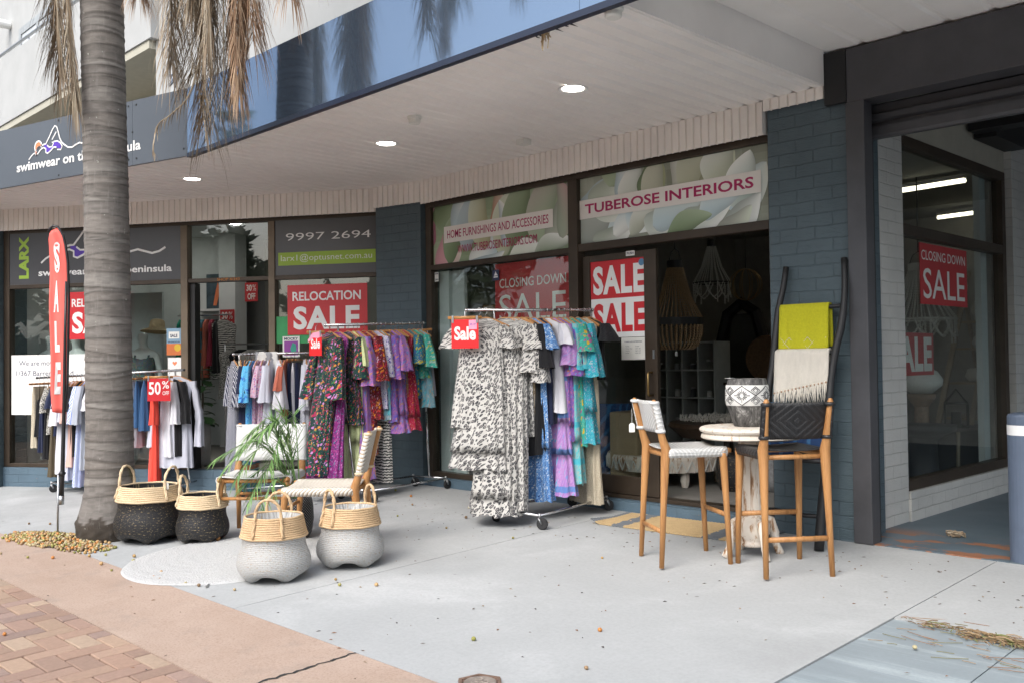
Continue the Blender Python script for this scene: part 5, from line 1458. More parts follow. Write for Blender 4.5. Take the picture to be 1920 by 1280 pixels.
# ---------------------------------------------------------------- chairs and stools
def sling(x0, x1, y0, y1, z, sag, th=.006, n=12, m=8, roll=0.0):
    """woven or canvas seat stretched between rails"""
    mb = MB(); vs_ = []; uv = []
    for j in range(m + 1):
        for i in range(n + 1):
            u, v = i / n, j / m
            vs_.append((lerp(x0, x1, u), lerp(y0, y1, v), z - sag * math.sin(PI * u) * (.5 + .5 * math.sin(PI * v))))
            uv.append((lerp(x0, x1, u) - (x0 + x1) / 2, lerp(y0, y1, v) - (y0 + y1) / 2))
    fs = [(j*(n+1)+i, j*(n+1)+i+1, (j+1)*(n+1)+i+1, (j+1)*(n+1)+i) for j in range(m) for i in range(n)]
    mb.add(vs_, fs, uv)
    return mb
def seat_frame_chair(name, label, cat, loc, yaw, sh, w_, d_, bh, mat_seat, mat_back, back=(.55, .98), rungs='stool', wrap=None, lean=.07, seatroll=True, group=None):
    t = thing(name, label, cat, loc, yaw, group)
    hx, hy = w_ / 2, d_ / 2
    sp = .03
    for sx in (-1, 1):
        mb = MB()   # front leg, thick at the joint and tapered to the foot
        mb.tube([(sx*(hx + sp*.4), -hy - sp*.5, 0), (sx*(hx + .006), -hy + .006, sh*.55), (sx*hx, -hy + .02, sh - .07), (sx*hx, -hy + .03, sh - .02)], [.017, .0215, .028, .036], 10)
        mb.build('leg', M['teak'], t, smooth=True)
        mb = MB()   # rear leg runs up into the back post
        mb.tube([(sx*(hx + sp*.4), hy + sp*1.2, 0), (sx*(hx + .004), hy + .012, sh*.55), (sx*hx, hy - .005, sh - .08), (sx*hx, hy - .012, sh), (sx*hx, hy + lean*.16, lerp(sh, bh, .2)), (sx*hx*1.01, hy + lean*.6, lerp(sh, bh, .6)), (sx*hx*1.02, hy + lean, bh - .02), (sx*hx*1.02, hy + lean*1.02, bh)], [.017, .0225, .031, .034, .027, .021, .019, .010], 10)
        mb.build('leg', M['teak'], t, smooth=True)
        mb = MB()
        mb.tube([(sx*hx, -hy - .035, sh - .018), (sx*hx, -hy + .01, sh - .024), (sx*hx, 0, sh - .03), (sx*hx, hy - .01, sh - .03)], [.014, .024, .022, .03], 10, sq=(1.1, .85))
        mb.build('side_rail', M['teak'], t, smooth=True)
    for y, z in ((-hy + .03, sh - .035), (hy - .03, sh - .045)):
        mb = MB(); mb.tube([(-hx, y, z), (hx, y, z)], .016, 8); mb.build('cross_rail', M['teak'], t, smooth=True)
    k = lambda z: z / sh
    if rungs == 'stool':
        for y, z in ((-hy - .005, sh*.42), (hy + .022, sh*.30)):
            mb = MB(); mb.tube([(-hx, y, z), (hx, y, z)], .0145, 8, sq=(1.2, .9)); mb.build('foot_rung', M['teak'], t, smooth=True)
    else:
        for a, b in (((-hx, -hy, sh*.66), (hx, -hy, sh*.66)), ((-hx, hy, sh*.60), (hx, hy, sh*.60))):
            mb = MB(); mb.tube([a, b], .014, 8); mb.build('stretcher', M['teak'], t, smooth=True)
    mb = sling(-hx - .004, hx + .004, -hy + .0, hy - .02, sh + .006, .022 if rungs == 'stool' else .035)
    b0_ = len(mb.v)
    n = 10
    for sx in (-1, 1):   # the seat wraps down over the side rails
        vs_ = []; uv = []
        for j in range(n + 1):
            y = lerp(-hy, hy - .02, j / n)
            for q, (dx, dz) in enumerate([(.004, .006), (.024, -.004), (.030, -.026), (.022, -.052), (.0, -.056)]):
                vs_.append((sx*(hx + dx), y, sh + dz)); uv.append((sx*(hx + dx + .02*q), y))
        fs = [(j*5+q, j*5+q+1, (j+1)*5+q+1, (j+1)*5+q) for j in range(n) for q in range(4)]
        mb.add(vs_, fs, uv)
    o = mb.build('seat', mat_seat, t, smooth=True)
    s_ = o.modifiers.new('thick', 'SOLIDIFY'); s_.thickness = .009; s_.offset = 0
    # back panel, curved between the posts and wrapped round them
    z0, z1 = lerp(sh, bh, back[0]), lerp(sh, bh, back[1])
    mb = MB(); vs_ = []; uv = []
    path = []
    for i in range(17):
        u = -1 + 2 * i / 16
        path.append((u * (hx - .0), .035 * (1 - u * u), 0))
    wr = [(-hx - .024, .004), (-hx - .018, -.022), (-hx, -.026)]
    full = [(-hx - .008, .022)] + [(a, b) for a, b in wr[:1]] + [(a, b) for a, b in wr[1:]] + [(p[0], p[1] - .024 + .0) for p in path[1:-1]] + [(hx, -.026), (hx + .018, -.022), (hx + .024, .004), (hx + .008, .022)]
    m = 8
    for j in range(m + 1):
        z = lerp(z0, z1, j / m); g = (z - sh) / (bh - sh)
        yb = hy + lean * (g if g > .2 else g)
        for (x, dy) in full:
            vs_.append((x * 1.015, yb + dy, z)); uv.append((x, z - (z0 + z1) / 2))
    nn = len(full)
    mb.add(vs_, [(j*nn+i, j*nn+i+1, (j+1)*nn+i+1, (j+1)*nn+i) for j in range(m) for i in range(nn - 1)], uv)
    o = mb.build('backrest', mat_back, t, smooth=True)
    s_ = o.modifiers.new('thick', 'SOLIDIFY'); s_.thickness = .009; s_.offset = 0
    if wrap:
        for sx in (-1, 1):
            mb = MB()
            for z in (z0 + .012, z1 - .012):
                g = (z - sh) / (bh - sh); yb = hy + lean * g
                mb.tube([(sx*hx*1.01 + .0255*math.cos(a), yb + .0255*math.sin(a), z) for a in [2*PI*q/12 for q in range(12)]], .012, 6, closed=True)
            mb.build('wrapping', wrap, t, smooth=True)
    return t
def price_tag(label, loc, yaw, h=.09, size=(.045, .075)):
    t = thing('price_tag', label, 'tag', loc, yaw)
    mb = MB(); mb.prism([(-size[0]/2, -h-size[1]), (size[0]/2, -h-size[1]), (size[0]/2, -h-.012), (.008, -h), (-.008, -h), (-size[0]/2, -h-.012)], 0, .0015); mb.build('card', M['tag'], t)
    mb = MB(); mb.tube([(0, 0, -h), (.002, 0, -h*.5), (0, 0, 0)], .0013, 4); mb.build('string', M['tag'], t)
    return t
D_ = math.radians
seat_frame_chair('dining_chair', 'teak chair with plain white canvas seat and back, behind the potted palm', 'chair', zb(-7.263, 4.137), D_(45.4), .515, .56, .54, .925, M['cream_leather'], M['cream_leather'], (.20, .97), 'chair', M['cream_leather'])
ch2 = seat_frame_chair('dining_chair', 'teak chair with cream striped strap weave, seen from the side behind the white baskets', 'chair', zb(-6.318, 4.156), D_(-44.6), .50, .54, .56, .93, M['stripe_weave'], M['stripe_weave'], (.22, .97), 'chair', M['rope_pale'], lean=.10)
seat_frame_chair('bar_stool', 'teak bar stool with white woven leather seat, left of the round table', 'bar stool', zb(-3.862, 5.475), D_(146.3), .79, .40, .44, 1.125, M['white_weave'], M['white_weave'], (.33, .97), 'stool', M['cream_leather'], group=None)
seat_frame_chair('bar_stool', 'teak bar stool with black woven leather seat, nearest the dark steel column', 'bar stool', zb(-3.21, 5.636), D_(-127.4), .80, .415, .44, 1.13, M['black_weave'], M['black_weave'], (.22, .93), 'stool', M['black_leather'])
price_tag('white price tag dangling from the white bar stool back', (-4.16, 5.27, 1.01), D_(45), .10, (.04, .065))
price_tag('white price tag on the black bar stool back post', (-2.915, 5.70, .985), D_(45), .04, (.055, .085))

# ---------------------------------------------------------------- pedestal table and pot
TX, TY = -3.56, 5.85
t = thing('pedestal_table', 'round distressed whitewashed pedestal table between the two bar stools', 'table', zb(TX, TY))
mb = MB(); mb.lathe([(.0001, .905), (.335, .905), (.352, .898), (.358, .885), (.352, .872), (.336, .866), (.333, .858), (.345, .85), (.348, .83), (.335, .822), (.0001, .822)], 48); mb.build('tabletop', M['whitewash_top'], t, smooth=False, bevel=.002)
flute = lambda a, i, z: 1 - .035 * abs(math.sin(a * 8))
mb = MB(); mb.lathe([(.06, .822), (.088, .80), (.095, .76), (.088, .70), (.078, .60), (.073, .45), (.072, .34), (.080, .31), (.070, .295)], 64, fn=flute); mb.build('column', M['whitewash'], t, smooth=True)
mb = MB(); mb.lathe([(.070, .295), (.10, .27), (.118, .22), (.115, .16), (.09, .12), (.085, .10), (.095, .085), (.08, .07), (.0001, .07)], 32); mb.build('base_knob', M['whitewash'], t, smooth=True)
for k in range(4):
    a = D_(45 + 12) + k * PI / 2
    c, s_ = math.cos(a), math.sin(a)
    mb = MB(); mb.tube([(.07*c, .07*s_, .26), (.13*c, .13*s_, .235), (.165*c, .165*s_, .15), (.175*c, .175*s_, .07), (.20*c, .20*s_, .02), (.215*c, .215*s_, 0)], [.035, .043, .036, .028, .03, .026], 8, sq=(1, .8)); mb.build('foot', M['whitewash'], t, smooth=True)
px_, py_ = -3.575, 5.83
tz = gz(TX, TY) + .905
t = thing('patterned_pot', 'black and white pot with a carved diamond band standing on the round table', 'pot', (px_, py_, tz + .001))
prof = [(.0001, .0), (.090, .0), (.098, .015), (.118, .08), (.137, .14), (.148, .165), (.150, .20), (.1495, .24), (.145, .28), (.138, .295), (.132, .325), (.128, .335), (.118, .335), (.115, .30), (.0001, .28)]
mb = MB(); mb.lathe(prof, 40); mb.build('body', M['pot'], t, smooth=True)
def pot_r(z): return interp(z, [.14, .165, .20, .24, .28, .295], [.137, .148, .150, .1495, .145, .138])
mb = MB(); mb.lathe([(pot_r(z) + .0025, z) for z in (.148, .165, .18, .20, .22, .24, .26, .28, .290)], 40); mb.build('carved_band', M['potwhite'], t, smooth=True)
mb = MB()
def on_pot(a, z): r = pot_r(z) + .0035; return (r * math.cos(a), r * math.sin(a), z)
def pl(pts, w_=.0028): mb.tube([on_pot(lerp(p[0], q[0], i/4), lerp(p[1], q[1], i/4)) for p, q in zip(pts[:-1], pts[1:]) for i in range(5)], w_, 4, sq=(1, .5))
zc, hz, nd = .219, .066, 5
for k in range(nd):
    a0 = 2*PI*k/nd; ha = PI/nd
    for sc2, wd in ((1.0, .0034),):
        pl([(a0 - ha*sc2, zc), (a0, zc + hz*sc2), (a0 + ha*sc2, zc), (a0, zc - hz*sc2), (a0 - ha*sc2, zc)], wd)
    for q in range(16):
        b = 2*PI*q/16; rr_ = (.28 if q % 2 else .22), (.72 if q % 4 == 0 else .5)
        pl([(a0 + ha*rr_[0]*math.cos(b)*.6, zc + hz*rr_[0]*math.sin(b)), (a0 + ha*rr_[1]*math.cos(b)*.8, zc + hz*rr_[1]*math.sin(b))], .0028)
    for sgn in (-1, 1):
        a1, z1 = a0 + ha, zc + sgn * hz * .55
        for s_ in (.62, .36):
            pl([(a1 - ha*s_*.55, z1), (a1, z1 + hz*s_*.62), (a1 + ha*s_*.55, z1), (a1, z1 - hz*s_*.62), (a1 - ha*s_*.55, z1)], .0026)
mb.build('carving', M['plastic_black'], t)
mb = MB(); mb.prism([(-.03, -.02), (.03, -.012), (.034, .02), (-.024, .016)], 0, .002, 'xy'); o = mb.build('price_card', M['tag'], loc=(-3.66, 5.66, tz + .002)); tag(o, 'small white price card lying on the round table', 'card')
mb = MB(); mb.prism([(-.025, -.02), (.025, -.012), (.028, .02), (-.02, .016)], 0, .0015, 'xy'); o = mb.build('price_card', M['tag'], loc=(px_ - .085, py_ - .085, tz + .338)); tag(o, 'small white price card on the rim of the patterned pot', 'card')

# ---------------------------------------------------------------- ladder with throws
t = thing('display_ladder', 'black branch ladder leaning on the blue brick pillar', 'ladder', zb(-3.53, 6.3))
def lad(u, z, side):
    """point on a ladder stile: z above the paving"""
    f = z / 2.08
    if side > 0:
        x = lerp(-3.268, -3.215, f) + interp(z, [0, .6, 1.0, 1.25, 1.45, 1.6, 1.8, 1.95, 2.08], [0, -.008, -.02, -.02, -.002, .026, .03, .018, .0])
        y = lerp(6.235, 6.60, f)
    else:
        x = lerp(-3.84, -3.70, f) + interp(z, [0, .8, 1.3, 1.75, 1.9, 2.08], [0, -.01, .012, .0, .02, .02])
        y = lerp(6.25, 6.60, f)
    return (x, y, z - .012)
for s_, top in ((-1, 2.06), (1, 2.09)):
    zs = [i / 24 * top for i in range(25)]
    mb = MB(); mb.tube([lad(0, z, s_) for z in zs], [.034 - .010 * z / 2.08 + .002 * math.sin(z * 9) for z in zs], 10); wpart(mb, 'stile', M['black'], t, smooth=True)
RUNG = (.235, .62, 1.0, 1.40, 1.74)
for z in RUNG:
    a, b = Vector(lad(0, z, -1)), Vector(lad(0, z, 1))
    mb = MB(); mb.tube([a, a.lerp(b, .35) + Vector((0, 0, .01)), a.lerp(b, .7) + Vector((0, 0, -.006)), b], .016, 8); wpart(mb, 'rung', M['black'], t, smooth=True)
def throw(name, label, mat, z, u0, u1, front_l, back_l, cat='throw', th=.016, wav=.006, seed=0, skew=0.0):
    a, b = Vector(lad(0, z, -1)), Vector(lad(0, z, 1))
    ax = (b - a); ln = ax.length; ax.normalize()
    yaw = math.atan2(ax.y, ax.x)
    o_ = a.lerp(b, (u0 + u1) / 2); W2 = (u1 - u0) * ln / 2
    mb = MB(); n, m = 16, 26; vs_, uv = [], []
    r = rnd(seed); p1 = r.uniform(0, 6)
    for j in range(m + 1):
        s_ = lerp(-front_l, back_l, j / m)
        for i in range(n + 1):
            u = -1 + 2 * i / n
            sk = skew * u if s_ < 0 else 0
            ss = s_ * (1 + (sk if s_ < 0 else 0))
            c = max(-1, min(1, ss / .035))
            y = .026 * math.sin(c * PI / 2); zz = .024 * math.cos(c * PI / 2) - max(0, abs(ss) - .035)
            y += wav * math.sin(u * 7 + p1 + ss * 3) * min(1, abs(ss) * 5) - (.03 * min(1, abs(ss) * 2) if s_ < 0 else -.0)
            vs_.append((u * W2 * (1 + .03 * abs(ss)), y, zz)); uv.append((u * W2, ss))
    mb.add(vs_, [(j*(n+1)+i, j*(n+1)+i+1, (j+1)*(n+1)+i+1, (j+1)*(n+1)+i) for j in range(m) for i in range(n)], uv)
    o = mb.build(name, mat, loc=tuple(o_), smooth=True); o.rotation_euler = (0, 0, yaw)
    s_ = o.modifiers.new('thick', 'SOLIDIFY'); s_.thickness = th; s_.offset = 0
    tag(o, label, cat, 'throws on the ladder')
    return o, W2
o, W2 = throw('throw', 'chartreuse throw with a stitched zigzag, topmost on the black ladder', M['chartreuse'], 1.74, .05, .80, .355, .33, seed=1)
mb = MB()
for sgn in (-1, 1):
    n = 5
    for k in range(n):
        for q in range(7):
            f0, f1 = (q + .15) / 7, (q + .75) / 7
            xx = lambda f: -W2*.95 + (k + f) / n * W2 * 1.9
            zz = lambda f: -.265 + sgn * .042 * (1 if k % 2 else -1) * (1 - 2 * f)
            mb.tube([(xx(f0), -.049, zz(f0)), (xx(f1), -.049, zz(f1))], .0026, 4)
mb.build('stitching', M['creamwool'], o)
mb = MB(); mb.ball((W2 - .01, .03, -.335), .018, 8, 6); mb.build('pompom', M['creamwool'], o, smooth=True)
o, W2 = throw('throw', 'cream cotton throw with a knotted fringe, middle of the black ladder', M['creamwool'], 1.40, .055, .93, .30, .30, seed=2, skew=-.15)
mb = MB(); kn = MB(); r_ = rnd(11)
for k in range(58):
    u = -1 + 2 * (k + .5) / 58
    z0 = -.36 * (1 - .18 * u) - .0
    z0 = -.245 + .045 * u
    L = r_.uniform(.10, .15) + .03 * u
    x = u * W2 * 1.0
    y = -.052 + r_.uniform(-.006, .003)
    mb.tube([(x, y, z0), (x + r_.uniform(-.008, .008), y - .012, z0 - L * .5), (x + r_.uniform(-.016, .016), y - .008, z0 - L)], [.004, .0045, .0025], 5)
    if k % 4 == 0: kn.ball((x, y - .004, z0 - .012), .0085, 7, 5)
mb.build('fringe', M['creamwool'], o, smooth=True); kn.build('fringe_knots', plain('tan knots', (.42, .29, .2), .9), o, smooth=True)
throw('throw', 'indigo dyed throw with pale stripes, lowest on the black ladder', F['indigo'], 1.0, .0, .98, .42, .30, seed=3)

# ---------------------------------------------------------------- baskets
def basket_thing(label, loc, yaw, R, Rr, H, band, mat, ropem, tilt=(0, 0), hand_h=.15, hand_w=.10, hand_dir=0.0, seed=0):
    """pot bellied basket on four corner feet with a rope collar and two rope handles"""
    t = thing('woven_basket', label, 'basket', loc, yaw, 'woven baskets on the pavement')
    t.rotation_euler = (tilt[0], tilt[1], yaw)
    zs = [0, .04, .09, .16, .25, .35, .46, .58, .70, .81, .91, 1.0]
    rs = [.60, .70, .81, .905, .97, 1.0, .995, .96, .90, .84, .79, .76]
    zb_ = H - band
    n = 64
    vs_ = []; uv = []; fs = []
    rows = []
    for i, (q, s_) in enumerate(zip(zs, rs)):
        rr_ = R * s_ if i < 11 else Rr * 1.01
        rr_ = lerp(R * s_, Rr * 1.14, max(0, (q - .6) / .4) ** 1.2)
        rows.append((q * zb_, rr_))
    for i, (z, rr_) in enumerate(rows):
        f = max(0, 1 - z / (zb_ * .24))
        for k in range(n + 1):
            a = 2 * PI * k / n
            sqr = 1 / max(abs(math.cos(a)), abs(math.sin(a)))           # squared-off foot
            rad = rr_ * lerp(1.0, lerp(1.0, sqr, .36), f ** 1.1)
            lift = .05 * R / .25 * (f ** 1.6) * (.5 + .5 * math.cos(4 * a)) 
            rad *= 1 + .004 * math.sin(a * 32 + (PI if i % 2 else 0))
            vs_.append((rad * math.cos(a), rad * math.sin(a), z + lift)); uv.append((a * R, z * 1.15))
    m = n + 1
    for i in range(len(rows) - 1):
        for k in range(n): fs.append((i*m+k, i*m+k+1, (i+1)*m+k+1, (i+1)*m+k))
    mb = MB(); mb.add(vs_, fs, uv); 
    b = len(mb.v)
    mb.add([(0, 0, .05)] + [vs_[k] for k in range(n)], [(0, 1 + (k + 1) % n, 1 + k) for k in range(n)], [(0, 0)] * (n + 1))
    o = mb.build('body', mat, t, smooth=True)
    # lining seen inside the mouth
    mb = MB(); mb.lathe([(Rr * .955, H - .004), (Rr * .93, H - .06), (Rr * .9, H - .16), (Rr * .85, H - .24), (.0001, H - .26)], 40)
    mb.v = mb.v; mb.uv = [[(mb.v[i][0], mb.v[i][1]) for i in f] for f in mb.f]
    mb.build('lining', mat, t, smooth=True)
    # rope collar: stacked coils
    mb = MB(); nc = max(5, int(band / .0135))
    for c in range(nc + 1):
        z = lerp(zb_ - .004, H, c / nc); rr_ = Rr * (1.165 - .165 * (c / nc) ** .8)
        mb.tube([(rr_ * math.cos(a), rr_ * math.sin(a), z + .0015 * math.sin(a * 7 + c)) for a in [2*PI*q/48 for q in range(48)]], band / nc * .62, 6, closed=True)
    mb.build('collar', ropem, t, smooth=True)
    for s_ in (0, 1):
        a0 = hand_dir + s_ * PI
        mb = MB(); pts = []
        for q in range(25):
            u = q / 24; th_ = a0 + (u - .5) * 2 * (hand_w / Rr)
            if u < .22: zz = lerp(zb_ + .005, H + .01, u / .22); out = lerp(1.21, 1.05, u / .22)
            elif u > .78: zz = lerp(H + .01, zb_ + .005, (u - .78) / .22); out = lerp(1.05, 1.21, (u - .78) / .22)
            else:
                v = (u - .22) / .56; zz = H + .01 + hand_h * math.sin(PI * v) ** .8; out = 1.05 - .05 * math.sin(PI * v)
            th2 = a0 + (-1 if u < .22 else 1 if u > .78 else -math.cos(PI * (u - .22) / .56)) * (hand_w / Rr)
            pts.append((Rr * out * math.cos(th2), Rr * out * math.sin(th2), zz))
        P2 = []
        for ph in (0, PI):
            tw = []
            for q, p in enumerate(pts):
                pv_ = Vector(p); ca, sa = math.cos(q * 1.25 + ph), math.sin(q * 1.25 + ph)
                rd = Vector((math.cos(a0), math.sin(a0), 0)); tg = Vector((-math.sin(a0), math.cos(a0), 0))
                tw.append(pv_ + rd * .0055 * ca + (tg + Vector((0, 0, .5))) * .0045 * sa)
            mb.tube(tw, .0085, 6)
        mb.build('handle', ropem, t, smooth=True)
    return t
basket_thing('large black basket with a rope collar beside the palm trunk', zb(-7.85, 3.41), 0.35, .285, .225, .46, .105, M['basket_black'], M['rope_pale'], hand_h=.155, hand_w=.10, hand_dir=D_(12))
basket_thing('smaller black basket between the big black basket and the canvas chair', zb(-7.425, 3.675), 0.6, .215, .172, .385, .09, M['basket_black'], M['rope_pale'], hand_h=.15, hand_w=.085, hand_dir=D_(8))
basket_thing('white basket with a rope collar standing on the round rug edge', zb(-5.795, 3.387), 0.75, .25, .192, .43, .125, M['basket_white'], M['rope'], hand_h=.125, hand_w=.085, hand_dir=D_(95))
basket_thing('white basket with a rope collar in front of the strap weave chair', zb(-5.70, 3.95), 0.85, .243, .185, .415, .115, M['basket_white'], M['rope'], hand_h=.13, hand_w=.055, hand_dir=D_(45))
price_tag('white price tag hanging on the big black basket', (-7.62, 3.45, .42), D_(45), .03, (.045, .06))
# round braided rug
t = thing('round_rug', 'round white braided rug under the baskets and canvas chair', 'rug', zb(-6.6, 3.5))
mb = MB(); n = 72; vs_ = []; fs = []
nr = 46
for i in range(nr + 1):
    r0 = .775 * i / nr
    for k in range(n):
        a = 2*PI*k/n; rr_ = r0 * (1 + .008 * math.sin(3*a))
        x, y = -6.6 + rr_*math.cos(a), 3.5 + rr_*math.sin(a)
        vs_.append((rr_*math.cos(a), rr_*math.sin(a), gz(x, y) - gz(-6.6, 3.5) + (.014 if i < nr - 2 else .010 if i < nr else .002) + (.004 if i % 2 and i < nr else 0) + .0015*math.sin(k*7+i)))
for i in range(nr):
    for k in range(n):
        fs.append((i*n+k, i*n+(k+1) % n, (i+1)*n+(k+1) % n, (i+1)*n+k))
mb.add(vs_, fs); mb.build('braid', M['rug_white'], t, smooth=True)
mb = MB()
for k in range(9):
    mb.tube([(.60 - .004*k, -.49 + .003*k, -.03 + .02), (.655 + .01*rnd(k).random(), -.545 + .02*rnd(k+5).random(), -.024)], .004, 4)
mb.v = [(x, y, gz(-6.6 + x, 3.5 + y) - gz(-6.6, 3.5) + .008) for x, y, z in mb.v]
mb.build('loose_ends', M['rug_white'], t)
# striped jute mat
t = thing('striped_mat', 'jute mat with grey stripes lying at the homewares door step', 'mat', zb(-4.5, 6.36), D_(3))
jute = rope('jute weave', (.50, .36, .19), (.30, .20, .095)); greyj = rope('grey jute weave', (.15, .165, .18), (.085, .095, .105))
mb = MB(); nxm, nym = 90, 26
bands = [(.0, .05, 1), (.05, .21, 0), (.21, .33, 1), (.33, 1.07, 0), (1.07, 1.22, 1), (1.22, 1.36, 0), (1.36, 1.5, 1)]
vs_ = []
for j in range(nym + 1):
    for i in range(nxm + 1):
        x = -.75 + 1.5 * i / nxm; y = -.265 + .53 * j / nym
        X = -4.5 + x; Y = 6.36 + y + x * .05
        lift = .035 * max(0, (-.66 - x) / .09) * max(0, 1 - (y + .265) / .3)
        vs_.append((x, y, gz(X, Y) - gz(-4.5, 6.36) + .012 + .003 * ((i + j) % 2) + lift))
mb.v = list(vs_)
for j in range(nym):
    for i in range(nxm):
        xm = 1.5 * (i + .5) / nxm + .03 * math.sin(j)*.2
        mi = next((b[2] for b in bands if b[0] <= xm < b[1]), 0)
        mb.f.append((j*(nxm+1)+i, j*(nxm+1)+i+1, (j+1)*(nxm+1)+i+1, (j+1)*(nxm+1)+i)); mb.m.append(mi); mb.uv.append(None); mb.col.append(None)
o = mb.build('weave', [jute, greyj], t)
s_ = o.modifiers.new('thick', 'SOLIDIFY'); s_.thickness = .009; s_.offset = -1
# pot with the potted palm stands behind the chairs; bollard, drain lid
t = thing('bollard', 'blue grey painted bollard with a white reflective band at the passage entrance', 'bollard', (-2.06, 6.74, 0))
mb = MB(); mb.lathe([(.108, 0.002), (.108, .95), (.10, .965), (.07, .975), (.0001, .978)], 28); mb.build('post', M['bollard'], t, smooth=False)
mb = MB(); mb.lathe([(.1095, .83), (.1095, .895)], 28); mb.build('reflective_band', M['white'], t, smooth=True)
t = thing('drain_cover', 'rusty iron drain cover set in the pavement by the footpath strip', 'drain cover', zb(-3.235, 2.95), D_(20))
mb = MB(); mb.lathe([(.0001, .008), (.082, .008), (.086, .004), (.092, .004), (.094, .012), (.112, .012), (.116, -.004)], 6); mb.build('rim', M['rusty'], t)
mb = MB(); mb.lathe([(.0001, .012), (.074, .012), (.078, .006)], 28)
for k in range(3):
    mb.tube([(.03*math.cos(k*2.1) + .018*math.cos(a), .03*math.sin(k*2.1) + .012*math.sin(a), .013) for a in [2*PI*q/10 for q in range(10)]], .004, 5, closed=True)
mb.build('lid', plain('worn iron', (.26, .22, .19), .7, .2, var=.3, vscale=25), t)
# ---------------------------------------------------------------- palm tree with hanging dead fronds
palm = thing('palm_tree', 'tall palm with a grey ringed trunk and dry brown fronds hanging over the awning', 'palm tree', (-8.28, 3.253, -.13))
PC = Vector(palm.location)
def trunk_axis(z): return Vector((interp(z, [-.2, 0, .6, 1.75, 2.67, 3.6, 4.5, 7.4], [-8.285, -8.28, -8.266, -8.248, -8.235, -8.226, -8.22, -8.20]), interp(z, [-.2, .6, 1.75, 2.67, 4.5, 7.4], [3.253, 3.246, 3.229, 3.214, 3.174, 3.14]), z))
mb = MB(); r_ = rnd(21)
n = 56
rings = [-.14]
zs = [-.14 + .0105 * i for i in range(int(7.0 / .0105))]
scar = []; z = .25
while z < 7: scar.append((z, r_.uniform(-.035, .035), r_.uniform(0, 6.28), r_.uniform(.3, 1.5))); z += r_.uniform(.04, .125)
vs_ = []; cols_ = []
tone = [(.205, .187, .168), (.17, .155, .14), (.235, .22, .20), (.185, .17, .155)]
for i, z in enumerate(zs):
    c = trunk_axis(z)
    R0 = interp(z, [-.14, -.09, -.03, .03, .06, .12, .20, .30, .45, .7, 1.2, 2.7, 7], [.245, .262, .272, .275, .262, .245, .225, .205, .198, .194, .188, .180, .165])
    for k in range(n):
        a = 2 * PI * k / n
        wob = .012 * math.sin(a + z * .7) + .006 * math.sin(3 * a + z * 3)
        zz = z + wob
        d = 9; dk = 1.0; band = 0
        for j, (s_, tl, ph, st) in enumerate(scar):
            if abs(s_ - z) > .2: continue
            e = zz - (s_ + tl * math.sin(a + ph))
            if abs(e) < abs(d): d = e; dk = st
            if e > 0: band = j
        rr_ = R0 * (1 + .006 * math.sin(a * 5 + z * 9))
        if z > .2:
            rr_ += dk * .0055 * (math.exp(-max(0, d) / .028) if d > 0 else math.exp(d / .004)) - .0022 * dk * math.exp(-(d / .005) ** 2)
        if z < .05: rr_ *= 1 + .035 * math.sin(a * 13 + 1.3 * math.sin(z * 60)) * .6
        vs_.append((rr_ * math.cos(a) + c.x - PC.x, rr_ * math.sin(a) + c.y - PC.y, z - PC.z))
    row = []
    for k in range(n):
        a = 2 * PI * k / n
        dd = 9; band = 0
        for j, (s_, tl, ph, st) in enumerate(scar):
            e = z - (s_ + tl * math.sin(a + ph))
            if abs(e) < abs(dd): dd = e
            if e > 0: band = j
        t_ = tone[(band * 7 + 3) % 4]
        q = rnd(band * 131 + k // 3 * 7 + int(z * 40)).uniform(.86, 1.12)
        f = 1 - .45 * math.exp(-(dd / .006) ** 2)
        c_ = [x * f * q for x in t_]
        if .25 < z < .52 and -2.9 < (a - PI) < -.9 :
            g = .5 * max(0, math.sin(a * 9 + z * 20)) ** 2
            c_ = [lerp(c_[0], .24, g), lerp(c_[1], .23, g), lerp(c_[2], .06, g)]
        if z < .06 + .03 * math.sin(a * 6) + .015 * math.sin(a * 17): c_ = [x * q for x in (.055, .044, .034)]
        row.append(tuple(c_))
    cols_.append(row)
for i in range(len(zs) - 1):
    for k in range(n):
        k2 = (k + 1) % n
        mb.f.append((i*n+k, i*n+k2, (i+1)*n+k2, (i+1)*n+k)); mb.m.append(0); mb.uv.append(None); i2 = min(i + 1, len(zs) - 2); mb.col.append((cols_[i][k], cols_[i][k2], cols_[i2][k2], cols_[i2][k]))
mb.v = vs_
mb.build('trunk', M['palm_trunk'], palm, smooth=True)

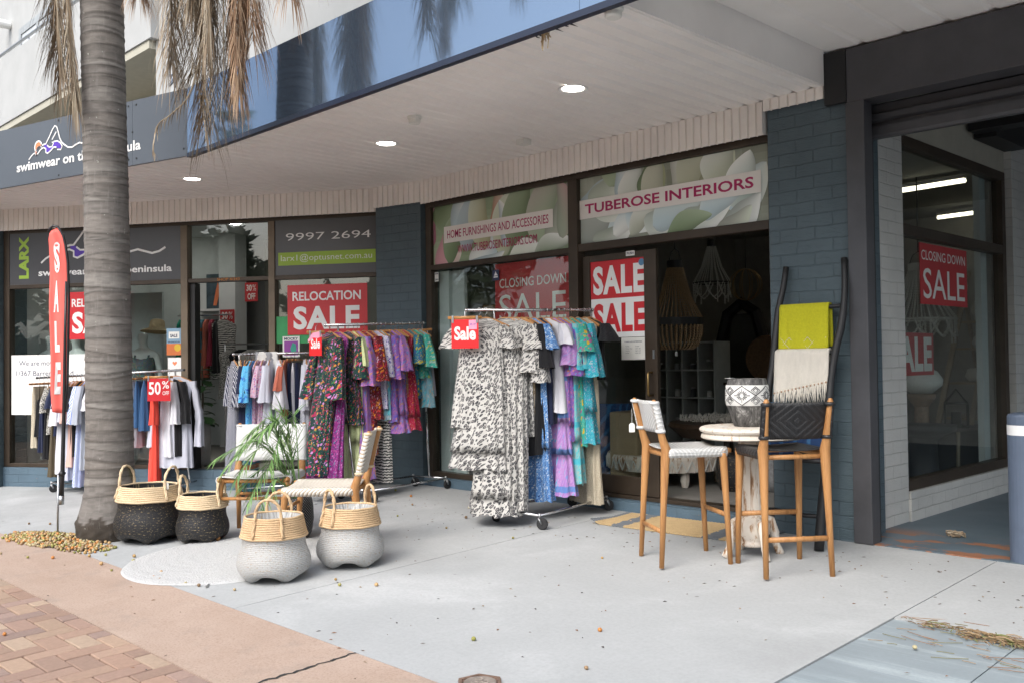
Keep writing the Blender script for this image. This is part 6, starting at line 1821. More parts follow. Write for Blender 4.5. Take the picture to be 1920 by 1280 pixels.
def frond(name, pts, leaf_len, nleaf, cols3, mat, parent, seed, hang=.9, rw=.014, start=.18, wid=.009, spread=.6, taper=.35):
    """feather leaf: a rachis with two rows of narrow leaflets"""
    mb = MB(); r = rnd(seed)
    P = [Vector(p) for p in pts]
    # resample smooth (Catmull-Rom)
    S = []
    for i in range(len(P) - 1):
        p0, p1, p2, p3 = P[max(i-1, 0)], P[i], P[i+1], P[min(i+2, len(P)-1)]
        for q in range(8):
            t = q / 8
            S.append(.5 * ((2*p1) + (p2-p0)*t + (2*p0-5*p1+4*p2-p3)*t*t + (3*p1-p0-3*p2+p3)*t**3))
    S.append(P[-1])
    mb.c = tuple(x * .9 for x in cols3[0])
    mb.tube(S, [rw * (1 - .8 * i / len(S)) for i in range(len(S))], 5)
    N = len(S)
    for k in range(nleaf):
        f = start + (1 - start) * k / nleaf
        idx = f * (N - 1); i = min(N - 2, int(idx)); p = S[i].lerp(S[i+1], idx - i)
        tg = (S[i+1] - S[i]).normalized()
        side0 = tg.cross(Vector((0, 0, 1)))
        if side0.length < .25: side0 = Vector((math.cos(seed), math.sin(seed), 0)) - tg * tg.dot(Vector((math.cos(seed), math.sin(seed), 0)))
        side0.normalize()
        for sgn in (-1, 1):
            L = leaf_len * (1 - taper * abs(2*f - 1.0)) * r.uniform(.75, 1.12)
            d = (side0 * sgn * spread * r.uniform(.6, 1.2) + tg * r.uniform(.5, .9) + Vector((r.uniform(-.2, .2), r.uniform(-.2, .2), r.uniform(-.15, .1)))).normalized()
            c = r.choice(cols3); kq = r.uniform(.75, 1.2); mb.c = tuple(min(1, x * kq) for x in c)
            prev = p; pv2 = None; w0 = wid * r.uniform(.7, 1.2)
            ns = 5
            wv = d.cross(Vector((0, 0, 1))); wv = wv.normalized() if wv.length > .05 else side0
            pts_ = [(prev - wv * w0 * .35, prev + wv * w0 * .35)]
            for s_ in range(1, ns + 1):
                d = (d + Vector((0, 0, -hang)) * (.30 * s_ / ns + .08)).normalized()
                prev = prev + d * L / ns
                w_ = w0 * (1 - (s_ / ns) ** 2 * .9) * .5
                pts_.append((prev - wv * w_, prev + wv * w_))
            flat = [q for pr in pts_ for q in pr]
            mb.add(flat, [(2*s_, 2*s_+1, 2*s_+3, 2*s_+2) for s_ in range(ns)])
    return mb.build(name, mat, parent)
DC = [(.33, .27, .19), (.25, .19, .125), (.40, .34, .26), (.30, .22, .145), (.20, .15, .10)]
DR = [(.33, .20, .12), (.26, .15, .085), (.40, .28, .18), (.36, .24, .155)]
top = trunk_axis(6.7) - PC
def dead(x, y, zbot, ztop, seed, cols3=DC, out=1.0, ll=.52, nl=78, dx=0, dy=0):
    bx, by = x - PC.x, y - PC.y
    pts = [(top.x, top.y, 6.75 - PC.z), (lerp(top.x, bx, .55), lerp(top.y, by, .55), 7.0 - PC.z), (bx * .97 + top.x * .03, by * .97 + top.y * .03, ztop + .75 - PC.z), (bx, by, ztop - PC.z), (bx + dx * .5, by + dy * .5, lerp(ztop, zbot, .5) - PC.z), (bx + dx, by + dy, zbot + .30 - PC.z)]
    return frond('dead_frond', pts, ll, int(nl * 2.0), cols3, M['dead_leaf'], palm, seed, hang=1.15, rw=.014, start=.40, wid=.008, spread=.50, taper=.15)
dead(-6.80, 3.45, 2.83, 5.2, 1, DC)
dead(-7.02, 3.24, 3.40, 5.3, 2, DC)
dead(-6.62, 3.56, 3.30, 5.2, 3, DR)
dead(-6.92, 3.36, 3.30, 5.4, 4, DC, ll=.55)
dead(-6.86, 3.42, 2.95, 5.3, 41, DC)
dead(-6.74, 3.48, 3.02, 5.3, 42, DC, ll=.46)
dead(-6.58, 3.58, 3.18, 5.3, 43, DR, ll=.46)
dead(-7.08, 3.30, 3.70, 5.4, 17, DC)
dead(-6.98, 3.40, 3.95, 5.4, 18, DC)
dead(-6.50, 3.62, 3.75, 5.3, 19, DR)
dead(-6.68, 3.50, 3.10, 5.2, 20, DC)
dead(-6.55, 3.68, 3.55, 5.3, 14, DR)
dead(-6.75, 3.42, 3.60, 5.2, 15, DC)
dead(-5.74, 3.51, 3.70, 5.6, 5, DR, ll=.46)
dead(-5.62, 3.60, 3.85, 5.6, 16, DR, ll=.42)
dead(-8.30, 2.88, 3.30, 5.2, 6, DC, ll=.5, dx=.12, dy=.06)
dead(-8.42, 2.84, 3.7, 5.3, 7, DC, ll=.5, dx=.1)
dead(-8.36, 2.82, 3.5, 5.3, 22, DC, ll=.5, dx=.1, dy=.03)
dead(-7.86, 3.34, 4.25, 5.3, 8, DR, ll=.4)
dead(-6.2, 2.75, 4.35, 5.6, 9, DC)
dead(-5.3, 2.9, 4.25, 5.6, 10, DR)
dead(-4.9, 3.2, 4.4, 5.8, 11, DC)
dead(-9.6, 2.4, 4.3, 5.6, 12, DC)
dead(-7.4, 1.9, 4.5, 5.6, 13, DR)
dead(-6.05, 3.0, 4.3, 5.6, 23, DC)
dead(-5.15, 3.1, 4.3, 5.6, 24, DR)
dead(-4.75, 3.4, 4.45, 5.8, 25, DC)
# the curled strand hooked over the corner of the fascia
frond('dead_frond', [(p[0] - PC.x, p[1] - PC.y, p[2] - PC.z) for p in [(-6.85, 3.40, 3.75), (-6.93, 3.34, 3.45), (-7.03, 3.24, 3.30), (-7.10, 3.17, 3.22), (-7.13, 3.14, 3.05), (-7.11, 3.15, 2.98)]], .12, 20, DC, M['dead_leaf'], palm, 31, hang=1.6, rw=.008, start=.2, wid=.008)
GL = [(.05, .10, .025), (.075, .135, .035), (.035, .075, .02), (.10, .15, .05)]
for k in range(11):
    a = k * 2.4 + .3
    dx, dy = math.cos(a), math.sin(a)
    pts = [(top.x, top.y, 6.75 - PC.z), (top.x + dx*.6, top.y + dy*.6, 7.9 - PC.z), (top.x + dx*1.5, top.y + dy*1.5, 8.4 - PC.z), (top.x + dx*2.4, top.y + dy*2.4, 7.9 - PC.z), (top.x + dx*2.9, top.y + dy*2.9, 7.0 - PC.z)]
    frond('green_frond', pts, .62, 60, GL, M['leaf'], palm, 60 + k, hang=.5, rw=.025, start=.15, wid=.03, spread=.8)

# ---------------------------------------------------------------- potted areca palm
pp = thing('potted_palm', 'bushy green feather palm in a dark dotted pot between the two chairs', 'plant', zb(-6.88, 4.23))
mb = MB(); mb.lathe([(.0001, 0), (.10, 0), (.128, .05), (.145, .16), (.14, .28), (.128, .34), (.12, .34), (.118, .30)], 28); mb.uv = [[(math.atan2(mb.v[i][1], mb.v[i][0]) * .14, mb.v[i][2]) for i in f] for f in mb.f]
mb.build('pot', f_dots('black pot with pale dots', (.03, .03, .032), (.25, .25, .25), 62, .26), pp, smooth=True)
mb = MB(); mb.lathe([(.0001, .30), (.119, .30)], 20); mb.build('soil', M['soil'], pp)
RT = Vector((.701, .713, 0)); FW = Vector((-.7125, .7014, 0))
LG = [(.16, .30, .09), (.11, .23, .06), (.22, .36, .12), (.08, .17, .05), (.28, .38, .17)]
r_ = rnd(77)
specs = [(-.72, -.30, .62, .36), (-.60, -.18, .72, .50), (-.50, .05, .78, .62), (-.34, -.25, .76, .66), (-.20, -.10, .82, .72), (-.66, .05, .40, .18), (-.45, -.42, .42, .08), (-.22, -.36, .66, .36), (-.1, .15, .80, .74), (-.55, -.36, .56, .26), (-.85, -.20, .60, .44), (-.30, -.45, .30, -.08), (-.40, .2, .74, .55)]
for k, (rx, fx, zt, ze) in enumerate(specs):
    rx = rx * .72 - .02; fx *= .6
    e = RT * rx + FW * fx
    b0_ = Vector((r_.uniform(-.05, .05), r_.uniform(-.05, .05), .31))
    zt += .20; ze += .22
    pts = [b0_, b0_ + e * .16 + Vector((0, 0, (zt - .31) * .55)), b0_ + e * .50 + Vector((0, 0, zt - .31)), b0_ + e * .80 + Vector((0, 0, lerp(zt, ze, .45) - .31)), b0_ + e * 1.02 + Vector((0, 0, ze - .31))]
    frond('frond', pts, .27, 21, LG, M['leaf'], pp, 90 + k, hang=.32, rw=.006, start=.22, wid=.012, spread=.85, taper=.5)

# ---------------------------------------------------------------- feather flag
fl = thing('feather_flag', 'coral red feather flag reading sale on a black pole left of the palm', 'flag', (-9.03, 3.075, -.17), D_(45.4))
mb = MB(); mb.tube([(0, 0, -.05), (.008, 0, .55)], .010, 8); mb.build('ground_spike', M['zinc'], fl, smooth=True)
mb = MB(); mb.tube([(.034, 0, .28), (.036, 0, .36)], .024, 10); mb.build('socket', M['zinc'], fl, smooth=True)
mb = MB(); mb.tube([(.036, 0, .34), (.045, 0, .55), (.06, 0, 1.1), (.072, 0, 1.8), (.085, 0, 2.3)], [.021, .019, .016, .014, .012], 10)
mb.tube([(.034, 0, .545), (.052, 0, .575)], .028, 10); mb.build('pole', M['plastic_black'], fl, smooth=True)
mb = MB(); vs_ = []; m, n = 40, 10
def flag_edges(t):
    z = lerp(1.12, 2.80, t)
    R_ = interp(t, [0, .3, .6, .8, .9, .96, 1.0], [.078, .088, .098, .092, .070, .045, -.002])
    L_ = interp(t, [0, .1, .4, .8, .95, 1.0], [-.045, -.052, -.062, -.075, -.078, -.068])
    return L_, R_, z
for j in range(m + 1):
    t = j / m; L_, R_, z = flag_edges(t)
    for i in range(n + 1):
        u = i / n
        x = lerp(L_, R_, u); zz = z - .06 * (1 - u) * (1 if t > .9 else 0) * (t - .9) * 10 - (.02 * u if j == 0 else 0)
        y = (-.012 * math.sin(u * 7 + t * 5) * (1 - .3 * u) - .01 * math.sin(t * 14 + u * 3)) * (1 - u ** 4)
        vs_.append((x, y, zz))
mb.add(vs_, [(j*(n+1)+i, j*(n+1)+i+1, (j+1)*(n+1)+i+1, (j+1)*(n+1)+i) for j in range(m) for i in range(n)])
o = mb.build('cloth', M['flagred'], fl, smooth=True); s_ = o.modifiers.new('thick', 'SOLIDIFY'); s_.thickness = .003; s_.offset = 0
mb = MB(); pts = []
for j in range(6, m + 1):
    L_, R_, z = flag_edges(j / m); pts.append((R_ + .010, 0, z))
L_, R_, z = flag_edges(1.0); pts += [(-.035, 0, 2.81), (-.062, 0, 2.785), (-.078, 0, 2.755)]
mb.tube([(.07, 0, 1.12)] + pts, .0135, 8, sq=(1, .8)); mb.build('pole_sleeve', M['plastic_black'], fl, smooth=True)
def flag_letter(ch, z, h, x0, w_):
    q = MB(); text_mb(ch, w_, h, bold=.05, mb=q, at=(x0, z), y=0)
    out = []
    for (x, y, zz) in q.v:
        t = (zz - 1.12) / 1.68; L_, R_, _ = flag_edges(t); u = (x - L_) / (R_ - L_)
        out.append((x, (-.012 * math.sin(u * 7 + t * 5) * (1 - .3 * u) - .01 * math.sin(t * 14 + u * 3)) * (1 - u ** 4) - .0045, zz))
    mb = MB(); mb.add(out, q.f)
    mb.build('letter', M['white'], fl)
flag_letter('S', 2.38, .28, -.022, .055)
flag_letter('A', 2.02, .29, -.030, .048)
flag_letter('L', 1.66, .28, -.022, .045)
flag_letter('E', 1.28, .29, -.018, .045)

# ---------------------------------------------------------------- fallen fruit and litter
mb = MB(); r_ = rnd(14)
BC = [(.40, .25, .09), (.34, .30, .10), (.48, .31, .14), (.26, .25, .06), (.50, .20, .05), (.30, .19, .10), (.44, .38, .22), (.20, .13, .07), (.38, .29, .16)]
def inpile(x, y):
    return ((x + 8.65) / .95) ** 2 + ((y - 2.93 - .05 * (x + 8.6)) / .23) ** 2
k = 0
while k < 1050:
    x, y = r_.uniform(-9.75, -7.72), r_.uniform(2.62, 3.26)
    q = inpile(x, y)
    if q > 1.25 or (q > .6 and r_.random() > (1.25 - q) * 1.3): continue
    if (x + 8.28) ** 2 + (y - 3.25) ** 2 < .24 ** 2: continue
    s_ = r_.uniform(.010, .0155); mb.c = r_.choice(BC)
    mb.ball((x, y, gz(x, y) + s_ * .8 + max(0, .035 * (1 - q)) * r_.random()), s_, 7, 5, (r_.uniform(.85, 1.1), 1, r_.uniform(.8, 1)))
    k += 1
o = mb.build('fallen_fruit', M['berry'], smooth=True); tag(o, 'pile of small orange and green palm fruit heaped at the foot of the palm', 'fruit', kind='stuff')
mb = MB(); n = 30
mb.add([(-8.65, 2.93, gz(-8.65, 2.93) + .012)] + [(-8.65 + 1.0*math.cos(2*PI*k/n), 2.93 + .26*math.sin(2*PI*k/n) + .05*math.cos(2*PI*k/n), gz(-8.65 + 1.0*math.cos(2*PI*k/n), 2.93) + .004) for k in range(n)], [(0, 1+k, 1+(k+1) % n) for k in range(n)])
mb.v = [((x + 8.65) * .86 - 8.65, (y - 2.93) * .8 + 2.93, z) for x, y, z in mb.v]
tag(mb.build('soil', M['soil']), kind='structure')
spots = [(-7.62, 2.83), (-7.55, 2.93), (-7.25, 2.78), (-6.98, 2.75), (-6.52, 2.86), (-6.42, 2.86), (-6.15, 2.92), (-6.02, 2.95), (-5.72, 3.05), (-5.40, 3.62), (-5.25, 3.55), (-5.05, 3.70), (-3.72, 3.35), (-3.30, 3.88), (-2.98, 3.40), (-1.93, 4.62), (-8.9, 2.5), (-8.4, 2.42), (-8.7, 2.25), (-9.3, 2.6), (-9.5, 2.45), (-8.0, 2.5), (-7.8, 2.62), (-9.9, 3.3), (-9.7, 3.6), (-10.2, 3.2), (-10.1, 3.9), (-7.3, 3.05), (-7.15, 2.98), (-6.6, 2.95), (-8.1, 6.2), (-7.65, 6.05), (-7.25, 5.75), (-6.65, 5.95), (-6.3, 5.6), (-6.1, 5.2), (-4.35, 5.15), (-5.35, 5.25), (-5.0, 6.3), (-6.9, 5.3), (-5.9, 1.72), (-9.8, 2.75), (-9.65, 2.9), (-10.4, 2.7)]
fruit_me = None
for i, (x, y) in enumerate(spots):
    s_ = rnd(i + 300).uniform(.010, .0155)
    if i < 9:
        mb = MB(); mb.c = BC[i]; mb.ball((0, 0, 0), .013, 9, 6, (1, .92, .88)); o = mb.build('palm_fruit', M['berry'], smooth=True)
        if i == 0: fr_src = []
        fr_src.append(o)
    else:
        o = fr_src[i % 9].copy(); COL.objects.link(o)
    o.scale = (s_ / .013,) * 3
    o.location = (x, y, gz(x, y) + s_ * .85)
    tag(o, 'single fallen palm fruit lying loose on the paving', 'fruit', 'loose palm fruit on the paving')
# leaf litter along the joint on the right, and scattered crumbs
mb = MB(); r_ = rnd(50)
for k in range(520):
    u = min(1, max(0, r_.betavariate(2.2, 1.3)))
    x = lerp(-2.15, -1.2, u) + r_.uniform(-.05, .05)
    y = 5.045 - .05 * u - .03 + r_.gauss(0, .022 + .03 * u * r_.random())
    a = r_.gauss(-.15, .6); L = r_.uniform(.02, .09)
    mb.c = r_.choice([(.20, .125, .06), (.28, .19, .10), (.14, .09, .05), (.16, .17, .06), (.33, .24, .14)])
    z = gz(x, y) + r_.uniform(.0, .022)
    dx, dy = math.cos(a) * L, math.sin(a) * L
    mb.tube([(x, y, z), (x + dx*.5, y + dy*.5 + r_.uniform(-.006, .006), z + .004), (x + dx, y + dy, z - .002)], r_.uniform(.0012, .003), 4)
for k in range(70):
    x, y = r_.uniform(-2.2, -1.2), r_.uniform(4.55, 5.25)
    a = r_.uniform(-.7, .5); L = r_.uniform(.04, .2); z = gz(x, y) + .001
    mb.c = r_.choice([(.24, .13, .07), (.18, .16, .06), (.30, .2, .11)])
    mb.tube([(x, y, z), (x + math.cos(a)*L*.5, y + math.sin(a)*L*.5, z + .003), (x + math.cos(a + .2)*L, y + math.sin(a + .2)*L, z)], .0016, 4)
o = mb.build('leaf_litter', M['dead_leaf']); tag(o, 'brown twig and needle litter swept against the joint at the lower right', 'leaf litter', kind='stuff')
mb = MB(); r_ = rnd(51)
for k in range(420):
    x, y = r_.uniform(-8.5, -1.3), r_.uniform(1.0, 6.5)
    if r_.random() < .5: y = 6.5 - abs(r_.gauss(0, .9))
    if y < .9: continue
    z = gz(x, y) + .002
    mb.c = r_.choice([(.12, .08, .05), (.22, .12, .07), (.06, .05, .045), (.3, .22, .13)])
    a = r_.uniform(0, 6.28); s_ = r_.uniform(.003, .010)
    c, n_ = math.cos(a), math.sin(a)
    mb.add([(x + c*s_*1.8, y + n_*s_*1.8, z), (x - n_*s_*.7, y + c*s_*.7, z + .004), (x - c*s_*1.8, y - n_*s_*1.8, z), (x + n_*s_*.7, y - c*s_*.7, z + .001)], [(0, 1, 2, 3)])
o = mb.build('leaf_crumbs', M['dead_leaf']); tag(o, 'tiny dry leaf crumbs scattered over the pavement', 'leaf litter', kind='stuff')
mb = MB()
for k in range(26):
    q = rnd(k + 900); mb.c = q.choice(DC)
    a = q.uniform(0, 6.28); mb.tube([(-2.72 + q.uniform(-.05, .05), 7.28 + q.uniform(-.03, .03), .012 + q.random() * .03), (-2.72 + .07*math.cos(a), 7.28 + .05*math.sin(a), .01 + q.random() * .04)], .006, 4)
o = mb.build('dry_leaf_clump', M['dead_leaf']); tag(o, 'dry leaf clump on the painted passage floor', 'leaf litter')

mb = MB(); r_ = rnd(66)
for k in range(9000):
    x = r_.uniform(-60, 60); hh = 3.0 + 1.0 * math.sin(x * .35) + 1.1 * math.sin(x * .9 + 1)
    p = Vector((x, -34 + r_.uniform(-2, 2), hh * r_.random() ** .7))
    u = Vector((r_.gauss(0, 1), r_.gauss(0, .5), r_.gauss(0, 1))).normalized(); v = u.orthogonal().normalized(); s_ = r_.uniform(.3, .6)
    kq = r_.uniform(.6, 1.3); b_ = r_.choice([(.05, .095, .025), (.075, .12, .035), (.035, .07, .02)]); mb.c = tuple(q * kq for q in b_)
    mb.add([p + u*s_*1.3, p + v*s_*.8, p - u*s_*1.3, p - v*s_*.8], [(0, 1, 2, 3)])
o = mb.build('tree_belt', M['leaf']); tag(o, 'far belt of green trees behind the street, seen mirrored in the shop glass', 'trees', kind='stuff')
# ---------------------------------------------------------------- trees across the street (seen mirrored in the glass and fascia)
def street_tree(label, loc, h, cr, seed, first=None):
    if first:
        o = first.copy(); COL.objects.link(o)
        for ch in first.children:
            c = ch.copy(); COL.objects.link(c); c.parent = o
        o.location = loc; o.rotation_euler = (0, 0, seed * 1.3); o.scale = (h / 9.5, h / 9.5, h / 10.5); o['label'] = label
        return o
    t = thing('street_tree', label, 'tree', loc, 0, 'trees across the street')
    r = rnd(seed)
    mb = MB(); mb.c = (.11, .09, .07)
    mb.tube([(0, 0, -.3), (.05, 0, 1.5), (-.05, .1, 3.2), (.1, 0, 5.5)], [.26, .2, .16, .06], 8)
    ends = []
    for k in range(9):
        a = k * 2.39; z0 = r.uniform(2.4, 5); L = r.uniform(1.6, 3.0)
        e = (math.cos(a) * L, math.sin(a) * L, z0 + L * r.uniform(.5, 1.0)); ends.append(e)
        mb.tube([(0, 0, z0), (e[0]*.5, e[1]*.5, z0 + (e[2]-z0)*.4), e], [.09, .06, .02], 6)
    mb.build('trunk', M['dead_leaf'], t, smooth=True)
    mb = MB()
    cl = []
    for e in ends + [(0, 0, 7.5), (.8, .5, 6.8), (-.7, -.4, 7.0)]:
        for q in range(5): cl.append((e[0] + r.gauss(0, .8), e[1] + r.gauss(0, .8), e[2] + r.gauss(.2, .6), r.uniform(.5, 1.0)))
    for (cx, cy, cz, cr_) in cl:
        base = r.choice([(.05, .095, .025), (.075, .12, .035), (.035, .07, .02), (.09, .13, .04)])
        for q in range(75):
            d = Vector((r.gauss(0, 1), r.gauss(0, 1), r.gauss(0, .8))).normalized() * cr_ * r.random() ** .4
            p = Vector((cx, cy, cz)) + d
            u = Vector((r.gauss(0, 1), r.gauss(0, 1), r.gauss(0, 1))).normalized(); v = u.orthogonal().normalized()
            s_ = r.uniform(.10, .22); kq = r.uniform(.7, 1.3)
            mb.c = tuple(x * kq for x in base)
            mb.add([p + u*s_*1.6, p + v*s_*.7, p - u*s_*1.6, p - v*s_*.7], [(0, 1, 2, 3)])
    mb.build('crown', M['leaf'], t)
    return t
T0 = street_tree('broad leafy tree across the street opposite the swimwear shop', (-1.5, -13, -.25), 9, 3, 5)
for i, (x, y, h) in enumerate([(3.5, -12, 9), (8, -15, 9), (17, -14, 8), (-11, -18, 8), (-22, -20, 9), (-17, -10, 9), (-21, -3.5, 9), (-28, -8, 10)]):
    street_tree('leafy street tree across the road, %s' % ['right of the broad one', 'second one to its right', 'one farthest right', 'one opposite the palm', 'one in the far left corner', 'one left of the palm across the kerb', 'one nearest the left footpath', 'tall one beyond the left footpath'][i], (x, y, -.25), h, 3, i + 1, T0)
# ---------------------------------------------------------------- inside the swimwear shop (local coordinates of that shop)
def inswim(x, y, z): return onswim(x, -y, z)
def mannequin(label, x, y, yaw, suit, hat=False, height=1.72, suit_kind='tank', hatlabel=None):
    t = thing('mannequin', label, 'mannequin', inswim(x, y, .092), SWR + yaw, 'mannequins in the swimwear window')
    # one continuous skin: torso, arms and legs grown from joints
    me = bpy.data.meshes.new('body')
    V = [(0,0,.90),(0,.0,1.02),(0,-.01,1.18),(0,0,1.33),(0,.01,1.43),(0,0,1.50),(0,-.02,1.60),
         (-.09,0,.86),(-.095,-.01,.48),(-.10,.01,.10),(-.10,-.09,.03),(.09,0,.86),(.11,-.05,.50),(.10,.02,.10),(.10,-.07,.03),
         (-.165,.01,1.40),(-.215,.02,1.14),(-.205,-.03,.88),(-.20,-.04,.78),(.165,.01,1.40),(.215,.02,1.14),(.205,-.03,.88),(.20,-.04,.78),(0,-.03,1.70)]
    E_ = [(0,1),(1,2),(2,3),(3,4),(4,5),(5,6),(0,7),(7,8),(8,9),(9,10),(0,11),(11,12),(12,13),(13,14),(4,15),(15,16),(16,17),(17,18),(4,19),(19,20),(20,21),(21,22),(6,23)]
    Rr = [.135,.105,.105,.125,.10,.048,.055,.085,.052,.035,.03,.085,.052,.035,.03,.055,.038,.03,.024,.055,.038,.03,.024,.085]
    me.from_pydata(V, E_, [])
    me.materials.append(M['mannequin'])
    b = bpy.data.objects.new('body', me); COL.objects.link(b); b.parent = t
    sk = b.modifiers.new('skin', 'SKIN'); sk.use_smooth_shade = True
    for i, sv in enumerate(me.skin_vertices[0].data):
        sv.radius = (Rr[i] * (1.15 if i < 4 else 1), Rr[i] * (.8 if i < 4 else 1)); sv.use_root = (i == 0)
    ss = b.modifiers.new('sub', 'SUBSURF'); ss.levels = 2; ss.render_levels = 2
    for p in me.polygons: p.use_smooth = True
    mb = MB()
    if suit_kind == 'tank': rows = [(.80,.10,.07),(.86,.172,.118),(.93,.168,.115),(1.02,.138,.10),(1.10,.134,.10),(1.20,.142,.112),(1.28,.152,.13),(1.35,.150,.118),(1.38,.145,.10)]
    else: rows = [(1.20,.145,.118),(1.26,.155,.135),(1.31,.152,.128),(1.34,.14,.11)]
    n = 32; vs_, uv = [], []
    for (z, a, b2) in rows:
        for k in range(n + 1):
            th = 2*PI*k/n
            bust = .018 * max(0, math.sin(-th)) * math.exp(-((z - 1.27) / .06) ** 2) * (1 + .6 * math.cos(4 * th))
            vs_.append((a*math.cos(th), b2*math.sin(th) - bust, z - (.03 * (1 - abs(math.cos(th))) if z > 1.34 else 0))); uv.append((th * .15, z))
    m = n + 1
    mb.add(vs_, [(i*m+k, i*m+k+1, (i+1)*m+k+1, (i+1)*m+k) for i in range(len(rows)-1) for k in range(n)], uv)
    for s_ in (-1, 1):
        mb.add([(s_*.085-.012, -.10, rows[-1][0]-.03), (s_*.085+.012, -.10, rows[-1][0]-.03), (s_*.09+.012, -.02, 1.475), (s_*.09-.012, -.02, 1.475), (s_*.085+.012, .09, rows[-1][0]-.03), (s_*.085-.012, .09, rows[-1][0]-.03)], [(0,1,2,3),(3,2,4,5)], [(0,0),(.02,0),(.02,.2),(0,.2),(.02,.3),(0,.3)])
    mb.build('swimsuit', suit, t, smooth=True)
    if hat:
        h = MB(); h.lathe([(.20, 1.705), (.19, 1.715), (.12, 1.745), (.102, 1.755), (.098, 1.80), (.088, 1.855), (.05, 1.875), (.0001, 1.868)], 32, fn=lambda a, i, z: 1 + (.10 * math.sin(a*2) if i < 2 else 0))
        o = h.build('straw_hat', M['straw'], smooth=True); o.location = Vector(inswim(x, y, .11)) + Vector((0, 0, 0)); o.rotation_euler = (.1, .08, SWR + yaw + 2)
        o.modifiers.new('thick', 'SOLIDIFY').thickness = .006
        tag(o, hatlabel, 'hat')
    return t
mannequin('white mannequin in a speckled tank suit, right of the palm trunk', -3.46, .5, .25, F['multitank'], True, hatlabel='straw hat on the mannequin right of the palm trunk')
mannequin('white mannequin in a red swimsuit behind the coral flag', -4.50, .55, -.2, F['wine'])
mannequin('white mannequin in a yellow and navy bikini behind the moving notice', -4.95, .62, .15, F['bikini'], True, suit_kind='bikini', hatlabel='straw hat on the mannequin behind the moving notice')
mannequin('white mannequin in a navy suit mostly hidden behind the palm trunk', -4.02, .6, .3, F['navy'])
mb = MB(); mb.box(-3.78, -3.50, 2.9, 3.25, .09, 3.4); mb.box(-5.2, -3.78, 3.2, 3.3, .09, 3.4); mb.build('partition', M['interior_white'], swim)
mb = MB(); mb.box(-3.498, .24, 3.85, 3.95, .09, 3.4); mb.build('partition', M['interior_dim'], swim)
def inside_sign(label, x, y, z, w_, h_, lines):
    t = sign('discount_poster', label, inswim(x, y, z), SWR, w_, h_, M['red_dull'], .004, 'poster')
    lettering(t, lines, M['offwhite'])
L30 = lambda w_, h_: [('30', w_*.12, h_*.55, w_*.42, h_*.34, dict(bold=.03)), ('%', w_*.6, h_*.55, w_*.28, h_*.34, dict(bold=.0)), ('OFF', w_*.2, h_*.1, w_*.62, h_*.34, dict(bold=.03))]
inside_sign('red thirty percent off poster high inside the swimwear shop', -3.29, 2.82, 2.32, .215, .29, L30(.215, .29))
inside_sign('red thirty percent off poster on the white column inside the swimwear shop', -3.75, 2.88, 1.88, .245, .33, L30(.245, .33))
t = sign('wall_picture', 'beach picture on the back wall inside the swimwear shop', inswim(-4.17, 3.19, 2.25), SWR, .38, .55, plain('dark beach photo', (.05, .08, .10), .4, var=.6, vscale=7), .01, 'picture')
mb = MB(); mb.prism([(.12, .05), (.17, .3), (.2, .42), (.25, .3), (.27, .05), (.22, .2), (.18, .05)], -.004, -.001); mb.build('figure', M['orange'], t)
mb = MB(); mb.box(-4.25, -3.80, 2.95, 3.19, 2.20, 2.235); o = mb.build('wall_shelf', M['white'], loc=SW); o.rotation_euler = (0, 0, SWR); tag(o, 'white shelf under the beach picture in the swimwear shop', 'shelf')
R4 = (inswim(-4.35, 2.7, 2.13), inswim(-3.55, 2.7, 2.12))
t = thing('wall_rail', 'clothes rail along the back wall inside the swimwear shop', 'clothes rail', inswim(-3.95, 2.7, 2.12), SWR)
mb = MB(); mb.tube([(-.42, 0, 0), (.42, 0, 0)], .013, 8); mb.build('bar', M['chrome'], t); mb = MB(); mb.tube([(-.4, 0, 0), (-.4, .5, 0)], .01, 6); mb.tube([(.4, 0, 0), (.4, .35, 0)], .01, 6); mb.build('bracket', M['chrome'], t)
for i, (mt, u) in enumerate([('green', .05), ('mustard', .18), ('black', .30), ('denim', .42), ('orangeborder', .52), ('rust', .60), ('wine', .72), ('black', .82), ('zebra', .95)]):
    p = Vector(R4[0]).lerp(Vector(R4[1]), u)
    garment('garment', F[mt], tuple(p), SWR + PI/2 + .25 if i < 8 else SWR + .6, .78 + .1 * (i % 3), wide=.19, hem=.2, rip=.012, seed=700 + i, label='%s inside the swimwear shop' % ['green top on the back rail', 'mustard print top on the back rail', 'black top between mustard and blue', 'dark blue top on the back rail', 'teal top with rust border on the rail', 'rust top on the back rail', 'wine red top on the back rail', 'black top next to the zebra print', 'zebra print top at the rail end'][i], cat='top', group='clothes inside the swimwear shop')
R5 = (inswim(-3.35, 2.4, 1.66), inswim(-2.55, 2.4, 1.65))
t = thing('wall_rail', 'second clothes rail on the grey wall inside the swimwear shop', 'clothes rail', inswim(-2.95, 2.4, 1.66), SWR)
mb = MB(); mb.tube([(-.45, 0, 0), (.45, 0, 0)], .013, 8); mb.build('bar', M['chrome'], t); mb = MB(); mb.tube([(.44, 0, 0), (.44, 0, -1.56)], .014, 6); mb.tube([(-.44, 0, 0), (-.44, 0, -1.56)], .014, 6); mb.build('upright', M['chrome'], t)
for i, (mt, u) in enumerate([('bwlace', .1), ('black', .3), ('stone', .5), ('shawl', .7), ('brownolive', .9)]):
    p = Vector(R5[0]).lerp(Vector(R5[1]), u)
    garment('garment', F[mt], tuple(p), SWR + .5, .8, wide=.19, hem=.2, rip=.012, seed=720 + i, label='%s on the second rail inside the swimwear shop' % ['lace top', 'black top', 'stone top', 'striped grey top', 'brown top'][i], cat='top', group='clothes inside the swimwear shop')
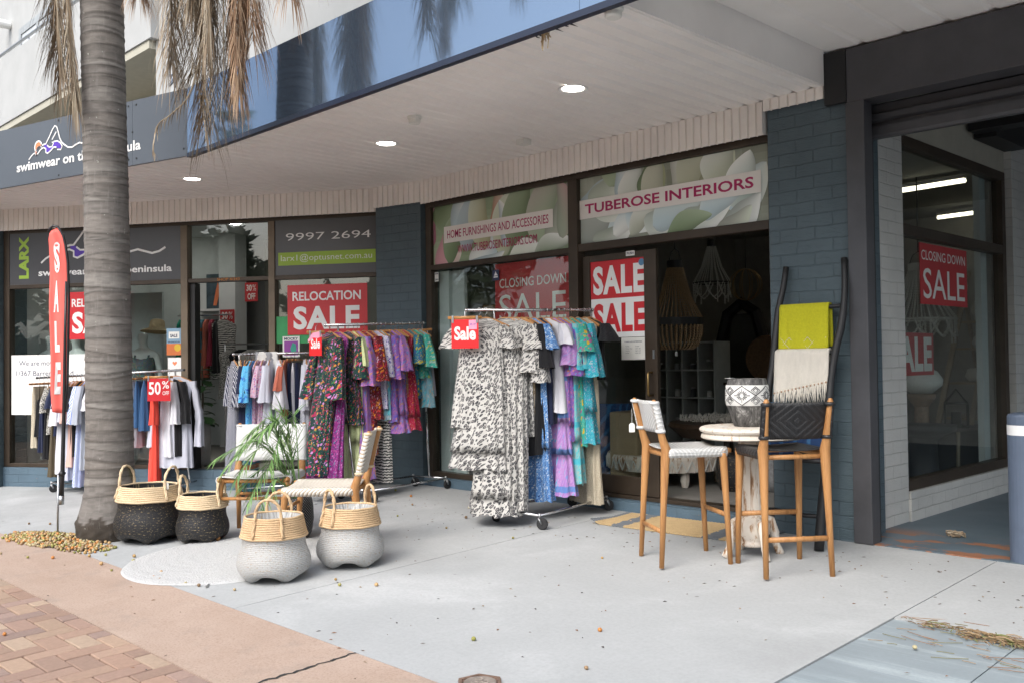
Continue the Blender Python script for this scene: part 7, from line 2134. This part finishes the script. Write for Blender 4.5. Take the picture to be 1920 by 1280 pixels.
for i, (x, y) in enumerate([(-2.75, 1.1), (-2.25, 1.2)]):
    d = thing('ceiling_spot', ['bright ceiling spot seen through the swimwear fanlight, left one', 'bright ceiling spot seen through the swimwear fanlight, right one'][i], 'downlight', inswim(x, y, 3.395 if i == 0 else 3.3), 0, 'spots in the swimwear shop')
    b = MB(); b.lathe([(.06, 0), (.075, -.01), (.08, .0)], 20); b.build('trim_ring', M['white'], d)
    b = MB(); b.lathe([(.0001, -.004), (.06, -.004)], 20); b.build('lens', M['lamp'], d)
for i, (x, y) in enumerate([(-1.0, 2.2), (-3.0, 2.0), (-4.4, 2.2)]):  # unseen spots, added only to brighten the interior behind the glass
    d = thing('ceiling_spot', ['ceiling spot deep in the swimwear shop, over the right window', 'ceiling spot deep in the swimwear shop, over the doorway', 'ceiling spot deep in the swimwear shop, behind the left window'][i], 'downlight', inswim(x, y, 3.395), 0, 'spots in the swimwear shop')
    b = MB(); b.lathe([(.0001, -.004), (.09, -.004)], 20); b.build('lens', M['spotlamp'], d)
# woven basket with a fiddle leaf fig just inside the door
t = thing('woven_basket', 'tall white woven basket holding a leafy plant inside the swimwear door', 'basket', inswim(-2.62, .45, .095), SWR)
mb = MB(); mb.lathe([(.0001, 0), (.115, 0), (.125, .03), (.13, .3), (.128, .56), (.12, .57), (.11, .5)], 28); mb.uv = [[(math.atan2(mb.v[i][1], mb.v[i][0]) * .13, mb.v[i][2]) for i in f] for f in mb.f]; mb.build('body', M['basket_white'], t, smooth=True)
mb = MB(); mb.tube([(-.06, -.12, .55), (-.055, -.13, .63), (0, -.135, .67), (.055, -.13, .63), (.06, -.12, .55)], .012, 6); mb.build('handle', M['basket_white'], t)
t = thing('fiddle_leaf_fig', 'dark green broad leaved plant in the white basket inside the swimwear door', 'plant', inswim(-2.62, .47, .50), SWR)
mb = MB(); r_ = rnd(60)
st = MB(); st.c = (.1, .07, .04); st.tube([(0, 0, 0), (.03, 0, .4), (.0, .03, .85)], .012, 6); st.build('stem', M['leaf'], t)
for k in range(34):
    z = .1 + .75 * k / 34; a = k * 2.4; L = r_.uniform(.14, .24)
    d = Vector((math.cos(a), math.sin(a), r_.uniform(-.2, .6))).normalized(); s_ = d.cross(Vector((0, 0, 1))).normalized()
    p = Vector((.02, 0, z)); kq = r_.uniform(.7, 1.3); mb.c = (.03*kq, .085*kq, .025*kq)
    w_ = [0, .35, .42, .36, 0]; rows = [(p + d*L*u + Vector((0, 0, -.12*L*u*u*3)), L*q) for u, q in zip((0.15, .4, .65, .9, 1.05), w_)]
    vs_ = []
    for (c, ww) in rows: vs_ += [c - s_*ww, c + Vector((0, 0, -.01)), c + s_*ww]
    mb.add(vs_, [(3*i+q, 3*i+q+1, 3*i+q+4, 3*i+q+3) for i in range(4) for q in range(2)])
mb.build('leaves', M['leaf'], t, smooth=True)

# ---------------------------------------------------------------- inside the homewares shop
def strand(mb, pts, r, nb):
    """bead string: a tube that swells at every bead"""
    P = [Vector(p) for p in pts]; S = []
    tot = sum((b - a).length for a, b in zip(P[:-1], P[1:]))
    m = nb * 3
    acc = [0]
    for a, b in zip(P[:-1], P[1:]): acc.append(acc[-1] + (b - a).length)
    for k in range(m + 1):
        s_ = tot * k / m
        i = max(j for j in range(len(acc) - 1) if acc[j] <= s_ + 1e-9) if k < m else len(P) - 2
        S.append(P[i].lerp(P[i+1], (s_ - acc[i]) / max(1e-6, acc[i+1] - acc[i])))
    mb.tube(S, [r * (.45 if k % 3 == 0 else 1.0) for k in range(m + 1)], 5)
def chandelier(label, loc, R, top_r, h_up, h_low, band, mat, bandmat, nstr=34, swags=False, bead=.011, ceil=3.3):
    t = thing('bead_chandelier', label, 'chandelier', loc)
    mb = MB()
    for k in range(nstr):
        a = 2*PI*k/nstr; c, s_ = math.cos(a), math.sin(a)
        strand(mb, [(top_r*c, top_r*s_, h_up), (lerp(top_r, R, .42)*c, lerp(top_r, R, .42)*s_, h_up*.42), (R*c, R*s_, 0)], bead*.8, 20)
    mb.build('upper_strands', mat, t, smooth=True)
    mb = MB()
    for k in range(nstr):
        a = 2*PI*k/nstr; c, s_ = math.cos(a), math.sin(a)
        if swags:
            a2 = 2*PI*(k+3)/nstr
            pts = [(R*math.cos(lerp(a, a2, u)), R*math.sin(lerp(a, a2, u)), -h_low*.75*math.sin(PI*u)) for u in (0, .25, .5, .75, 1)]
            if k % 2 == 0: strand(mb, pts, bead, 12)
            if k % 4 == 0: strand(mb, [(R*c, R*s_, 0), (R*c, R*s_, -h_low)], bead, 9)
        else:
            strand(mb, [(R*c, R*s_, -band), (R*.99*c, R*.99*s_, -band - (h_low-band)*.4), (R*.82*c, R*.82*s_, -band - (h_low-band)*.85), (R*.6*c, R*.6*s_, -h_low)], bead, 11)
    mb.build('lower_strands', mat, t, smooth=True)
    mb = MB(); mb.lathe([(R*.99, 0), (R*1.02, 0), (R*1.02, -band), (R*.99, -band), (R*.99, 0)], 40); mb.build('ring', bandmat, t)
    mb = MB(); mb.lathe([(top_r, h_up - .01), (top_r*1.08, h_up), (top_r*1.08, h_up + .075), (top_r*.9, h_up + .08)], 24); mb.build('cap', bandmat, t)
    mb = MB(); mb.tube([(-top_r, 0, h_up + .07), (-top_r*.6, 0, h_up + .17), (0, 0, h_up + .21), (top_r*.6, 0, h_up + .17), (top_r, 0, h_up + .07)], .006, 6)
    mb.tube([(0, 0, h_up + .2), (0, 0, ceil - loc[2])], .008, 6); mb.build('hanger', M['plastic_black'], t)
    return t
chandelier('timber bead chandelier with a black band hanging in the open doorway', (-6.08, 8.5, 1.80), .285, .082, .55, .34, .075, M['bead'], M['bead_dark'])
price_tag('small price tag under the timber bead chandelier', (-6.08, 8.5, 1.46), D_(45), .02, (.03, .05))
chandelier('pale bead chandelier farther back in the homewares shop', (-6.6, 10.0, 2.30), .23, .05, .45, .26, .015, M['bead_white'], M['bead_dark'], 18, True, .009)
chandelier('white bead chandelier with swags behind the side window', (-4.2, 10.36, 1.76), .37, .10, .52, .27, .02, M['bead_white'], M['bead_white'], 28, True, .013)
t = thing('orb_lamp', 'brass wire orb pendant lamp at the right of the doorway', 'lamp', (-6.12, 10.0, 2.24))
mb = MB()
for k in range(5):
    a = PI*k/5; mb.tube([(.19*math.cos(q)*math.cos(a), .19*math.cos(q)*math.sin(a), .19*math.sin(q)) for q in [2*PI*i/24 for i in range(24)]], .004, 5, closed=True)
mb.build('wire_cage', plain('brass wire', (.35, .22, .08), .35, .8), t)
mb = MB(); mb.tube([(0, 0, .19), (0, 0, 1.06)], .005, 5); mb.build('cord', M['black'], t)
# cube shelf with jars
t = thing('cube_shelf', 'pale cube shelving unit with small jars against the back of the homewares shop', 'shelf', (-7.29, 10.5, .12))
mb = MB()
for i in range(5): mb.box(-.52 + .25*i, -.50 + .25*i, -.18, .18, 0, 1.46)
for j in range(5):
    for i in range(4): mb.box(-.4995 + .25*i, -.2705 + .25*i, -.178, .178, .36*j, .36*j + .02)
mb.box(-.499, .479, .165, .178, .02, 1.45)
mb.build('carcass', plain('pale shelf board', (.42, .43, .41), .7), t)
r_ = rnd(88)
for i in range(4):
    for j in range(1, 4):
        for q in range(r_.choice([1, 2, 2])):
            k = thing('jar', 'small jar in the cube shelf of the homewares shop', 'jar', (-7.29 - .40 + .25*i + .09*q, 10.42, .12 + .36*j + .021), 0, 'jars in the cube shelf')
            b = MB(); h = r_.uniform(.06, .11); b.lathe([(.0001, 0), (.036, 0), (.038, h*.8), (.03, h)], 12); b.build('body', r_.choice([M['glass_clear'], M['zinc'], M['bead_white'], M['steel']]), k)
            b = MB(); b.lathe([(.033, h), (.034, h+.015), (.0001, h+.016)], 12); b.build('lid', M['zinc'], k)
# arched mirror frame, round disc, tables and bench
t = thing('arched_mirror', 'black feathered arch mirror standing behind the cube shelf', 'mirror', (-7.05, 11.4, .12))
mb = MB(); mb.tube([(-.32, 0, .0), (-.32, 0, 1.5), (-.22, 0, 1.85), (0, 0, 2.0), (.22, 0, 1.85), (.32, 0, 1.5), (.36, 0, .0)], .085, 8); mb.build('frame', M['black'], t)
mb = MB(); mb.box(-.3, .3, .02, .03, .05, 1.85); mb.build('glass_plate', plain('dim mirror', (.2, .2, .19), .15, .6), t)
t = thing('round_tray', 'round brown woven tray leaning at the right in the homewares shop', 'tray', (-6.15, 10.5, 1.05), 0)
mb = MB(); mb.lathe([(.0001, 0), (.27, 0), (.28, .03), (.29, 0)], 32); mb.v = [(x, -z, y + .3) for x, y, z in mb.v]; mb.build('weave', plain('brown rattan', (.16, .09, .045), .8, var=.3, vscale=30), t)
t = thing('sideboard', 'dark sideboard along the back of the homewares shop', 'sideboard', (-6.3, 10.7, .12))
mb = MB(); mb.box(-.45, 1.1, -.2, .25, 0, .9); mb.build('cabinet', M['interior_dark'], t, bevel=.01); mb = MB(); mb.box(-.47, 1.12, -.22, .27, .90, .93); mb.build('top', M['frame'], t)
t = thing('carved_bench', 'low round bench with a white carved rim inside the homewares door', 'bench', (-5.75, 7.85, .12))
mb = MB(); mb.lathe([(.0001, .30), (.60, .30), (.61, .27), (.60, .15), (.58, .15)], 40); mb.build('rim', M['whitewash'], t)
mb = MB()
for k in range(40):
    a = 2*PI*k/40; p0 = [.612*math.cos(a), .612*math.sin(a)]
    for s_ in (-1, 1):
        a2 = a + s_*PI/40
        mb.tube([(p0[0], p0[1], .16), (.615*math.cos(a2), .615*math.sin(a2), .26)], .007, 4)
mb.build('carving', M['bead_white'], t)
for k in range(5):
    a = 2*PI*k/5 - .6; mb = MB(); mb.tube([(.5*math.cos(a), .5*math.sin(a), 0), (.5*math.cos(a), .5*math.sin(a), .06), (.52*math.cos(a), .52*math.sin(a), .15)], [.03, .045, .04], 8); mb.build('leg', M['whitewash'], t)
mb = MB(); r_ = rnd(5)
for k in range(700):
    a, q = r_.uniform(0, 6.28), .5 * math.sqrt(r_.random()); x, y = q*math.cos(a), q*math.sin(a)
    mb.tube([(x, y, .0), (x + r_.uniform(-.04, .04), y + r_.uniform(-.04, .04), r_.uniform(.02, .06))], .006, 3)
o = mb.build('sheepskin', M['creamwool'], loc=(-5.62, 8.75, .70)); tag(o, 'fluffy cream sheepskin over the dark low table', 'sheepskin')
t = thing('low_table', 'dark timber low table under the sheepskin in the homewares shop', 'table', (-5.6, 8.75, .12))
mb = MB(); mb.lathe([(.0001, .56), (.62, .56), (.64, .52), (.5, .40), (.0001, .36)], 36); mb.build('top', plain('dark walnut', (.07, .04, .022), .4), t)
for k in range(4):
    a = k*PI/2 + .5; mb = MB(); mb.tube([(.4*math.cos(a), .4*math.sin(a), 0), (.3*math.cos(a), .3*math.sin(a), .45)], .03, 8); mb.build('leg', plain('dark walnut leg', (.06, .035, .02), .4), t)
garment('throw', F['indigo'], (-6.42, 7.75, 1.0), .6, .85, kind='skirt', wide=.26, hem=.34, rip=.03, seed=810, label='dark navy throw hanging just inside the homewares window', cat='throw')
for i, (x, y, r0, h, lb) in enumerate([(-4.88, 7.75, .19, .34, 'dark grey lidded basket on the floor just inside the doorway'), (-4.55, 7.95, .17, .30, 'smaller grey basket behind the black bar stool inside the doorway')]):
    mb = MB(); mb.lathe([(.0001, 0), (r0*.8, 0), (r0, h*.35), (r0*.98, h*.8), (r0*.9, h), (.0001, h*1.02)], 28); mb.uv = [[(math.atan2(mb.v[k][1], mb.v[k][0]) * r0, mb.v[k][2]) for k in f] for f in mb.f]
    t = thing('floor_basket', lb, 'basket', (x, y, .119)); mb.build('body', [M['basket_black'], plain('grey felt basket', (.2, .2, .2), .9, var=.3, vscale=30)][i], t, smooth=True)
t = thing('timber_screen', 'brown timber panel leaning inside the homewares window', 'screen', (-7.62, 7.05, .12), .1)
mb = MB(); mb.box(0, .30, 0, .03, 0, 1.85); mb.build('panel', wood('brown panel', (.17, .10, .045), (.11, .06, .03)), t); mb = MB(); mb.box(.34, .62, .05, .08, 0, 1.7); mb.build('panel', wood('brown panel edge', (.15, .09, .04), (.10, .055, .028)), t)
t = thing('timber_screen', 'pale plywood cabinet side standing behind the glass door', 'screen', (-6.05, 7.3, .12), .1)
mb = MB(); mb.box(0, .32, 0, .4, 0, .72); mb.build('panel', plain('plywood', (.32, .24, .14), .6), t, bevel=.02)
t = thing('wall_hanging', 'black diamond wire wall hanging behind the homewares window', 'wall hanging', (-7.35, 8.2, 1.75))
mb = MB()
for k in range(7): q = .42*(1 - k/7.5); mb.tube([(-q*.55, 0, 0), (0, 0, q), (q*.55, 0, 0), (0, 0, -q)], .008, 5, closed=True)
mb.build('wire', M['black'], t)
# seen through the side window
t = thing('ladder_shelf', 'pale timber ladder shelf behind the side window of the passage', 'shelf', (-4.12, 11.75, .12), PI/2)
mb = MB()
for y in (-.18, .18):
    mb.tube([(-.95, y, 0.0), (.35, y, 2.25)], .033, 6); mb.tube([(.95, y, 0.0), (.25, y, 1.9)], .028, 6)
mb.build('side_frame', M['hangerwood'] if 0 else plain('pale pine', (.42, .33, .22), .7), t)
for z in (.50, .90, 1.30, 1.62):
    mb = MB(); mb.box(lerp(-.62, .2, z/1.8) - .1, lerp(.85, .3, z/1.8), -.2, .2, z, z + .025); mb.build('shelf_board', plain('pine board', (.40, .31, .2), .7), t)
for i, (dx, z, r0, h, mt, lb, shp) in enumerate([(.2, 1.325, .10, .14, 'bead_white', 'squat white pot on the second shelf of the ladder shelf', 0), (.3, 1.645, .13, .30, 'bead_white', 'tall white sculpted vase on top of the ladder shelf', 1), (.1, .925, .15, .16, 'offwhite', 'stacked pale bowls on the ladder shelf', 0), (.55, .525, .14, .2, 'lightstone', 'pale planter low on the ladder shelf', 0)]):
    mb = MB(); mb.lathe([(.0001, 0), (r0*.7, 0), (r0, h*.4), (r0*.85, h*.75), (r0*(.5 if shp else .8), h*.9), (r0*.6, h)], 20)
    t = thing('vase', lb, 'vase', (-4.12, 11.75 + dx, .12 + z)); mb.build('body', M[mt], t, smooth=True)
t = thing('lantern', 'black metal and glass lantern on the dark table behind the side window', 'lantern', (-3.85, 10.40, .60), .4)
mb = MB()
for sx in (-1, 1):
    for sy in (-1, 1): mb.tube([(sx*.11, sy*.11, 0), (sx*.11, sy*.11, .25), (0, 0, .40)], .008, 5)
for z in (0, .25): mb.tube([(-.11, -.11, z), (.11, -.11, z), (.11, .11, z), (-.11, .11, z)], .008, 5, closed=True)
mb.build('cage', M['black'], t); mb = MB(); mb.lathe([(.0001, .0), (.05, 0), (.05, .16), (.0001, .16)], 16); mb.build('candle', M['black'], t)
t = thing('black_table', 'black round table standing behind the side window glass', 'table', (-3.82, 9.45, .12))
mb = MB(); mb.lathe([(.16, 0), (.14, .03), (.13, .40), (.20, .46), (.30, .50), (.31, .56), (.0001, .57)], 32); mb.build('pedestal', M['black'], t, smooth=True)
t = thing('black_table', 'long dark chest under the ladder shelf behind the side window', 'table', (-3.95, 10.5, .12))
mb = MB(); mb.box(-.25, .25, -.5, .7, 0, .46); mb.build('chest', M['black'], t, bevel=.02); mb = MB(); mb.tube([(.27, -.55, 0), (.27, -.52, .46)], .02, 6); mb.build('leg', plain('pale leg', (.3, .25, .18), .6), t)
t = thing('pillar_stand', 'carved timber stand carrying a round white vase behind the side window', 'stand', (-3.95, 9.75, .12))
mb = MB(); mb.lathe([(.12, 0), (.11, .1), (.075, .2), (.07, .72), (.13, .80), (.14, .85), (.0001, .85)], 24); mb.build('post', plain('carved timber', (.2, .13, .08), .7, var=.4, vscale=40), t)
mb = MB(); mb.lathe([(.0001, 0), (.1, .0), (.2, .08), (.21, .14), (.16, .22), (.08, .26), (.09, .3)], 24); t = thing('vase', 'round white vase on the carved stand behind the side window', 'vase', (-3.95, 9.75, .975)); mb.build('body', M['bead_white'], t, smooth=True)
for i, (x, y, ln) in enumerate([(-4.50, 10.5, 1.6), (-4.30, 12.85, 1.35)]):
    t = thing('tube_light', ['fluorescent tube on the shop ceiling, nearer the side window', 'fluorescent tube on the shop ceiling, farther from the side window'][i], 'ceiling light', (x, y, 3.20), -.12, 'tube lights in the homewares shop')
    mb = MB(); mb.box(-ln/2, ln/2, -.04, .04, .024, .06); mb.build('batten', M['white'], t); mb = MB(); mb.tube([(-ln/2, 0, 0), (ln/2, 0, 0)], .023, 10); mb.build('tube', M['tubelamp'], t, smooth=True)
